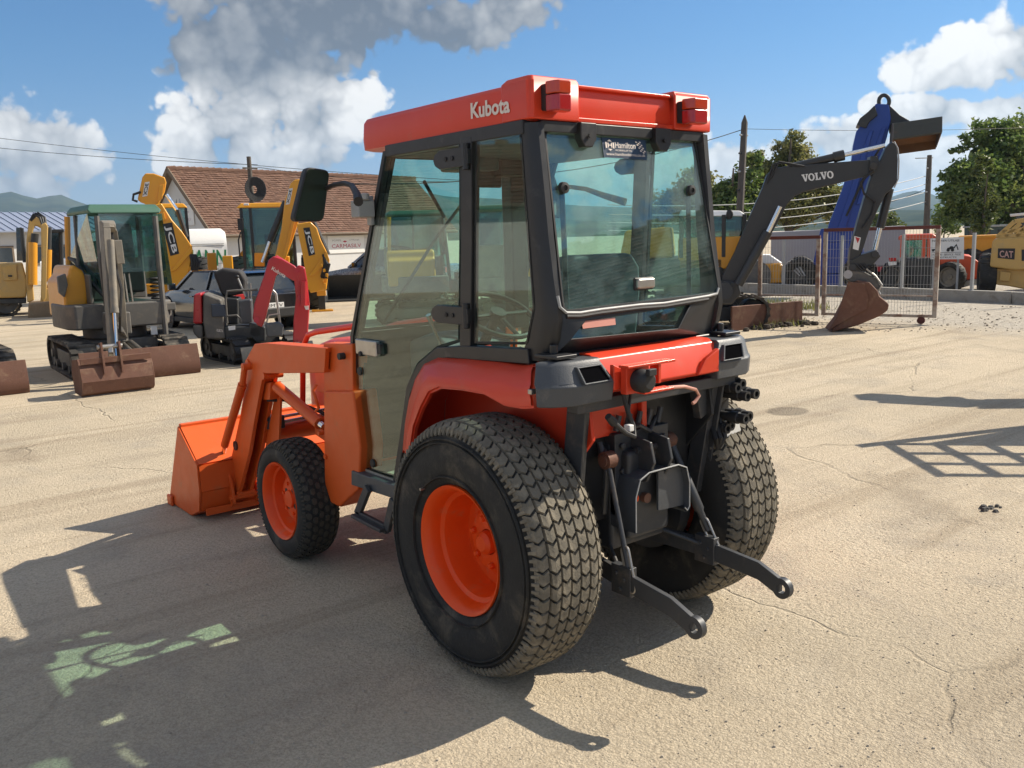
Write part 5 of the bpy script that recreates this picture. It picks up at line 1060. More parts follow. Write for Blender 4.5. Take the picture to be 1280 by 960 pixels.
# ------------------------------------------------------------------ truck body with a red stripe, yellow roller, red loader, sign, tan loader
F = Fr(GD(1030, 28), VA(1030)-pi/2); A = F.put('lorry_trailer', 'pale grey lorry trailer with a red lower stripe standing behind the mesh fence', 'trailer')
part('side_wall', mat('pale_trailer_wall', (.34, .33, .34), .6, var=.08, vs=2), A, lambda m: F.slab(m, 1.2, 2.3, (966, 290), (1128, 282), (1128, 330), (966, 334)), .03)
part('stripe', mat('red_stripe_paint', (.46, .02, .03), .45), A, lambda m: F.slab(m, 1.17, 2.32, (980, 333), (1128, 331), (1128, 337), (982, 340)), .02)
plate(F, A, .03, ((1030, 305), (1066, 303), (1064, 326), (1030, 327)), M['white'], 'side_poster'); lettering(F, A, .025, (1033, 318), (1060, 316.5), (1033, 314), 'ANGOLLA', 0, 0, M['black']); lettering(F, A, .025, (1034, 325), (1058, 324), (1034, 321), 'AT 157', 0, 0, mat('grey_print', (.2, .2, .22), .6))
part('chassis', M['dark'], A, lambda m: F.slab(m, 1.2, 1.6, (990, 340), (1128, 337), (1128, 346), (990, 349)), .02)
for u in (1000, 1016, 1100, 1116):
    for t in (.3, 2.1): p = F.pt(t, u, 350); wheel(A, (p.x, t, .5), pi/2, .5, .3, .3, M['dark'])
F = Fr(GD(968, 24.8), VA(968)-pi/2); A = F.put('road_roller', 'low yellow orange machine behind the fence beside the pale trailer', 'roller')
part('bonnet', M['yel'], A, lambda m: F.slab(m, .6, 1.1, (938, 330), (975, 328), (982, 334), (981, 352), (938, 354)), .05)
part('front_cover', M['yel'], A, lambda m: F.slab(m, .6, 1.0, (982, 342), (1004, 340), (1006, 352), (982, 355)), .05)
part('canopy_post', M['white'], A, lambda m: F.slab(m, .6, .9, (950, 318), (962, 318), (978, 329), (976, 331), (945, 331)), .03)
part('frame', M['dark'], A, lambda m: F.slab(m, .6, 1.0, (930, 353), (1004, 353), (1004, 360), (930, 361)), .02)
for u in (945, 995): p = F.pt(.6, u, 355); part('drum', M['grime'], A, lambda m: m.cyl((p.x, .0, .42), (p.x, 1.25, .42), .42, 24))
part('hose', M['bare'], A, lambda m: [m.tube([F.pt(.05, 982+4*k, 340), F.pt(.0, 990+4*k, 335-2*k), F.pt(.0, 1000+3*k, 345)], .03, 6) for k in range(3)])
F = Fr(GD(1165, 22.8), VA(1165)-pi/2); A = F.put('red_loader', 'orange red cab loader with long bonnet behind the rusty mesh gate', 'loader')
R_ = M['ored']
part('cab_roof', R_, A, lambda m: F.slab(m, .8, 1.5, (1124, 295), (1130, 293), (1166, 292), (1172, 296), (1168, 299), (1124, 300)), .04)
for (u, v0, v1) in ((1128, 298, 322), (1155, 298, 322), (1162, 297, 322)):
    for t in (.1, 1.5): part('cab_pillar', R_, A, lambda m: m.obox(F.pt(t, u, v0), F.pt(t, u-1, v1), .09, .09), .01)
part('cab_window', M['cglass'], A, lambda m: F.slab(m, .1, .02, (1129, 299), (1155, 298), (1154, 322), (1128, 323)))
part('cab_window', M['cglass'], A, lambda m: F.slab(m, 1.5, .02, (1129, 299), (1162, 298), (1161, 322), (1128, 323)))
part('cab_base', M['dark'], A, lambda m: F.slab(m, .8, 1.5, (1126, 323), (1172, 321), (1173, 352), (1172, 364), (1127, 366)), .05)
part('bonnet', R_, A, lambda m: F.slab(m, .8, 1.3, (1174, 322), (1204, 318), (1212, 319), (1222, 326), (1225, 336), (1222, 347), (1202, 349), (1198, 334), (1174, 334)), .06)
part('bumper', M['grey'], A, lambda m: F.slab(m, .8, 1.3, (1201, 350), (1223, 347), (1222, 352), (1201, 358)), .02)
part('loader_arm', M['dark'], A, lambda m: F.slab(m, .0, .2, (1112, 330), (1124, 334), (1126, 345), (1108, 366), (1100, 366), (1108, 345)), .02)
part('tail_lamp', M['lens'], A, lambda m: F.slab(m, -.1, .2, (1111, 322), (1121, 322), (1121, 326), (1112, 327)), .01); part('lamp_box', M['white'], A, lambda m: F.slab(m, -.1, .2, (1110, 327), (1121, 327), (1121, 331), (1111, 332)), .01)
for (u, t) in ((1188, .0), (1188, 1.6), (1118, .0), (1118, 1.6)): p = F.pt(t, u, 350); wheel(A, (p.x, t, .38), pi/2-.6, .38, .25, .28, M['arm'], 14)
F = Fr(GD(1185, 21.75), VA(1185)-pi/2); A = F.put('advert_sign', 'white notice board with black machine silhouettes fixed above the low wall', 'sign')
zz = F.L(0, (1163, 298), (1205, 296), (1205, 324), (1163, 324)); bd = part('board', M['white'], A, lambda m: m.prism(zz, -.02, .02, 'y'))
for x in (zz[0][0]+.1, zz[1][0]-.1): part('post', M['grey'], A, lambda m: m.box(x-.025, x+.025, .022, .07, 0, zz[0][1]))
w_ = zz[1][0]-zz[0][0]; x0 = zz[0][0]; zt, zb = zz[1][1], zz[2][1]; h_ = zt-zb
text('INCHIRIERI UTILAJE', M['black'], bd, (x0+.05*w_, -.023, zt-.22*h_), (1, 0, 0), (0, 0, 1), .11*h_, .82*w_)
text('VANZARI  SERVICE  PIESE', M['black'], bd, (x0+.05*w_, -.023, zb+.18*h_), (1, 0, 0), (0, 0, 1), .08*h_, .88*w_); text('CONSTRUCTII', M['black'], bd, (x0+.10*w_, -.023, zb+.06*h_), (1, 0, 0), (0, 0, 1), .07*h_, .7*w_)
m = MB(); zc = zb+.42*h_
m.box(x0+.06*w_, x0+.95*w_, -.024, -.021, zb+.31*h_, zb+.325*h_)
for fx, s in ((.10, .8), (.55, 1.), (.68, 1.)):
    m.cyl((x0+fx*w_, -.022, zc), (x0+fx*w_, -.026, zc), .07*h_*s, 14)
m.prism([(x0+.52*w_, zc+.03*h_), (x0+.72*w_, zc+.03*h_), (x0+.70*w_, zc+.16*h_), (x0+.62*w_, zc+.18*h_), (x0+.58*w_, zc+.12*h_), (x0+.52*w_, zc+.10*h_)], -.026, -.022, 'y')
m.prism([(x0+.70*w_, zc+.1*h_), (x0+.79*w_, zc+.28*h_), (x0+.86*w_, zc+.02*h_), (x0+.83*w_, zc+.0*h_), (x0+.785*w_, zc+.20*h_), (x0+.73*w_, zc+.06*h_)], -.026, -.022, 'y')
m.prism([(x0+.05*w_, zc), (x0+.17*w_, zc), (x0+.22*w_, zc+.16*h_), (x0+.20*w_, zc+.16*h_), (x0+.15*w_, zc+.06*h_), (x0+.05*w_, zc+.06*h_)], -.026, -.022, 'y')
m.build('silhouettes', M['black'], bd, smooth=0)
F = Fr(GD(1226, 25.5), VA(1226)-pi/2); A = F.put('dump_body', 'plain yellow dumper body between the notice board and the tan loader', 'dumper')
part('skip', M['yel'], A, lambda m: F.slab(m, .8, 1.6, (1200, 297), (1250, 295), (1246, 325), (1204, 328)), .03)
part('skip_edge', M['yel'], A, lambda m: F.slab(m, .8, 1.7, (1199, 295), (1251, 293), (1251, 296), (1199, 298)), .01)
part('chassis', M['dark'], A, lambda m: F.slab(m, .8, 1.2, (1204, 328), (1246, 326), (1244, 345), (1206, 346)), .03)
for u in (1212, 1240):
    for t in (.1, 1.5): p = F.pt(t, u, 350); wheel(A, (p.x, t, .5), pi/2, .5, .3, .35, M['dark'], 14)
F = Fr(GD(1262, 20.6), VA(1262)-pi/2); A = F.put('wheel_loader', 'tan loader with CAT plate and framed top cut by the right edge', 'loader')
TN = M['tan']
part('grille_housing', TN, A, lambda m: F.slab(m, .8, 1.5, (1241, 301), (1246, 297), (1300, 294), (1302, 334), (1268, 336), (1238, 332)), .05)
part('rear_frame', TN, A, lambda m: F.slab(m, .8, 1.2, (1244, 334), (1298, 335), (1296, 352), (1282, 360), (1262, 356), (1245, 354)), .04)
part('frame_panel', TN, A, lambda m: F.slab(m, .17, .06, (1250, 339), (1264, 340), (1262, 352), (1249, 351)), .02)
pl = plate(F, A, .045, ((1247.5, 310.5), (1269, 310.5), (1268, 324.5), (1247, 322.5)), M['black'], 'name_plate'); lettering(F, A, .035, (1249.5, 321.5), (1266.5, 322.5), (1249.5, 313), 'CAT', 0, 0, mat('faded_plate_letters', (.50, .30, .26), .6))
plate(F, A, .045, ((1277, 312), (1296, 311), (1296, 327), (1277, 326)), M['black'], 'name_plate')
for (a, b) in (((1246, 297), (1268, 277)), ((1268, 277), (1300, 272)), ((1256, 296), (1276, 279)), ((1246, 296), (1300, 292)), ((1270, 296), (1284, 282)), ((1252, 290), (1290, 286)), ((1284, 294), (1298, 280))):
    for t in (.15, 1.3): part('top_frame', TN, A, lambda m: m.obox(F.pt(t, *a), F.pt(t, *b), .10, .10), .015)
part('cab', M['carglass'], A, lambda m: F.slab(m, 1.6, 1.0, (1268, 294), (1300, 292), (1300, 266), (1270, 268)), .03); part('cab_roof', M['white'], A, lambda m: F.slab(m, 1.6, 1.1, (1262, 268), (1302, 264), (1302, 267), (1263, 271)), .01)
for u in (1233, 1300):
    for t in (.55, 2.6): p = F.pt(t, u, 350); wheel(A, (p.x, t, .47), .12, .47, .25, .36, TN, 16)
F = Fr(GD(1232, 44), VA(1232)-pi/2); A = F.put('site_cabin', 'dark green cabin with two windows under the large dark tree', 'cabin')
part('wall', mat('grey_green_cabin', (.06, .085, .085), .6), A, lambda m: F.slab(m, 1.2, 2.4, (1206, 284), (1262, 281), (1262, 330), (1206, 334)), .02)
part('roof_edge', M['grey'], A, lambda m: F.slab(m, 1.2, 2.6, (1204, 283), (1264, 280), (1264, 282.5), (1204, 285)), .01)
for (u0, u1) in ((1211, 1221), (1229, 1238), (1247, 1256)): part('window', M['winglass'], A, lambda m: F.slab(m, .0, .05, (u0, 287), (u1, 286.5), (u1, 296), (u0, 296.5)))

# ------------------------------------------------------------------ machine beyond the right edge whose shadow falls across the yard
A = thing('fork_loader', 'loader with raised fork cage standing just beyond the right edge', 'loader', (0, 0, 0))
part('body', M['yel'], A, lambda m: (m.box(8.6, 10.6, -2.4, -1.0, .5, 1.3), m.box(8.8, 9.9, -2.3, -1.1, 1.3, 2.4)), .06)
for x in (8.9, 10.3):
    for y in (-2.4, -1.0): wheel(A, (x, y, .45), pi/2, .45, .25, .32, M['grey'], 12)
part('boom', M['yel'], A, lambda m: (m.obox((9.6, -1.2, 1.5), (8.9, .2, 2.35), .30, .34), m.obox((8.9, .2, 2.35), (8.45, .95, 2.25), .24, .28)), .02)
part('boom_head', M['dark'], A, lambda m: (m.obox((8.6, .9, 2.3), (8.3, 1.25, 2.15), .30, .16), m.obox((8.8, .55, 2.15), (8.4, .75, 1.85), .10, .10)), .02)
cg = part('fork_cage', M['dark'], A, lambda m: [m.obox((5.55, .35-.30*k, 1.30+.16*k), (6.6, -.55-.30*k, 1.55+.16*k), .05, .05) for k in range(4)], .0)
part('cage_rail', M['dark'], A, lambda m: [m.obox((5.55+.35*j, .35-.30*j, 1.30+.08*j), (5.50+.35*j, -.55-.30*j, 1.78+.08*j), .05, .05) for j in range(4)])
part('cage_bar', M['dark'], A, lambda m: (m.obox((5.55, .40, 1.45), (7.6, -.35, 1.9), .10, .08), m.prism([(6.3, .0), (8.2, -.55), (8.0, -1.3), (6.9, -.75)], 1.7, 1.78, 'z')))
part('cage_mount', M['dark'], A, lambda m: m.obox((7.8, -.9, 1.75), (9.0, -1.4, 1.2), .2, .2), .02)
# ================================================================== THE ORANGE TRACTOR
T = thing('compact_tractor', 'orange and red compact tractor with charcoal cab and front loader bucket', 'tractor')

# ---------------------------------------------------------------- wheels
def crown_r(prof, x):
    for (r0, x0), (r1, x1) in zip(prof, prof[1:]):
        if x0 <= x <= x1: return r0+(r1-r0)*(x-x0)/max(x1-x0, 1e-9)
    return prof[-1][0]
def tread_blocks(m, half, Rt, wd, drop, N, cols, gap, hgt, kind):
    """raised rubber blocks round a tyre; half(x) = fall of the crown towards the shoulders"""
    pitch = 2*pi*Rt/N; cw = wd/cols
    for i in range(N):
        for j in range(cols):
            x0 = -wd/2+j*cw+gap*.35; x1 = x0+cw-gap*.7; xm = (x0+x1)/2
            s0 = i*pitch+(pitch*.5 if (kind == 'hex' and j % 2) else pitch*.22*(j % 2))
            L = pitch-gap
            if kind == 'chev':
                a = pitch*.30; pl = [(s0, x0), (s0+a, xm), (s0, x1), (s0+L, x1), (s0+L+a, xm), (s0+L, x0)]
            else:
                c = L*.2; pl = [(s0+c, x0), (s0, xm), (s0+c, x1), (s0+L-c, x1), (s0+L, xm), (s0+L-c, x0)]
            cs, cx = sum(p[0] for p in pl)/6, xm
            def P(s, x, h):
                r = Rt-half(x)-hgt+h; t = s/Rt
                return (x, r*cos(t), r*sin(t))
            k = .90
            lo = [P(s, x, 0) for s, x in pl]; hi = [P(cs+(s-cs)*k, cx+(x-cx)*k, hgt) for s, x in pl]
            m.add(lo+hi, [(6, 7, 10, 11), (7, 8, 9, 10)]+[(q, (q+1) % 6, 6+(q+1) % 6, 6+q) for q in range(6)])

def rear_wheel(sx):
    wh = bpy.data.objects.new('rear_wheel', None); COL.objects.link(wh); wh.parent = T
    wh.location = (sx*(.713-.172), 0, .509)
    wd = .344; o = sx*wd/2                                                # local x: + outwards
    half = lambda x: .052*max(0, (abs(x)-.075)/.097)**2.2
    prof = [(.246, .130), (.27, .155), (.31, .168), (.36, .172), (.41, .168), (.445, .158), (.462, .150), (.478, .140)]
    prof += [(.499-half(x), x) for x in (.12, .09, .06, .03, 0)]
    full = [(r, sx*x) for r, x in prof]+[(r, -sx*x) for r, x in prof[::-1][1:]]
    ty = MB().lathe(full, n=72).build('tyre', M['tyre'], wh, smooth=50)
    m = MB()
    for r in (.292, .425, .44):                                           # moulded rings in the sidewall
        m.lathe([(r-.004, sx*.166), (r-.002, sx*.1745), (r+.002, sx*.1745), (r+.004, sx*.165)], n=64)
    m.build('sidewall_rings', M['tyre'], wh, smooth=50)
    m = MB(); tread_blocks(m, half, .509, .318, 0, 60, 7, .0085, .011, 'chev')
    for i in range(104):                                                  # shoulder lugs
        t = 2*pi*i/104
        for e in (-1, 1):
            vs = []
            for (r, x, dt) in ((.475, .150, .018), (.475, .150, -.018), (.452, .160, -.012), (.452, .160, .012), (.484, .153, .014), (.484, .153, -.014), (.455, .166, -.010), (.455, .166, .010)):
                vs.append((e*x, r*cos(t+dt), r*sin(t+dt)))
            m.add(vs, [(4, 5, 6, 7), (0, 1, 5, 4), (1, 2, 6, 5), (2, 3, 7, 6), (3, 0, 4, 7)])
    stuff(m.build('tread', M['tread'], wh, smooth=0, weld=False))
    rp = [(.246, .132), (.258, .146), (.256, .156), (.247, .152), (.236, .142), (.226, .120), (.222, .085), (.205, .075), (.198, .045), (.196, -.02), (.19, -.035), (.15, -.040), (.135, -.028), (.12, -.026)]
    MB().lathe([(r, sx*x) for r, x in rp], n=64).build('rim', M['rim'], wh, smooth=40)
    MB().lathe([(.125, -sx*.026), (.12, -sx*.004), (.085, sx*.004), (.052, sx*.006), (.05, -sx*.02), (.0, -sx*.02)], n=40).build('rim_disc', M['rim'], wh, smooth=40)
    MB().lathe([(.05, -sx*.02), (.046, sx*.03), (.03, sx*.045), (0, sx*.045)], n=24).build('hub', M['rim'], wh, smooth=40)
    b0 = None
    for k in range(6):
        t = 2*pi*k/6+.3; p = (sx*.004, .095*cos(t), .095*sin(t))
        if b0 is None:
            b0 = MB().lathe([(.014, -.012), (.014, .012), (.009, .02), (0, .02)] if sx > 0 else [(.014, .012), (.014, -.012), (.009, -.02), (0, -.02)], n=6).build('wheel_bolt', M['rim'], wh, smooth=0); b0.location = p
        else: dup(b0, wh, p)
    MB().cyl((sx*.166, .2, .21), (sx*.186, .2, .21), .006, 8).build('valve', M['bare'], wh)
    return wh
rear_wheel(-1); rear_wheel(1)

def front_wheel(sx):
    wh = bpy.data.objects.new('front_wheel', None); COL.objects.link(wh); wh.parent = T
    wh.location = (sx*(.678-.111), 1.712, .328)
    half = lambda x: .034*max(0, (abs(x)-.045)/.066)**2.2
    prof = [(.204, .085), (.215, .100), (.235, .109), (.26, .111), (.285, .104), (.298, .096)]+[(.319-half(x), x) for x in (.080, .06, .04, .02, 0)]
    full = [(r, sx*x) for r, x in prof]+[(r, -sx*x) for r, x in prof[::-1][1:]]
    MB().lathe(full, n=64).build('tyre', M['tyre'], wh, smooth=50)
    m = MB(); tread_blocks(m, half, .328, .196, 0, 40, 6, .011, .013, 'hex')
    for i in range(88):
        t = 2*pi*i/88
        for e in (-1, 1):
            vs = [(e*x, r*cos(t+dt), r*sin(t+dt)) for (r, x, dt) in ((.30, .092, .02), (.30, .092, -.02), (.286, .100, -.014), (.286, .100, .014), (.306, .097, .016), (.306, .097, -.016), (.289, .107, -.012), (.289, .107, .012))]
            m.add(vs, [(4, 5, 6, 7), (0, 1, 5, 4), (1, 2, 6, 5), (2, 3, 7, 6), (3, 0, 4, 7)])
    stuff(m.build('tread', M['treadf'], wh, smooth=0, weld=False))
    rp = [(.204, .086), (.214, .098), (.211, .106), (.202, .102), (.192, .088), (.184, .060), (.172, .052), (.166, .02), (.160, .0), (.135, -.004), (.118, .012)]
    MB().lathe([(r, sx*x) for r, x in rp], n=56).build('rim', M['rim'], wh, smooth=40)
    MB().lathe([(.12, sx*.010), (.112, sx*.030), (.075, sx*.036), (.05, sx*.036), (.046, sx*.05), (.0, sx*.052)], n=40).build('rim_disc', M['rim'], wh, smooth=40)
    b0 = None
    for k in range(6):
        t = 2*pi*k/6+.2; p = (sx*.034, .083*cos(t), .083*sin(t))
        if b0 is None:
            b0 = MB().cyl((-.01, 0, 0), (.014, 0, 0), .011, 6).build('wheel_bolt', M['rim'], wh, smooth=0); b0.location = p
        else: dup(b0, wh, p)
    for k in range(4):
        t = 2*pi*k/4+.6
        MB().lathe([(.017, 0), (.015, sx*.0015), (.0, sx*.0015)], (sx*.0355, .06*cos(t), .06*sin(t)), n=12).build('rim_hole', M['black'], wh)
    return wh
front_wheel(-1); front_wheel(1)

# ---------------------------------------------------------------- chassis, axles, engine
m = MB(); m.box(-.16, .16, -.30, .55, .45, .90); m.box(-.12, .12, -.36, -.30, .50, .86); m.box(-.11, .11, .55, 1.9, .42, .72)
m.build('transmission_housing', M['steel'], T, bevel=.02)
m = MB(); m.cyl((-.40, 0, .509), (.40, 0, .509), .085, 20); m.cyl((-.30, 0, .509), (-.24, 0, .509), .12, 20); m.cyl((.24, 0, .509), (.30, 0, .509), .12, 20)
m.cyl((-.40, 0, .509), (-.335, 0, .509), .235, 28); m.cyl((.335, 0, .509), (.40, 0, .509), .235, 28); m.build('rear_axle', M['steel'], T)
m = MB(); m.obox((-.52, 1.712, .34), (.52, 1.712, .34), .10, .10); m.cyl((-.48, 1.712, .22), (-.48, 1.712, .46), .06, 14); m.cyl((.48, 1.712, .22), (.48, 1.712, .46), .06, 14); m.box(-.09, .09, 1.55, 1.86, .28, .44)
m.build('front_axle', M['steel'], T, bevel=.008)
m = MB(); m.box(-.17, .17, 1.2, 1.95, .50, .86); m.box(-.10, .02, 1.3, 1.5, .42, .56); m.cyl((-.17, 1.45, .62), (-.23, 1.45, .62), .05, 14); m.tube([(-.18, 1.3, .8), (-.22, 1.5, .74), (-.19, 1.75, .78)], .016, 8)
m.build('engine', M['steel'], T, bevel=.01)
# bonnet: a rounded nose with a grey blue side band
rings = []
for y, wd, z0, z1 in ((1.12, .25, .78, 1.19), (1.5, .25, .78, 1.185), (1.95, .24, .76, 1.15), (2.15, .225, .74, 1.10), (2.24, .19, .72, 1.0)):
    rr_ = .09
    rings.append([(-wd, y, z0)]+[(-wd+rr_*(1-cos(a)), y, z1-rr_+rr_*sin(a)) for a in (0, .4, .8, 1.2, pi/2)]+[(wd-rr_*(1-cos(a)), y, z1-rr_+rr_*sin(a)) for a in (pi/2, 1.2, .8, .4, 0)]+[(wd, y, z0)])
bon = MB().loft(rings).build('bonnet', M['red'], T, smooth=50)
MB().add([(-.2525, 1.13, 1.03), (-.2525, 1.62, 1.03), (-.2525, 1.62, 1.085), (-.2525, 1.13, 1.09)], [(0, 1, 2, 3)]).build('side_band', M['plast'], bon)
text('KUBOTA', M['print'], bon, (-.246, 1.80, 1.105), (0, -1, 0), (.24, 0, 1), .045, .40)
m = MB(); m.box(-.17, .17, 2.22, 2.255, .74, .95); m.build('grille', M['black'], T, bevel=.006)

# ---------------------------------------------------------------- cab frame
xs = .495
for sx in (-1, 1):
    m = MB(); prof = [(2.095, -.205, -.262), (2.0, -.205, -.272), (1.85, -.21, -.29), (1.70, -.222, -.305), (1.55, -.238, -.328), (1.46, -.245, -.345), (1.40, -.238, -.350), (1.33, -.212, -.335), (1.25, -.165, -.300)]
    m.loft([[(sx*.492, yl, z), (sx*.491, (yl+yr)/2+.006, z), (sx*.482, yr+.018, z), (sx*.462, yr, z), (sx*.436, yr, z), (sx*.425, yr+.03, z), (sx*.46, yl+.012, z)] for z, yl, yr in prof])
    m.build('rear_pillar', M['frame'], T, smooth=40)
    m = MB(); a = YZ(-xs, (481, 189), (461, 300), (440, 420), (441, 500), (442, 586))
    m.loft([[(sx*.498, y+.012, z), (sx*.498, y-.014, z), (sx*.465, y-.012, z), (sx*.455, y+.03, z), (sx*.47, y+.04, z)] for y, z in a])
    m.build('front_pillar', M['frame'], T, smooth=40)
    m = MB(); b = YZ(-xs, (583, 172), (584, 300), (582, 436))
    m.loft([[(sx*.500, y-.036, z), (sx*.500, y+.036, z), (sx*.472, y+.04, z), (sx*.465, y-.04, z)] for y, z in b])
    m.build('middle_pillar', M['frame'], T, bevel=.004)
    m = MB(); m.obox((sx*.478, .72, 2.082), (sx*.478, -.22, 2.082), .04, .05); m.build('roof_rail', M['frame'], T, bevel=.005)
    # sill under the quarter window, stepping down along the wheel arch
    m = MB(); s = YZ(-xs, (548, 434), (582, 432), (662, 436), (664, 455), (560, 447), (530, 466), (515, 492), (506, 560), (497, 608), (493, 600), (501, 548), (510, 484), (524, 455))
    m.prism(s, sx*.505, sx*.46); m.build('cab_sill', M['frame'], T, bevel=.004)
    # door: glass to the floor, its black edge, hinges, latch
    d = YZ(-xs, (483, 191), (576, 176), (577, 300), (575, 427), (548, 436), (524, 456), (511, 484), (502, 546), (495, 598), (446, 584), (444, 500), (443, 420), (463, 300))
    P = [(sx*.4965, y, z) for y, z in d]
    if sx > 0: P = P[::-1]
    door = slab(MB(), P, (-sx*.005, 0, 0)).build('door_glass', M['glass'], T, smooth=0)
    m = MB(); ring(m, P, inset(P, .011), (-sx*.016, 0, 0)); m.build('door_seal', M['black'], door, smooth=0)
    for (u0, v0, u1, v1) in ((547, 207, 582, 190), (544, 399, 582, 387)):
        (ya, za), (yb, zb) = YZ(-xs-.01, (u0, v0), (u1, v1)); zc = (za+zb)/2; h = .036
        pl = [(ya, zc-h*.6), (ya+.012, zc), (ya, zc+h*.6), (ya-.03, zc+h), (yb, zc+h), (yb-.03, zc+h*.8), (yb-.03, zc-h*.8), (yb, zc-h), (ya-.03, zc-h)]
        hg = MB(); hg.prism(pl, sx*.499, sx*.519); hg.cyl((sx*.512, yb-.01, zc-.05), (sx*.512, yb-.01, zc+.05), .014, 12)
        ho = hg.build('door_hinge', M['frame'], door, bevel=.003)
        for dy in (.03, .075): MB().cyl((sx*.519, yb+dy+.04, zc), (sx*.524, yb+dy+.04, zc), .009, 10).build('hinge_bolt', M['black'], door)
    (ya, za), (yb, zb) = YZ(-xs-.02, (446, 441), (471, 427))
    m = MB(); m.box(sx*.498, sx*.522, yb, ya, za-.004, zb); m.build('door_latch', M['bare'], door, bevel=.006)
    m = MB(); m.box(sx*.498, sx*.516, yb-.03, yb+.0, za+.01, zb-.01); m.cyl((sx*.5, ya-.05, za-.0), (sx*.53, ya-.05, za-.0), .013, 10); m.build('latch_handle', M['black'], door, bevel=.003)
    for (u, v) in ((451, 464), (467, 579)):
        (y, z), = YZ(-xs, (u, v)); MB().lathe([(.021, 0), (.019, sx*.008), (0, sx*.010)], (sx*.497, y, z), n=20).build('glass_knob', M['black'], door)
    # quarter window
    q = YZ(-xs, (594, 172), (651, 164), (658, 260), (668, 385), (659, 431), (592, 430))
    Q = rounded([(sx*.494, y, z) for y, z in q], .02, 3)
    if sx > 0: Q = Q[::-1]
    qg = slab(MB(), Q, (-sx*.005, 0, 0)).build('quarter_glass', M['glass'], T, smooth=0)
    m = MB(); ring(m, Q, inset(Q, .008), (-sx*.014, 0, 0)); m.build('window_seal', M['black'], qg, smooth=0)
# windscreen
wsP = [(-.46, .735, 2.07), (.46, .735, 2.07), (.47, 1.09, 1.27), (-.47, 1.09, 1.27)]
wsg = slab(MB(), wsP, (0, -.004, 0)).build('windscreen', M['glass'], T, smooth=0)
m = MB(); ring(m, wsP, inset(wsP, .02), (0, -.018, 0)); m.build('window_seal', M['black'], wsg, smooth=0)
m = MB(); m.obox((-.47, .725, 2.085), (.47, .725, 2.085), .04, .05); m.build('front_header', M['frame'], T, bevel=.005)
m = MB(); m.box(-.46, .46, 1.09, 1.16, .62, 1.27); m.build('front_bulkhead', M['frame'], T, bevel=.008)
# rear window in its seal
RWn = (0, .627, -.109)
def RW(u, v, off=0.): p = hit(u, v, (0, -.238-off, 2.065), RWn); return Vector(p)
rwP = [Vector((-.415, -.236, 2.075)), Vector((.415, -.236, 2.075)), Vector((.445, -.347, 1.440)), Vector((-.440, -.349, 1.428))]
gp = rounded(rwP, .035, 4)
rg = slab(MB(), gp, (0, .005, .001)).build('rear_window', M['rglass'], T, smooth=0)
m = MB(); ring(m, [p+Vector((0, -.004, 0)) for p in gp], [p+Vector((0, -.004, 0)) for p in inset(gp, .006)], (0, .02, .003)); m.build('window_seal', M['black'], rg, smooth=0)
# the sagging grey rubber lip along its lower edge
lip = [RW(u, v, .006) for u, v in ((697, 370), (700, 384), (708, 391), (725, 391), (750, 387), (775, 384), (800, 381), (830, 379), (860, 374), (885, 370), (896, 367), (898, 360))]
MB().tube(lip, .0055, 8).build('window_lip', M['grey'], rg)
MB().tube([p+Vector((0, .002, -.013)) for p in lip[2:-2]], .009, 8).build('window_lip', M['black'], rg)
# header behind the roof edge, lower rear panel round the narrow window
m = MB(); m.box(-.44, .44, -.255, -.20, 2.065, 2.105); m.build('rear_header', M['frame'], T, bevel=.004)
A0 = [Vector((-.45, -.345, 1.432)), Vector((.45, -.345, 1.446)), Vector((.45, -.300, 1.262)), Vector((-.45, -.300, 1.262))]
lp = lambda u, v: Vector(hit(u, v, (0, -.345, 1.432), (0, .170, -.045)))
A1 = [lp(733, 401), lp(863, 381), lp(848, 411), lp(714, 424)]
ring(MB(), A0, A1, (0, .03, 0)).build('rear_lower_panel', M['frame'], T, bevel=.004)
lg = slab(MB(), [p+Vector((0, .012, 0)) for p in A1], (0, .004, 0)).build('lower_rear_window', M['glass'], T, smooth=0)
c = [lp(u, v)+Vector((0, .008, 0)) for u, v in ((728, 402), (770, 397), (771, 406), (730, 411))]
slab(MB(), c, (0, -.003, 0)).build('pink_sticker', mat('pink_sticker', (.52, .22, .17), .5), lg, smooth=0)
m = MB(); m.box(-.47, .47, -.325, -.24, 1.235, 1.275); m.build('rear_cross_sill', M['frame'], T, bevel=.01)
for sx in (-1, 1):
    m = MB(); m.box(sx*.47-.05, sx*.47+.05, -.40, -.28, 1.268, 1.282); m.cyl((sx*.47, -.33, 1.28), (sx*.47, -.33, 1.315), .016, 8); m.build('cab_mount', M['frame'], T, bevel=.004)
# rear window fittings
for (u0, v0, u1, v1) in ((719, 160, 742, 185), (813, 166, 835, 190)):
    p, q = RW(u0, v0, .01), RW(u1, v1, .01); x0, x1 = p.x, q.x; z1, z0 = 2.105, q.z
    m = MB(); m.prism([(x0, z1), (x1, z1), (x1, z0+.03), ((x1-(x1-x0)*.25), z0), (x0+(x1-x0)*.25, z0), (x0, z0+.03)], -.275, -.238, 'y')
    h = m.build('window_hinge', M['frame'], T, bevel=.005)
    MB().cyl(((x0+x1)/2, -.278, z0+.04), ((x0+x1)/2, -.284, z0+.04), .008, 8).build('hinge_bolt', M['black'], h)
for (u, v) in ((703, 235), (862, 238)):
    p = RW(u, v)
    MB().lathe([(.022, 0), (.020, -.016), (.010, -.018), (.009, -.012), (0, -.012)], tuple(p), 'y', n=20).build('window_knob', M['black'], rg)
    MB().obox(p+Vector((.015, .02, 0)), p+Vector((.06, .05, -.52)), .018, .012).build('gas_strut', M['plast'], rg)
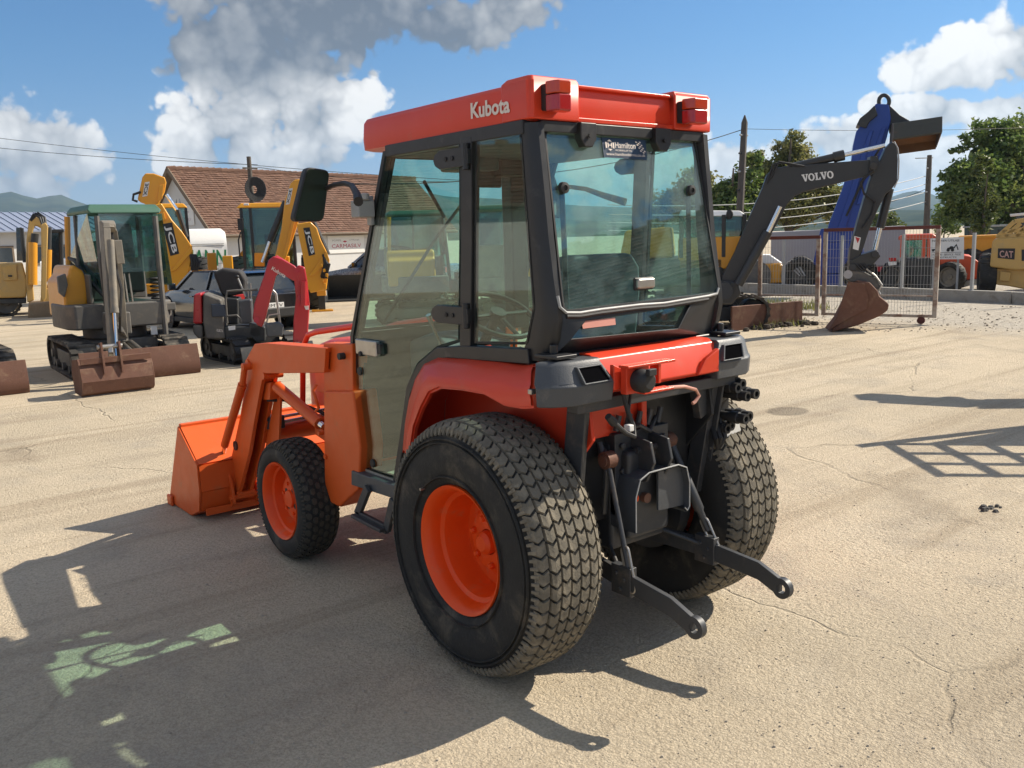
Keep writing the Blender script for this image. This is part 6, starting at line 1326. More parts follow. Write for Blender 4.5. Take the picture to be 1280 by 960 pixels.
p = RW(803, 354, .004); m = MB(); m.box(p.x-.048, p.x+.048, p.y-.026, p.y, p.z-.020, p.z+.020); m.build('window_handle', M['bare'], rg, bevel=.009)
m = MB(); m.box(p.x-.054, p.x+.054, p.y-.012, p.y+.001, p.z-.026, p.z+.024); m.build('handle_base', M['black'], rg, bevel=.008)
# dealer sticker at the top of the rear window
s4 = [RW(752, 171.5, .003), RW(807, 175, .003), RW(809, 200, .003), RW(755, 196.5, .003)]
st = slab(MB(), s4, (0, .001, 0)).build('dealer_sticker', M['navy'], rg, smooth=0)
so = RW(752, 196, .0045); xd, yd = s4[1]-s4[0], s4[0]-s4[3]; wS, hS = xd.length, yd.length; o3 = s4[3]+Vector((0, -.0015, 0))
def SP(a, b): return o3+(s4[2]-s4[3])*a+(s4[0]-s4[3])*b
text('Hamilton', M['print'], st, SP(.27, .50), xd, yd, hS*.30, wS*.46)
text('FORKLIFTS', M['print'], st, SP(.27, .34), xd, yd, hS*.09, wS*.36)
text('www.hamiltonlorms.co.uk', M['print'], st, SP(.05, .10), xd, yd, hS*.15, wS*.88)
text('H', M['print'], st, SP(.10, .50), xd, yd, hS*.24, wS*.10, bold=.02)
m = MB()
for a, b, k in ((.15, .92, 1), (.15, .34, -1)):
    m.add([SP(a-.05, b-.1*k), SP(a+.05, b-.1*k), SP(a, b)], [(0, 1, 2)])
for k in range(8):
    for j in range(3):
        if (k+j) % 2 == 0: m.add([SP(.74+.045*j+.022*k*.7, .92-.075*k), SP(.775+.045*j+.022*k*.7, .92-.075*k), SP(.79+.045*j+.022*k*.7, .85-.075*k), SP(.755+.045*j+.022*k*.7, .85-.075*k)], [(0, 1, 2, 3)])
for e in (-1, 1):
    pa = [SP(.15+e*(.085+.012*sin(t)), .62+.2*cos(t)) for t in np.linspace(.6, 2.5, 6)]; pb = [SP(.15+e*(.062+.006*sin(t)), .62+.17*cos(t)) for t in np.linspace(.6, 2.5, 6)]
    m.add(pa+pb, [(i, i+1, 7+i, 6+i) for i in range(5)])
m.v = [tuple(Vector(p)+Vector((0, -.002, 0))) for p in m.v]
m.build('emblem', M['print'], st, smooth=0, weld=False)

# ---------------------------------------------------------------- roof
def rrect(hx, y0, y1, r, k=5):
    out = []
    for cx, cy, a0 in ((hx-r, y1-r, 0), (-hx+r, y1-r, pi/2), (-hx+r, y0+r, pi), (hx-r, y0+r, 1.5*pi)):
        out += [(cx+r*cos(a0+i*pi/2/k), cy+r*sin(a0+i*pi/2/k)) for i in range(k+1)]
    return out
lay = [(.470, 2.098), (.490, 2.104), (.4925, 2.15), (.488, 2.218), (.478, 2.236), (.45, 2.244)]
m = MB(); m.loft([[(x, y, z+.010*(y > .3 and k > 2)*0) for x, y in rrect(h, -.236+(.4925-h)*.6, .945-(.4925-h), .05)] for k, (h, z) in enumerate(lay)])
roof = m.build('roof', M['red'], T, smooth=50)
for sx in (-1, 1):                                                        # raised rear corners that carry the tail lights
    pl = [(sx*.26, -.262), (sx*.482, -.262), (sx*.494, -.245), (sx*.494, -.10), (sx*.44, -.05), (sx*.26, -.05)]
    pl2 = [(sx*.262, -.250), (sx*.474, -.250), (sx*.484, -.235), (sx*.48, -.12), (sx*.44, -.08), (sx*.28, -.08)]
    m = MB(); m.prism(pl, 2.106, 2.238, 'z'); m.prism(pl, 2.238, 2.256, 'z', pl2); m.build('roof_corner', M['red'], roof, bevel=.006)
pz = [(-.26, 2.112), (.26, 2.112), (.235, 2.135), (.235, 2.225), (-.26, 2.225)]
m = MB(); m.prism([(-.262, 2.106), (.262, 2.106), (.262, 2.124), (-.262, 2.124)], -.236, -.252, 'y'); m.prism([(-.262, 2.228), (.262, 2.228), (.262, 2.24), (-.262, 2.24)], -.225, -.246, 'y'); m.build('roof_edge', M['red'], roof, bevel=.004)
m = MB(); m.box(-.45, .45, -.19, .70, 2.055, 2.09); m.build('headliner', M['seat'], roof)
text('Kubota', M['print'], roof, (-.4945, .085, 2.143), (0, -1, -.02), (0, 0, 1), .058, .235, bold=.03)
for (u0, v0, u1, v1) in ((686, 99, 719, 139), (858, 122, 888, 155)):
    yb = -.345; a, b = hit(u0, v0, (0, yb+.02, 0), (0, 1, 0)), hit(u1, v1, (0, yb, 0), (0, 1, 0))
    x0, x1, z0, z1 = a[0]+.012, b[0], b[2], a[2]; zm = z0+(z1-z0)*.56
    tl = MB(); tl.prism([(-.258, z0+.006), (-.30, z0+.006), (-.30, z1-.006), (-.258, z1-.006)], x0+.005, x1-.005, 'x'); tb = tl.build('tail_light', M['black'], T, bevel=.006)
    def lens(za, zb, mt, nm):
        pl = [(x0, -.29), (x0+.006, yb+.015), (x0+.016, yb), (x1-.022, yb-.004), (x1-.004, yb+.02), (x1, -.29)]
        MB().prism(pl, za, zb, 'z').build(nm, mt, tb, bevel=.005)
    lens(zm+.001, z1, M['amber'], 'amber_lens'); lens(z0, zm-.001, M['lens'], 'red_lens')

# ---------------------------------------------------------------- fenders
for sx in (-1, 1):
    IN = YZ(-.505, (503, 566), (506, 530), (511, 500), (519, 474), (530, 455), (548, 447), (585, 449), (625, 453), (652, 457), (667, 456))
    CE = YZ(-.595, (506, 566), (510, 530), (517, 502), (525, 482), (534, 469), (552, 472), (590, 475), (627, 479), (648, 485), (662, 482))
    LI = YZ(-.602, (511, 566), (516, 532), (525, 508), (535, 489), (548, 483), (574, 485), (602, 490), (627, 504), (650, 508), (664, 507))
    rg_ = []
    for i_, c_, l_ in zip(IN, CE, LI):
        mid = ((i_[0]+c_[0])/2, (i_[1]+c_[1])/2+.012)
        rg_.append([(sx*.46, i_[0], i_[1]+.002), (sx*.505, *i_), (sx*.552, *mid), (sx*.590, c_[0], c_[1]+.005), (sx*.598, c_[0]*.85+l_[0]*.15, c_[1]*.85+l_[1]*.15), (sx*.602, *l_), (sx*.588, l_[0], l_[1]-.002)])
    m = MB(); m.loft(rg_, False, False); m.loft([[(x*.985, y-.004, z-.010) for x, y, z in r] for r in rg_], False, False); m.build('fender', M['red'], T, smooth=38)
    e_ = rg_[-1]; MB().prism([(abs(p_[0]), p_[2]) for p_ in e_[:6]]+[(.46, e_[5][2])], e_[5][1]+.02, e_[5][1]-.012, 'y', None).build('fender_end', M['red'], T, bevel=.004) if sx < 0 and False else None
    # inner side of the wheel arch
    pi_ = [(.60, .62), (.55, .98), (.42, 1.16), (.2, 1.24), (-.36, 1.25), (-.40, .95), (-.2, .72), (.2, .66)]
    m = MB(); m.prism(pi_, sx*.352, sx*.335); m.build('wheel_arch', M['red'] if sx < 0 else M['frame'], T, bevel=.004)
    m = MB(); m.prism([(.66, .60), (.60, 1.0), (.45, 1.19), (.2, 1.262), (.16, 1.25), (.40, 1.16), (.55, .98), (.60, .60)], sx*.352, sx*.50); m.build('arch_front', M['red'], T)
# rear bodywork between the lamps
f = [(-.36, -.345, 1.272), (.36, -.345, 1.272), (.36, -.44, 1.225), (-.36, -.44, 1.225), (-.36, -.465, 1.135), (.36, -.465, 1.135)]
m = MB(); m.prism([(-.30, 1.272), (-.375, 1.268), (-.405, 1.255), (-.432, 1.20), (-.452, 1.145), (-.43, 1.13), (-.30, 1.15)], -.34, .34, 'x'); m.build('rear_bodywork', M['red'], T, bevel=.006)
for sx in (-1, 1): MB().prism([(sx*.30, 1.14), (sx*.17, 1.14), (sx*.22, 1.20), (sx*.30, 1.235)], -.44, -.462, 'y').build('bodywork_rib', M['red'], T, bevel=.005)
m = MB(); m.box(-.34, .03, -.29, -.27, .92, 1.14); m.box(-.0, .03, -.32, -.29, .93, 1.13); m.build('rear_cover', M['red'], T, bevel=.006)
# grey lamp housings, a flat black panel painting the shade of each hollow
for sx in (-1, 1):
    def R(pts): return [(sx*x, y, z) for x, y, z in pts]
    zt, zm_, zb_ = 1.262, 1.175, 1.105
    m = MB()
    bot = [(.592, -.368), (.56, -.415), (.488, -.455), (.300, -.455), (.285, -.33)]
    mid = [(.596, -.368), (.562, -.420), (.490, -.462), (.296, -.462), (.283, -.33)]
    up_ = [(.582, -.355), (.545, -.400), (.480, -.432), (.335, -.432), (.325, -.33)]
    m.loft([[(sx*x, y, zb_) for x, y in bot], [(sx*x, y, zm_) for x, y in mid], [(sx*x, y, zm_+.012) for x, y in [(a*.995, b+.01) for a, b in mid]], [(sx*x, y, zt-.014) for x, y in up_], [(sx*x*.985, y+.012, zt) for x, y in up_]])
    h = m.build('lamp_housing', M['plast'], T, bevel=.006)
    rx = (.335, .462) if sx < 0 else (.335, .462)
    a = [Vector((sx*.468, -.437, zt-.020)), Vector((sx*.348, -.437, zt-.020)), Vector((sx*.315, -.461, zm_+.006)), Vector((sx*.452, -.461, zm_+.006))]
    cen = sum(a, Vector())/4
    mm = MB(); ring(mm, [p+Vector((0, -.012, 0)) for p in a], [p+(cen-p)*.13+Vector((0, -.012, 0)) for p in a], (0, .02, 0)); mm.build('recess_rim', M['plast'], h, bevel=.003)
    slab(MB(), [p+(cen-p)*.10+Vector((0, -.006, 0)) for p in a], (0, .003, 0)).build('recess', M['void'], h, smooth=0)
    MB().box(sx*.588-.012, sx*.588+.012, -.352, -.332, 1.15, 1.17).build('housing_bolt', M['bare'], h, bevel=.004)

# ---------------------------------------------------------------- trailer socket, hook, loose wires
m = MB(); m.box(-.275, -.155, -.50, -.47, 1.125, 1.225); m.box(-.285, -.03, -.52, -.47, 1.222, 1.232); m.box(-.12, -.105, -.515, -.47, 1.15, 1.225); m.box(-.20, -.04, -.52, -.47, 1.118, 1.128)
br = m.build('socket_bracket', M['red'], T, bevel=.003)
m = MB(); m.lathe([(.042, -.50), (.044, -.53), (.040, -.55), (.028, -.562), (0, -.563)], (-.215, 0, 1.172), 'y', 24); m.box(-.235, -.195, -.575, -.555, 1.195, 1.22); m.build('trailer_socket', M['black'], br, bevel=.003)
MB().tube([(-.05, -.50, 1.123), (.03, -.51, 1.118), (.085, -.52, 1.10), (.10, -.525, 1.075), (.075, -.525, 1.055), (.06, -.525, 1.05)], .007, 8).build('pin_hook', mat('copper_pin', (.62, .33, .25), .4, .6), br)
MB().tube([(-.25, -.46, 1.12), (-.235, -.47, 1.05), (-.22, -.48, 1.0), (-.235, -.50, .965), (-.28, -.50, .985), (-.33, -.49, 1.03)], .009, 8).build('wire', M['black'], T)
MB().tube([(-.33, -.49, 1.03), (-.36, -.49, 1.058)], [.017, .013], 10).build('wire_plug', M['black'], T)
MB().tube([(-.20, -.45, 1.12), (-.23, -.46, 1.02), (-.235, -.48, .985)], .006, 8).build('wire', M['black'], T)
m = MB(); m.box(-.26, -.235, -.50, -.47, .985, 1.01); m.build('wire_clip', M['white'], T, bevel=.004)
m = MB(); m.obox((-.45, -.40, 1.09), (.45, -.40, 1.09), .06, .045); m.build('cross_bar', M['steel'], T, bevel=.005)
# roll bar legs behind the wheels
for sx in (-1, 1):
    m = MB(); m.obox((sx*.37, -.36, 1.10), (sx*.355, -.28, .60), .035, .075, (0, 1, 0)); m.obox((sx*.395, -.37, 1.10), (sx*.38, -.30, .66), .012, .10, (0, 1, 0)); m.build('roll_bar_leg', M['steel'], T, bevel=.005)
m = MB(); m.prism([(.27, 1.06), (.55, 1.09), (.55, 1.02), (.30, .93)], -.33, -.37, 'y'); m.build('side_bracket', M['steel'], T, bevel=.005)

# ---------------------------------------------------------------- rear hitch
m = MB(); m.box(-.155, .155, -.32, -.24, .60, .93); m.prism([(-.24, .93), (-.42, .90), (-.44, .82), (-.40, .74), (-.24, .70)], -.05, -.065, 'x'); m.prism([(-.24, .93), (-.42, .90), (-.44, .82), (-.40, .74), (-.24, .70)], .035, .05, 'x')
for x in (-.12, .12):
    for z in (.66, .78, .88): m.cyl((x, -.32, z), (x, -.335, z), .014, 6)
m.build('hitch_bracket', M['steel'], T, bevel=.004)
m = MB(); m.cyl((-.17, -.18, .90), (.17, -.18, .90), .04, 16); m.cyl((-.08, -.36, .86), (.08, -.36, .86), .013, 10); m.build('rocker_shaft', M['steel'], T)
m = MB(); gp_ = [(-.155, .56), (-.155, .70), (-.13, .765), (-.08, .785), (.09, .785), (.14, .765), (.158, .70), (.158, .60), (.145, .585), (.13, .60)]
m.loft([[(x, -.27, z) for x, z in gp_], [(x, -.43, z) for x, z in gp_]], False, False); m.loft([[(x*.96, -.27, z-.006) for x, z in gp_], [(x*.96, -.43, z-.006) for x, z in gp_]], False, False)
m.prism([(.0, .61), (.156, .60), (.156, .70), (.14, .765), (.09, .781), (.0, .781)], -.395, -.405, 'y'); pg = m.build('pto_guard', M['plast'], T, smooth=40); MB().tube([(x, -.430, z) for x, z in gp_], .003, 6).build('guard_edge', M['grey'], pg)  # light grey tube paints a highlight along the guard rim
m = MB(); m.cyl((-.04, -.30, .665), (-.04, -.385, .665), .020, 16); m.cyl((-.02, -.28, .655), (-.02, -.33, .655), .05, 16); m.build('pto_shaft', M['rust'], T)
m = MB(); m.cyl((-.09, -.33, .67), (-.09, -.37, .67), .016, 8); m.cyl((-.10, -.33, .70), (-.10, -.36, .70), .012, 8); m.build('drain_plug', M['rim'], T)
for sx in (-1, 1):
    e = Vector((sx*.205, -.335 if sx < 0 else -.275, .842)); s0 = Vector((sx*.155, -.16, .90))
    m = MB(); m.loft([[s0+Vector((-.012, 0, -.04)), s0+Vector((.012, 0, -.04)), s0+Vector((.012, 0, .04)), s0+Vector((-.012, 0, .04))], [e+Vector((-.010, 0, -.022)), e+Vector((.010, 0, -.022)), e+Vector((.010, 0, .022)), e+Vector((-.010, 0, .022))]])
    la = m.build('lift_arm', M['steel'], T, bevel=.004)
    m = MB(); m.cyl(e-Vector((.035, 0, 0)), e+Vector((.035, 0, 0)), .022, 14); m.cyl(e-Vector((.026, 0, 0)), e+Vector((.018, 0, 0)), .034, 18); m.build('lift_pin', M['rust'], la)
    w0 = Vector((sx*.255, -.50, .395)); t0 = e+Vector((sx*.01, -.01, -.02)); dd_ = w0-t0
    lr = MB().tube([t0, t0+dd_*.22, t0+dd_*.24, t0+dd_*.60, t0+dd_*.62, t0+dd_*.80] if sx > 0 else [t0, t0+dd_*.5, t0+dd_*.85], [.016, .016, .021, .021, .015, .012] if sx > 0 else .0105, 12).build('lift_rod', M['steel'], T)
    c0 = t0+dd_*.72
    lp_ = [c0+Vector((sx*.0, -.0, .0)), c0+dd_*.30]; ax_ = dd_.normalized(); sd = Vector((0, -1, 0)).cross(ax_).normalized() if True else None
    sd = ax_.cross(Vector((sx, 0, 0))).normalized()
    pth = []
    for k in range(9): t = pi*k/8; pth.append(lp_[0]+sd*.019*cos(t)-ax_*.019*sin(t))
    for k in range(9): t = pi*k/8; pth.append(lp_[1]-sd*.019*cos(t)+ax_*.019*sin(t))
    pth.append(pth[0]); MB().tube(pth, .0055, 8, False).build('stabiliser_loop', M['bare'], lr)
    # lower link: bent flat bar with an eye
    a, b, c_, d_ = Vector((sx*.17, .02, .43)), Vector((sx*.245, -.42, .405)), Vector((sx*.258, -.70, .375)), Vector((sx*.258, -.80, .335))
    m = MB(); h = .036; tk = .011
    path = [(a, 0), (b, 0), (c_, 0), (d_, 0)]
    rings = []
    for p, _ in path: rings.append([p+Vector((-tk, 0, -h)), p+Vector((tk, 0, -h)), p+Vector((tk, 0, h)), p+Vector((-tk, 0, h))])
    m.loft(rings)
    ll = m.build('lower_link', M['steel'], T, bevel=.003)
    m = MB(); m.lathe([(.019, -.013), (.0405, -.013), (.0405, .013), (.019, .013), (.019, -.013)], tuple(d_+Vector((0, -.008, 0))), 'x', 28); m.build('link_eye', M['steel'], ll, smooth=40)
    m = MB(); m.box(sx*.245-.018, sx*.245+.018, -.50, -.40, .345, .46)
    for (yy, zz) in ((-.43, .43), (-.47, .41), (-.45, .37)): m.cyl((sx*.245-.026, yy, zz), (sx*.245+.026, yy, zz), .008, 8)
    m.build('link_bracket', M['steel'], ll, bevel=.003)
    # check chain bar
    MB().tube([(sx*.10, -.2, .50), (sx*.235, -.42, .42)], .009, 8).build('check_link', M['steel'], T)
m = MB(); m.box(-.34, .37, -.262, -.25, .58, 1.14); m.build('rear_bulkhead', M['frame'], T)
MB().tube([(.13, -.33, .70), (.19, -.36, .72), (.20, -.37, .68), (.15, -.36, .655)], .006, 8).build('safety_clip', M['bare'], T)
m = MB()
for k in range(5): m.cyl((-.14+.06*k, -.31, .94), (-.12+.06*k, -.31, 1.0), .012, 8)
m.tube([(-.1, -.3, .93), (-.06, -.36, .96), (.02, -.34, .92), (.10, -.3, .96)], .010, 8); m.tube([(-.2, -.28, .90), (-.22, -.34, .80), (-.2, -.3, .62)], .012, 8); m.build('hydraulic_pipes', M['steel'], T)

# ---------------------------------------------------------------- remote couplers at the right rear
m = MB(); m.box(.40, .50, -.36, -.26, .90, 1.09); m.box(.36, .42, -.33, -.26, .86, 1.06); cb = m.build('coupler_block', M['black'], T, bevel=.006)
cp = None
for (x, z, L) in ((.43, 1.055, .10), (.475, 1.065, .09), (.455, 1.02, .13), (.50, 1.025, .14), (.445, .925, .13), (.485, .93, .12), (.43, .875, .05), (.47, .88, .04)):
    pr = [(.020, 0), (.020, -L*.4), (.026, -L*.42), (.026, -L*.7), (.021, -L*.72), (.022, -L), (.012, -L), (.012, -L+.02), (0, -L+.02)]
    MB().lathe(pr, (x, -.36, z), 'y', 16).build('coupler', M['black'], cb, smooth=35)
m = MB(); m.prism([(.43, .90), (.53, .905), (.55, .845), (.45, .83)], -.38, -.385, 'y'); m.prism([(-.30, .86), (-.385, .90), (-.385, .905), (-.30, .865)], .44, .53, 'x'); m.build('coupler_plate', M['white'], T)
for k in range(3): MB().tube([(.40+.02*k, -.34, .90+.03*k), (.36+.03*k, -.40, .84), (.40, -.38, .78), (.33, -.2, .70)], .012, 8).build('hydraulic_hose', M['black'], T)

# ---------------------------------------------------------------- step, floor, interior
m = MB(); st_ = YZ(-.54, (440, 588), (497, 608), (495, 624), (440, 606)); m.prism(st_, -.545, -.50); m.build('side_sill', M['plast'], T, bevel=.005)
m = MB(); m.box(-.50, .50, -.0, 1.12, .555, .60); m.build('cab_floor', M['beige'], T)
m = MB(); a_ = YZ(-.56, (460, 610), (447, 643), (484, 662), (492, 625))
for p, q in zip(a_, a_[1:]): m.obox((-.56, *p), (-.56, *q), .045, .022, (1, 0, 0))
p, q = a_[1], a_[2]; m.obox((-.575, *p), (-.575, *q), .05, .018, (0, 0, 1)); m.build('step', M['steel'], T, bevel=.004)
m = MB(); m.loft([[(x, y, z) for x, z in ((-.23, zb), (.23, zb), (.25, zb+.02), (.25, zt), (.2, zt+.03), (-.2, zt+.03), (-.25, zt), (-.25, zb+.02))] for y, zb, zt in ((.42, 1.0, 1.09), (.1, 1.0, 1.10), (-.02, 1.0, 1.13))])
sb = m.build('seat', M['seat'], T, bevel=.03)
m = MB(); m.loft([[(-wd, y0, z), (wd, y0, z), (wd*1.02, y0+.06, z), (wd*.9, y0+.12, z), (-wd*.9, y0+.12, z), (-wd*1.02, y0+.06, z)] for wd, y0, z in ((.24, -.02, 1.08), (.25, -.06, 1.25), (.245, -.09, 1.45), (.22, -.11, 1.56), (.16, -.12, 1.62))])
m.build('backrest', M['seat'], sb, bevel=.02)
MB().box(-.2, .2, -.02, .36, .60, 1.0).build('seat_base', M['frame'], T, bevel=.01)
for sx in (-1, 1):
    m = MB(); m.prism([(-.2, .6), (.5, .6), (.44, 1.02), (.2, 1.22), (-.2, 1.24)], sx*.27, sx*.33); m.build('inner_arch', M['beige'], T, bevel=.015)
m = MB(); m.prism([(.98, .6), (.80, .95), (.74, 1.2), (.86, 1.26), (1.08, 1.2), (1.08, .6)], -.20, .20); dsh = m.build('dashboard', M['seat'], T, bevel=.02)
swc = Vector((0, .60, 1.34)); axx = Vector((0, -.5, .86)).normalized(); e1 = Vector((1, 0, 0)); e2 = axx.cross(e1)
pw = [swc+.185*(e1*cos(t)+e2*sin(t)) for t in np.linspace(0, 2*pi, 33)]
m = MB(); m.tube(pw, .013, 10, False); m.tube([swc-e1*.18, swc+e1*.18], .010, 8); m.tube([swc, swc-e2*.18], .010, 8); m.cyl(swc-axx*.03, swc+axx*.02, .04, 14); m.build('steering_wheel', M['black'], T)
MB().tube([swc, (0, .86, 1.02)], .025, 10).build('steering_column', M['black'], T)
MB().tube([(-.16, .72, 1.0), (-.30, .70, 1.30), (-.33, .69, 1.36)], [.007, .007, .014], 8).build('lever', M['chrome'], T)
for x, y, z in ((.27, .2, 1.30), (.31, .3, 1.28), (.34, .1, 1.30)):
    MB().tube([(x, y, 1.02), (x, y+.03, z)], .007, 8).build('lever', M['chrome'], T); MB().ball((x, y+.03, z), .02, 8).build('lever_knob', mat('red_knob', (.5, .03, .02), .4), T)
m = MB(); m.box(-.08, .10, .66, .68, 1.93, 2.01); m.build('interior_mirror', M['black'], T, bevel=.01)
m = MB(); m.box(.05, .24, .60, .70, 1.98, 2.06); m.box(.20, .30, .72, .80, 1.25, 2.0); m.build('wiper_motor', M['frame'], T, bevel=.01)
MB().tube([(-.36, .63, 1.95), (-.2, .72, 1.80)], .008, 8).build('wiper_arm', M['black'], T)
MB().tube([(-.3, 1.14, 1.3), (-.12, .92, 1.70), (.05, .80, 1.95)], .008, 8).build('wiper_arm', M['black'], T)
m = MB(); m.box(-.20, .0, .55, .74, 2.0, 2.06); m.build('sun_visor', M['seat'], T, bevel=.01)

# ---------------------------------------------------------------- mirror
mh = XZ(1.0, (383, 208), (413, 213), (405, 277), (366, 277))
hp = rounded([(x, 1.0, z) for x, z in mh], .03, 4)
mo = slab(MB(), hp, (0, .045, 0)).build('wing_mirror', M['black'], T, bevel=.008)
slab(MB(), [p+Vector((0, -.0015, 0)) for p in inset(hp, .006)], (0, -.001, 0)).build('mirror_glass', mat('mirror_glass', (.022, .030, .020), .22, var=.3, vs=9), mo, smooth=0)  # dark green reflection painted into the glass colour
pm = [hit(u, v, (0, 1.0-.10*i, 0), (0, 1, 0)) for i, (u, v) in enumerate(((409, 235), (418, 231), (431, 229), (440, 232), (446, 242), (448, 252)))]
MB().tube([tuple(pm[0]+np.array([0, .05, 0]))]+[tuple(p) for p in pm], [.012, .012, .011, .011, .012, .016, .020], 10).build('mirror_arm', M['black'], T)
p = hit(453, 262, (0, .60, 0), (0, 1, 0)); p = hit(453, 262, (-.545, 0, 0), (1, 0, 0))
m = MB(); m.box(p[0]-.04, p[0]+.045, p[1]-.035, p[1]+.035, p[2]-.035, p[2]+.04); m.cyl((p[0], p[1]-.03, p[2]+.04), (p[0], p[1]-.03, p[2]+.07), .02, 10); m.box(p[0]+.03, p[0]+.05, p[1]-.02, p[1]+.02, p[2]-.07, p[2]+.06); m.build('mirror_bracket', M['grey'], T, bevel=.006)

hp = [Vector((-p_.x, p_.y, p_.z)) for p_ in hp][::-1]
mo = slab(MB(), hp, (0, .045, 0)).build('wing_mirror', M['black'], T, bevel=.008)
MB().tube([(-p_[0], p_[1], p_[2]) for p_ in pm], [.012, .011, .011, .012, .016, .020], 10).build('mirror_arm', M['black'], T)
p = hit(453, 262, (-.545, 0, 0), (1, 0, 0)); m = MB(); m.box(-p[0]-.045, -p[0]+.04, p[1]-.035, p[1]+.035, p[2]-.035, p[2]+.04); m.build('mirror_bracket', M['grey'], T, bevel=.006)

# ---------------------------------------------------------------- front loader
LO = M['orange']
for sx in (-1, 1):
    up_p = YZ(-.52, (403, 429), (439, 430), (440, 494), (404, 494)); lo_p = YZ(-.535, (404, 489), (441, 489), (450, 560), (448, 612), (424, 634), (413, 629), (405, 604))
    m = MB(); m.prism(up_p, sx*.515, sx*.43); po = m.build('loader_post', LO, T, bevel=.006)
    m = MB(); m.prism(lo_p, sx*.535, sx*.40); m.build('post_base', LO, po, bevel=.012)
    for (u, v, r) in ((429, 445, .017), (407, 446, .019), (411, 570, .013), (403, 541, .012)):
        (y, z), = YZ(-.52, (u, v)); MB().cyl((sx*.515, y, z), (sx*.545, y, z), r, 12).build('pivot_pin', M['black'] if u == 429 else LO, po)
    MB().tube([(sx*.54, 1.44, .98), (sx*.56, 1.44, .95), (sx*.555, 1.42, .90), (sx*.54, 1.43, .86), (sx*.55, 1.45, .84)], .008, 8).build('lock_clip', M['orange'], po)
    # boom: a level beam, a knee and a leg down to the bucket
    bm_ = YZ(-.55, (318, 430), (332, 429), (407, 435), (405, 466), (331, 467), (327, 476), (317, 530), (311, 566), (297, 619), (290, 624), (284, 610), (285, 590), (300, 520), (308, 470), (306, 452))
    m = MB(); m.prism(bm_, sx*.55, sx*.525); m.prism(bm_, sx*.475, sx*.45)
    pp = YZ(-.55, (318, 430), (332, 429), (407, 435), (406, 441), (331, 436), (319, 437)); m.prism(pp, sx*.527, sx*.473)
    pp = YZ(-.55, (307, 452), (308, 470), (300, 520), (288, 580), (290, 582), (303, 520), (311, 470), (310, 452)); m.prism(pp, sx*.527, sx*.473)
    pp = YZ(-.55, (405, 466), (331, 467), (331, 463), (405, 462)); m.prism(pp, sx*.527, sx*.473)
    bo = m.build('loader_boom', LO, T, bevel=.004)
    for (u, v, r) in ((295, 557, .030), (334, 444, .0), (310, 453, .020), (297, 618, .018), (330, 470, .02)):
        if r:
            (y, z), = YZ(-.55, (u, v)); MB().cyl((sx*.44, y, z), (sx*.558, y, z), r, 16).build('pivot_pin', M['black'] if u == 295 else LO, bo)
    k_ = YZ(-.52, (327, 480), (337, 478), (336, 500), (328, 500)); m = MB(); m.prism(k_, sx*.515, sx*.45); m.build('cylinder_lug', LO, bo, bevel=.003)
    a = YZ(-.50, (333, 473), (345, 484), (398, 530), (403, 534))
    m = MB(); m.tube([(sx*.49, *a[1]), (sx*.49, *a[2])], .033, 14); m.cyl((sx*.46, *a[0]), (sx*.52, *a[0]), .028, 12); lc = m.build('lift_cylinder', LO, T)
    MB().tube([(sx*.49, *a[2]), (sx*.49, *a[3])], [.022, .018], 12).build('cylinder_rod', M['chrome'], lc)
    a = YZ(-.57, (309, 458), (306, 480), (284, 556), (282, 568))
    m = MB(); m.tube([(sx*.585, *a[1]), (sx*.585, *a[2])], .026, 14); m.cyl((sx*.55, *a[0]), (sx*.60, *a[0]), .022, 12); m.tube([(sx*.585, *a[0]), (sx*.585, *a[1])], .018, 10); bc = m.build('bucket_cylinder', LO, T)
    MB().tube([(sx*.585, *a[2]), (sx*.585, *a[3])], .014, 12).build('cylinder_rod', M['chrome'], bc)
    k = YZ(-.52, (330, 500), (338, 498), (336, 560), (318, 603), (311, 606), (320, 560)); m = MB(); m.prism(k, sx*.46, sx*.445); m.build('boom_stay', LO, bo, bevel=.003)
    MB().tube([(sx*.50, *YZ(-.5, (334, 500))[0]), (sx*.42, 2.1, .80), (sx*.35, 1.9, .70), (sx*.30, 1.7, .62)], .010, 8).build('hydraulic_hose', M['black'], T)
m = MB(); m.cyl((-.45, 2.36, .56), (.45, 2.36, .56), .055, 20); m.build('cross_tube', LO, T)
for z, o in ((.63, 0), (.655, .03)): MB().tube([(-.44, 2.30+o, z), (-.2, 2.33+o, z), (.1, 2.33+o, z), (.44, 2.30+o, z)], .010, 8).build('hydraulic_pipe', M['bare'], T)
m = MB(); m.box(-.46, -.36, 2.26, 2.36, .60, .68); m.build('valve_block', M['steel'], T, bevel=.006)
MB().tube([(-.46, 2.28, .66), (-.46, 2.22, .80), (-.40, 2.05, .80), (-.30, 1.9, .74), (-.2, 1.8, .66)], .011, 8).build('hydraulic_hose', M['black'], T)
m = MB(); m.obox((-.40, 1.28, .60), (.40, 1.28, .60), .10, .10); m.obox((-.38, 1.3, .62), (-.30, 1.95, .66), .04, .12); m.obox((.38, 1.3, .62), (.30, 1.95, .66), .04, .12); m.obox((-.40, 1.33, .95), (-.28, 1.95, .92), .03, .13); m.obox((.40, 1.33, .95), (.28, 1.95, .92), .03, .13); m.build('loader_frame', LO, T, bevel=.006)
gy = YZ(-.27, (366, 500), (366, 462), (372, 455), (386, 452))
gr = [(-.27, 2.36, .70), (-.27, 2.36, 1.0), (-.27, 2.28, 1.08), (-.27, 2.2, 1.08)]
for sx in (-1, 1):
    MB().tube([(sx*.27, 1.5, 1.255), (sx*.27, 1.95, 1.195), (sx*.27, 2.06, 1.17), (sx*.27, 2.14, 1.09), (sx*.27, 2.16, .95), (sx*.27, 2.2, .70)], .017, 10).build('bonnet_guard', M['red'], T)
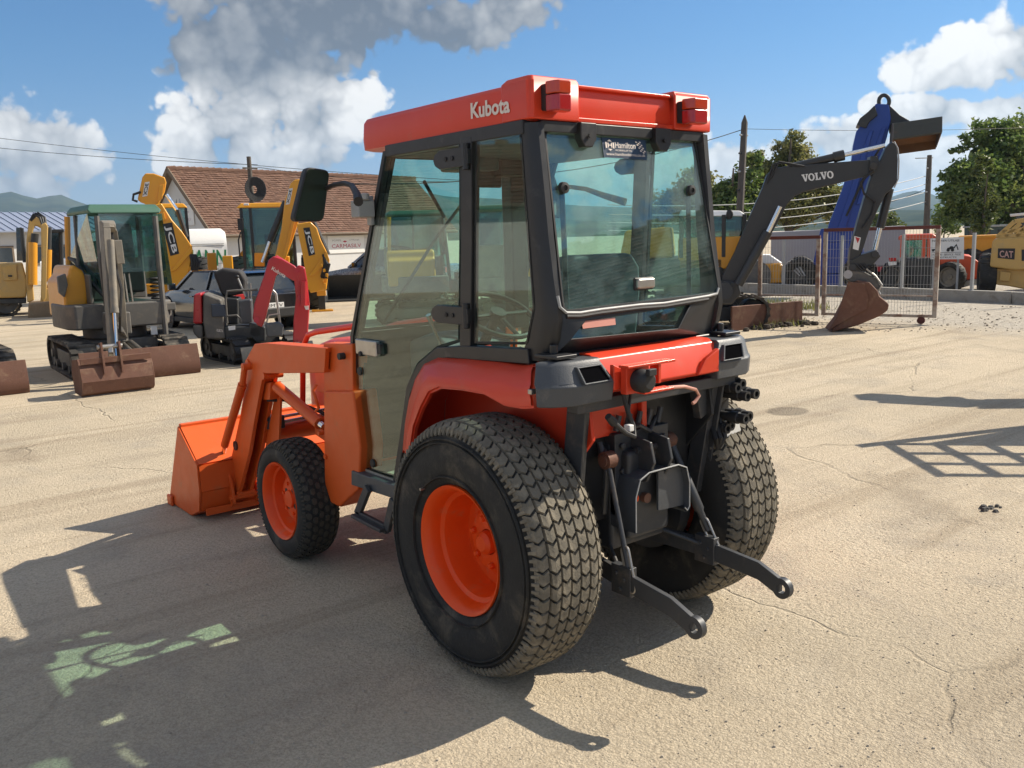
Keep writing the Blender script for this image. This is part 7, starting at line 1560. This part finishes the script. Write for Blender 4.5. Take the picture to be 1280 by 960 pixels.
MB().tube([(-.27, 2.16, 1.04), (.27, 2.16, 1.04)], .017, 10).build('bonnet_guard', M['red'], T)
# bucket
BW = .765
sp = [(3.26, .015), (2.86, .012), (2.70, .075), (2.66, .20), (2.668, .365), (2.955, .565), (3.0, .55), (3.02, .50)]
BK = bpy.data.objects.new('bucket', None)
m = MB(); th = .012
def shell(p, q, t=.012):
    d = Vector((0, q[0]-p[0], q[1]-p[1])).normalized(); n = Vector((0, -d.z, d.y))*t
    m.add([(-BW, *p), (BW, *p), (BW, *q), (-BW, *q), (-BW, p[0]+n.y, p[1]+n.z), (BW, p[0]+n.y, p[1]+n.z), (BW, q[0]+n.y, q[1]+n.z), (-BW, q[0]+n.y, q[1]+n.z)],
          [(0, 1, 2, 3), (4, 7, 6, 5), (0, 4, 5, 1), (2, 6, 7, 3), (0, 3, 7, 4), (1, 5, 6, 2)])
for p, q in zip(sp[:6], sp[1:6]): shell(p, q)
bk = m.build('bucket', LO, T, smooth=25)
for sx in (-1, 1):
    m = MB(); m.prism([(3.27, .012), (2.85, .008), (2.69, .07), (2.652, .20), (2.66, .37), (2.955, .572)], sx*(BW+.0135), sx*(BW+.0015)); m.build('side_plate', LO, bk, bevel=.003)
    m = MB(); m.box(sx*(BW+.014)-.02*(sx < 0), sx*(BW+.014)+.02*(sx > 0), 3.16, 3.25, .0, .07); m.build('wear_pad', LO, bk, bevel=.01)
m = MB(); m.box(-BW, BW, 2.935, 2.975, .535, .585); m.build('top_lip', LO, bk, bevel=.006)
m = MB(); m.box(-BW+.01, BW-.01, 3.20, 3.36, .004, .012); m.build('cutting_edge', M['bare'], bk)
m = MB(); m.box(-BW+.02, BW-.02, 2.655, 2.665, .04, .085); m.build('back_bar', LO, bk, bevel=.003)
for sx in (-1, 1):
    for xo in (.42, .58):
        m = MB(); m.prism([(2.66, .06), (2.60, .10), (2.62, .22), (2.72, .42), (2.78, .42), (2.70, .34)], sx*xo-.008, sx*xo+.008); m.build('bucket_ear', LO, bk, bevel=.003)
    m = MB(); m.cyl((sx*.40, 2.73, .395), (sx*.60, 2.73, .395), .018, 12); m.cyl((sx*.40, 2.63, .13), (sx*.60, 2.63, .13), .018, 12); m.build('bucket_pin', LO, bk)

# ------------------------------------------------------------------ the air between here and the hills
m = MB(); m.box(-11000, 11000, -11000, 11000, -1.2, 420); hz = stuff(m.build('haze', bpy.data.materials.new('haze_air'), smooth=0))
hm_ = hz.data.materials[0]; hm_.use_nodes = True; t = NT(hm_.node_tree); t.n.clear()
pv = t.new('ShaderNodeVolumePrincipled'); t.put(pv.inputs['Color'], (.52, .74, 1.0)); pv.inputs['Density'].default_value = .00015; pv.inputs['Anisotropy'].default_value = .2
t.l.new(pv.outputs[0], t.new('ShaderNodeOutputMaterial').inputs['Volume'])
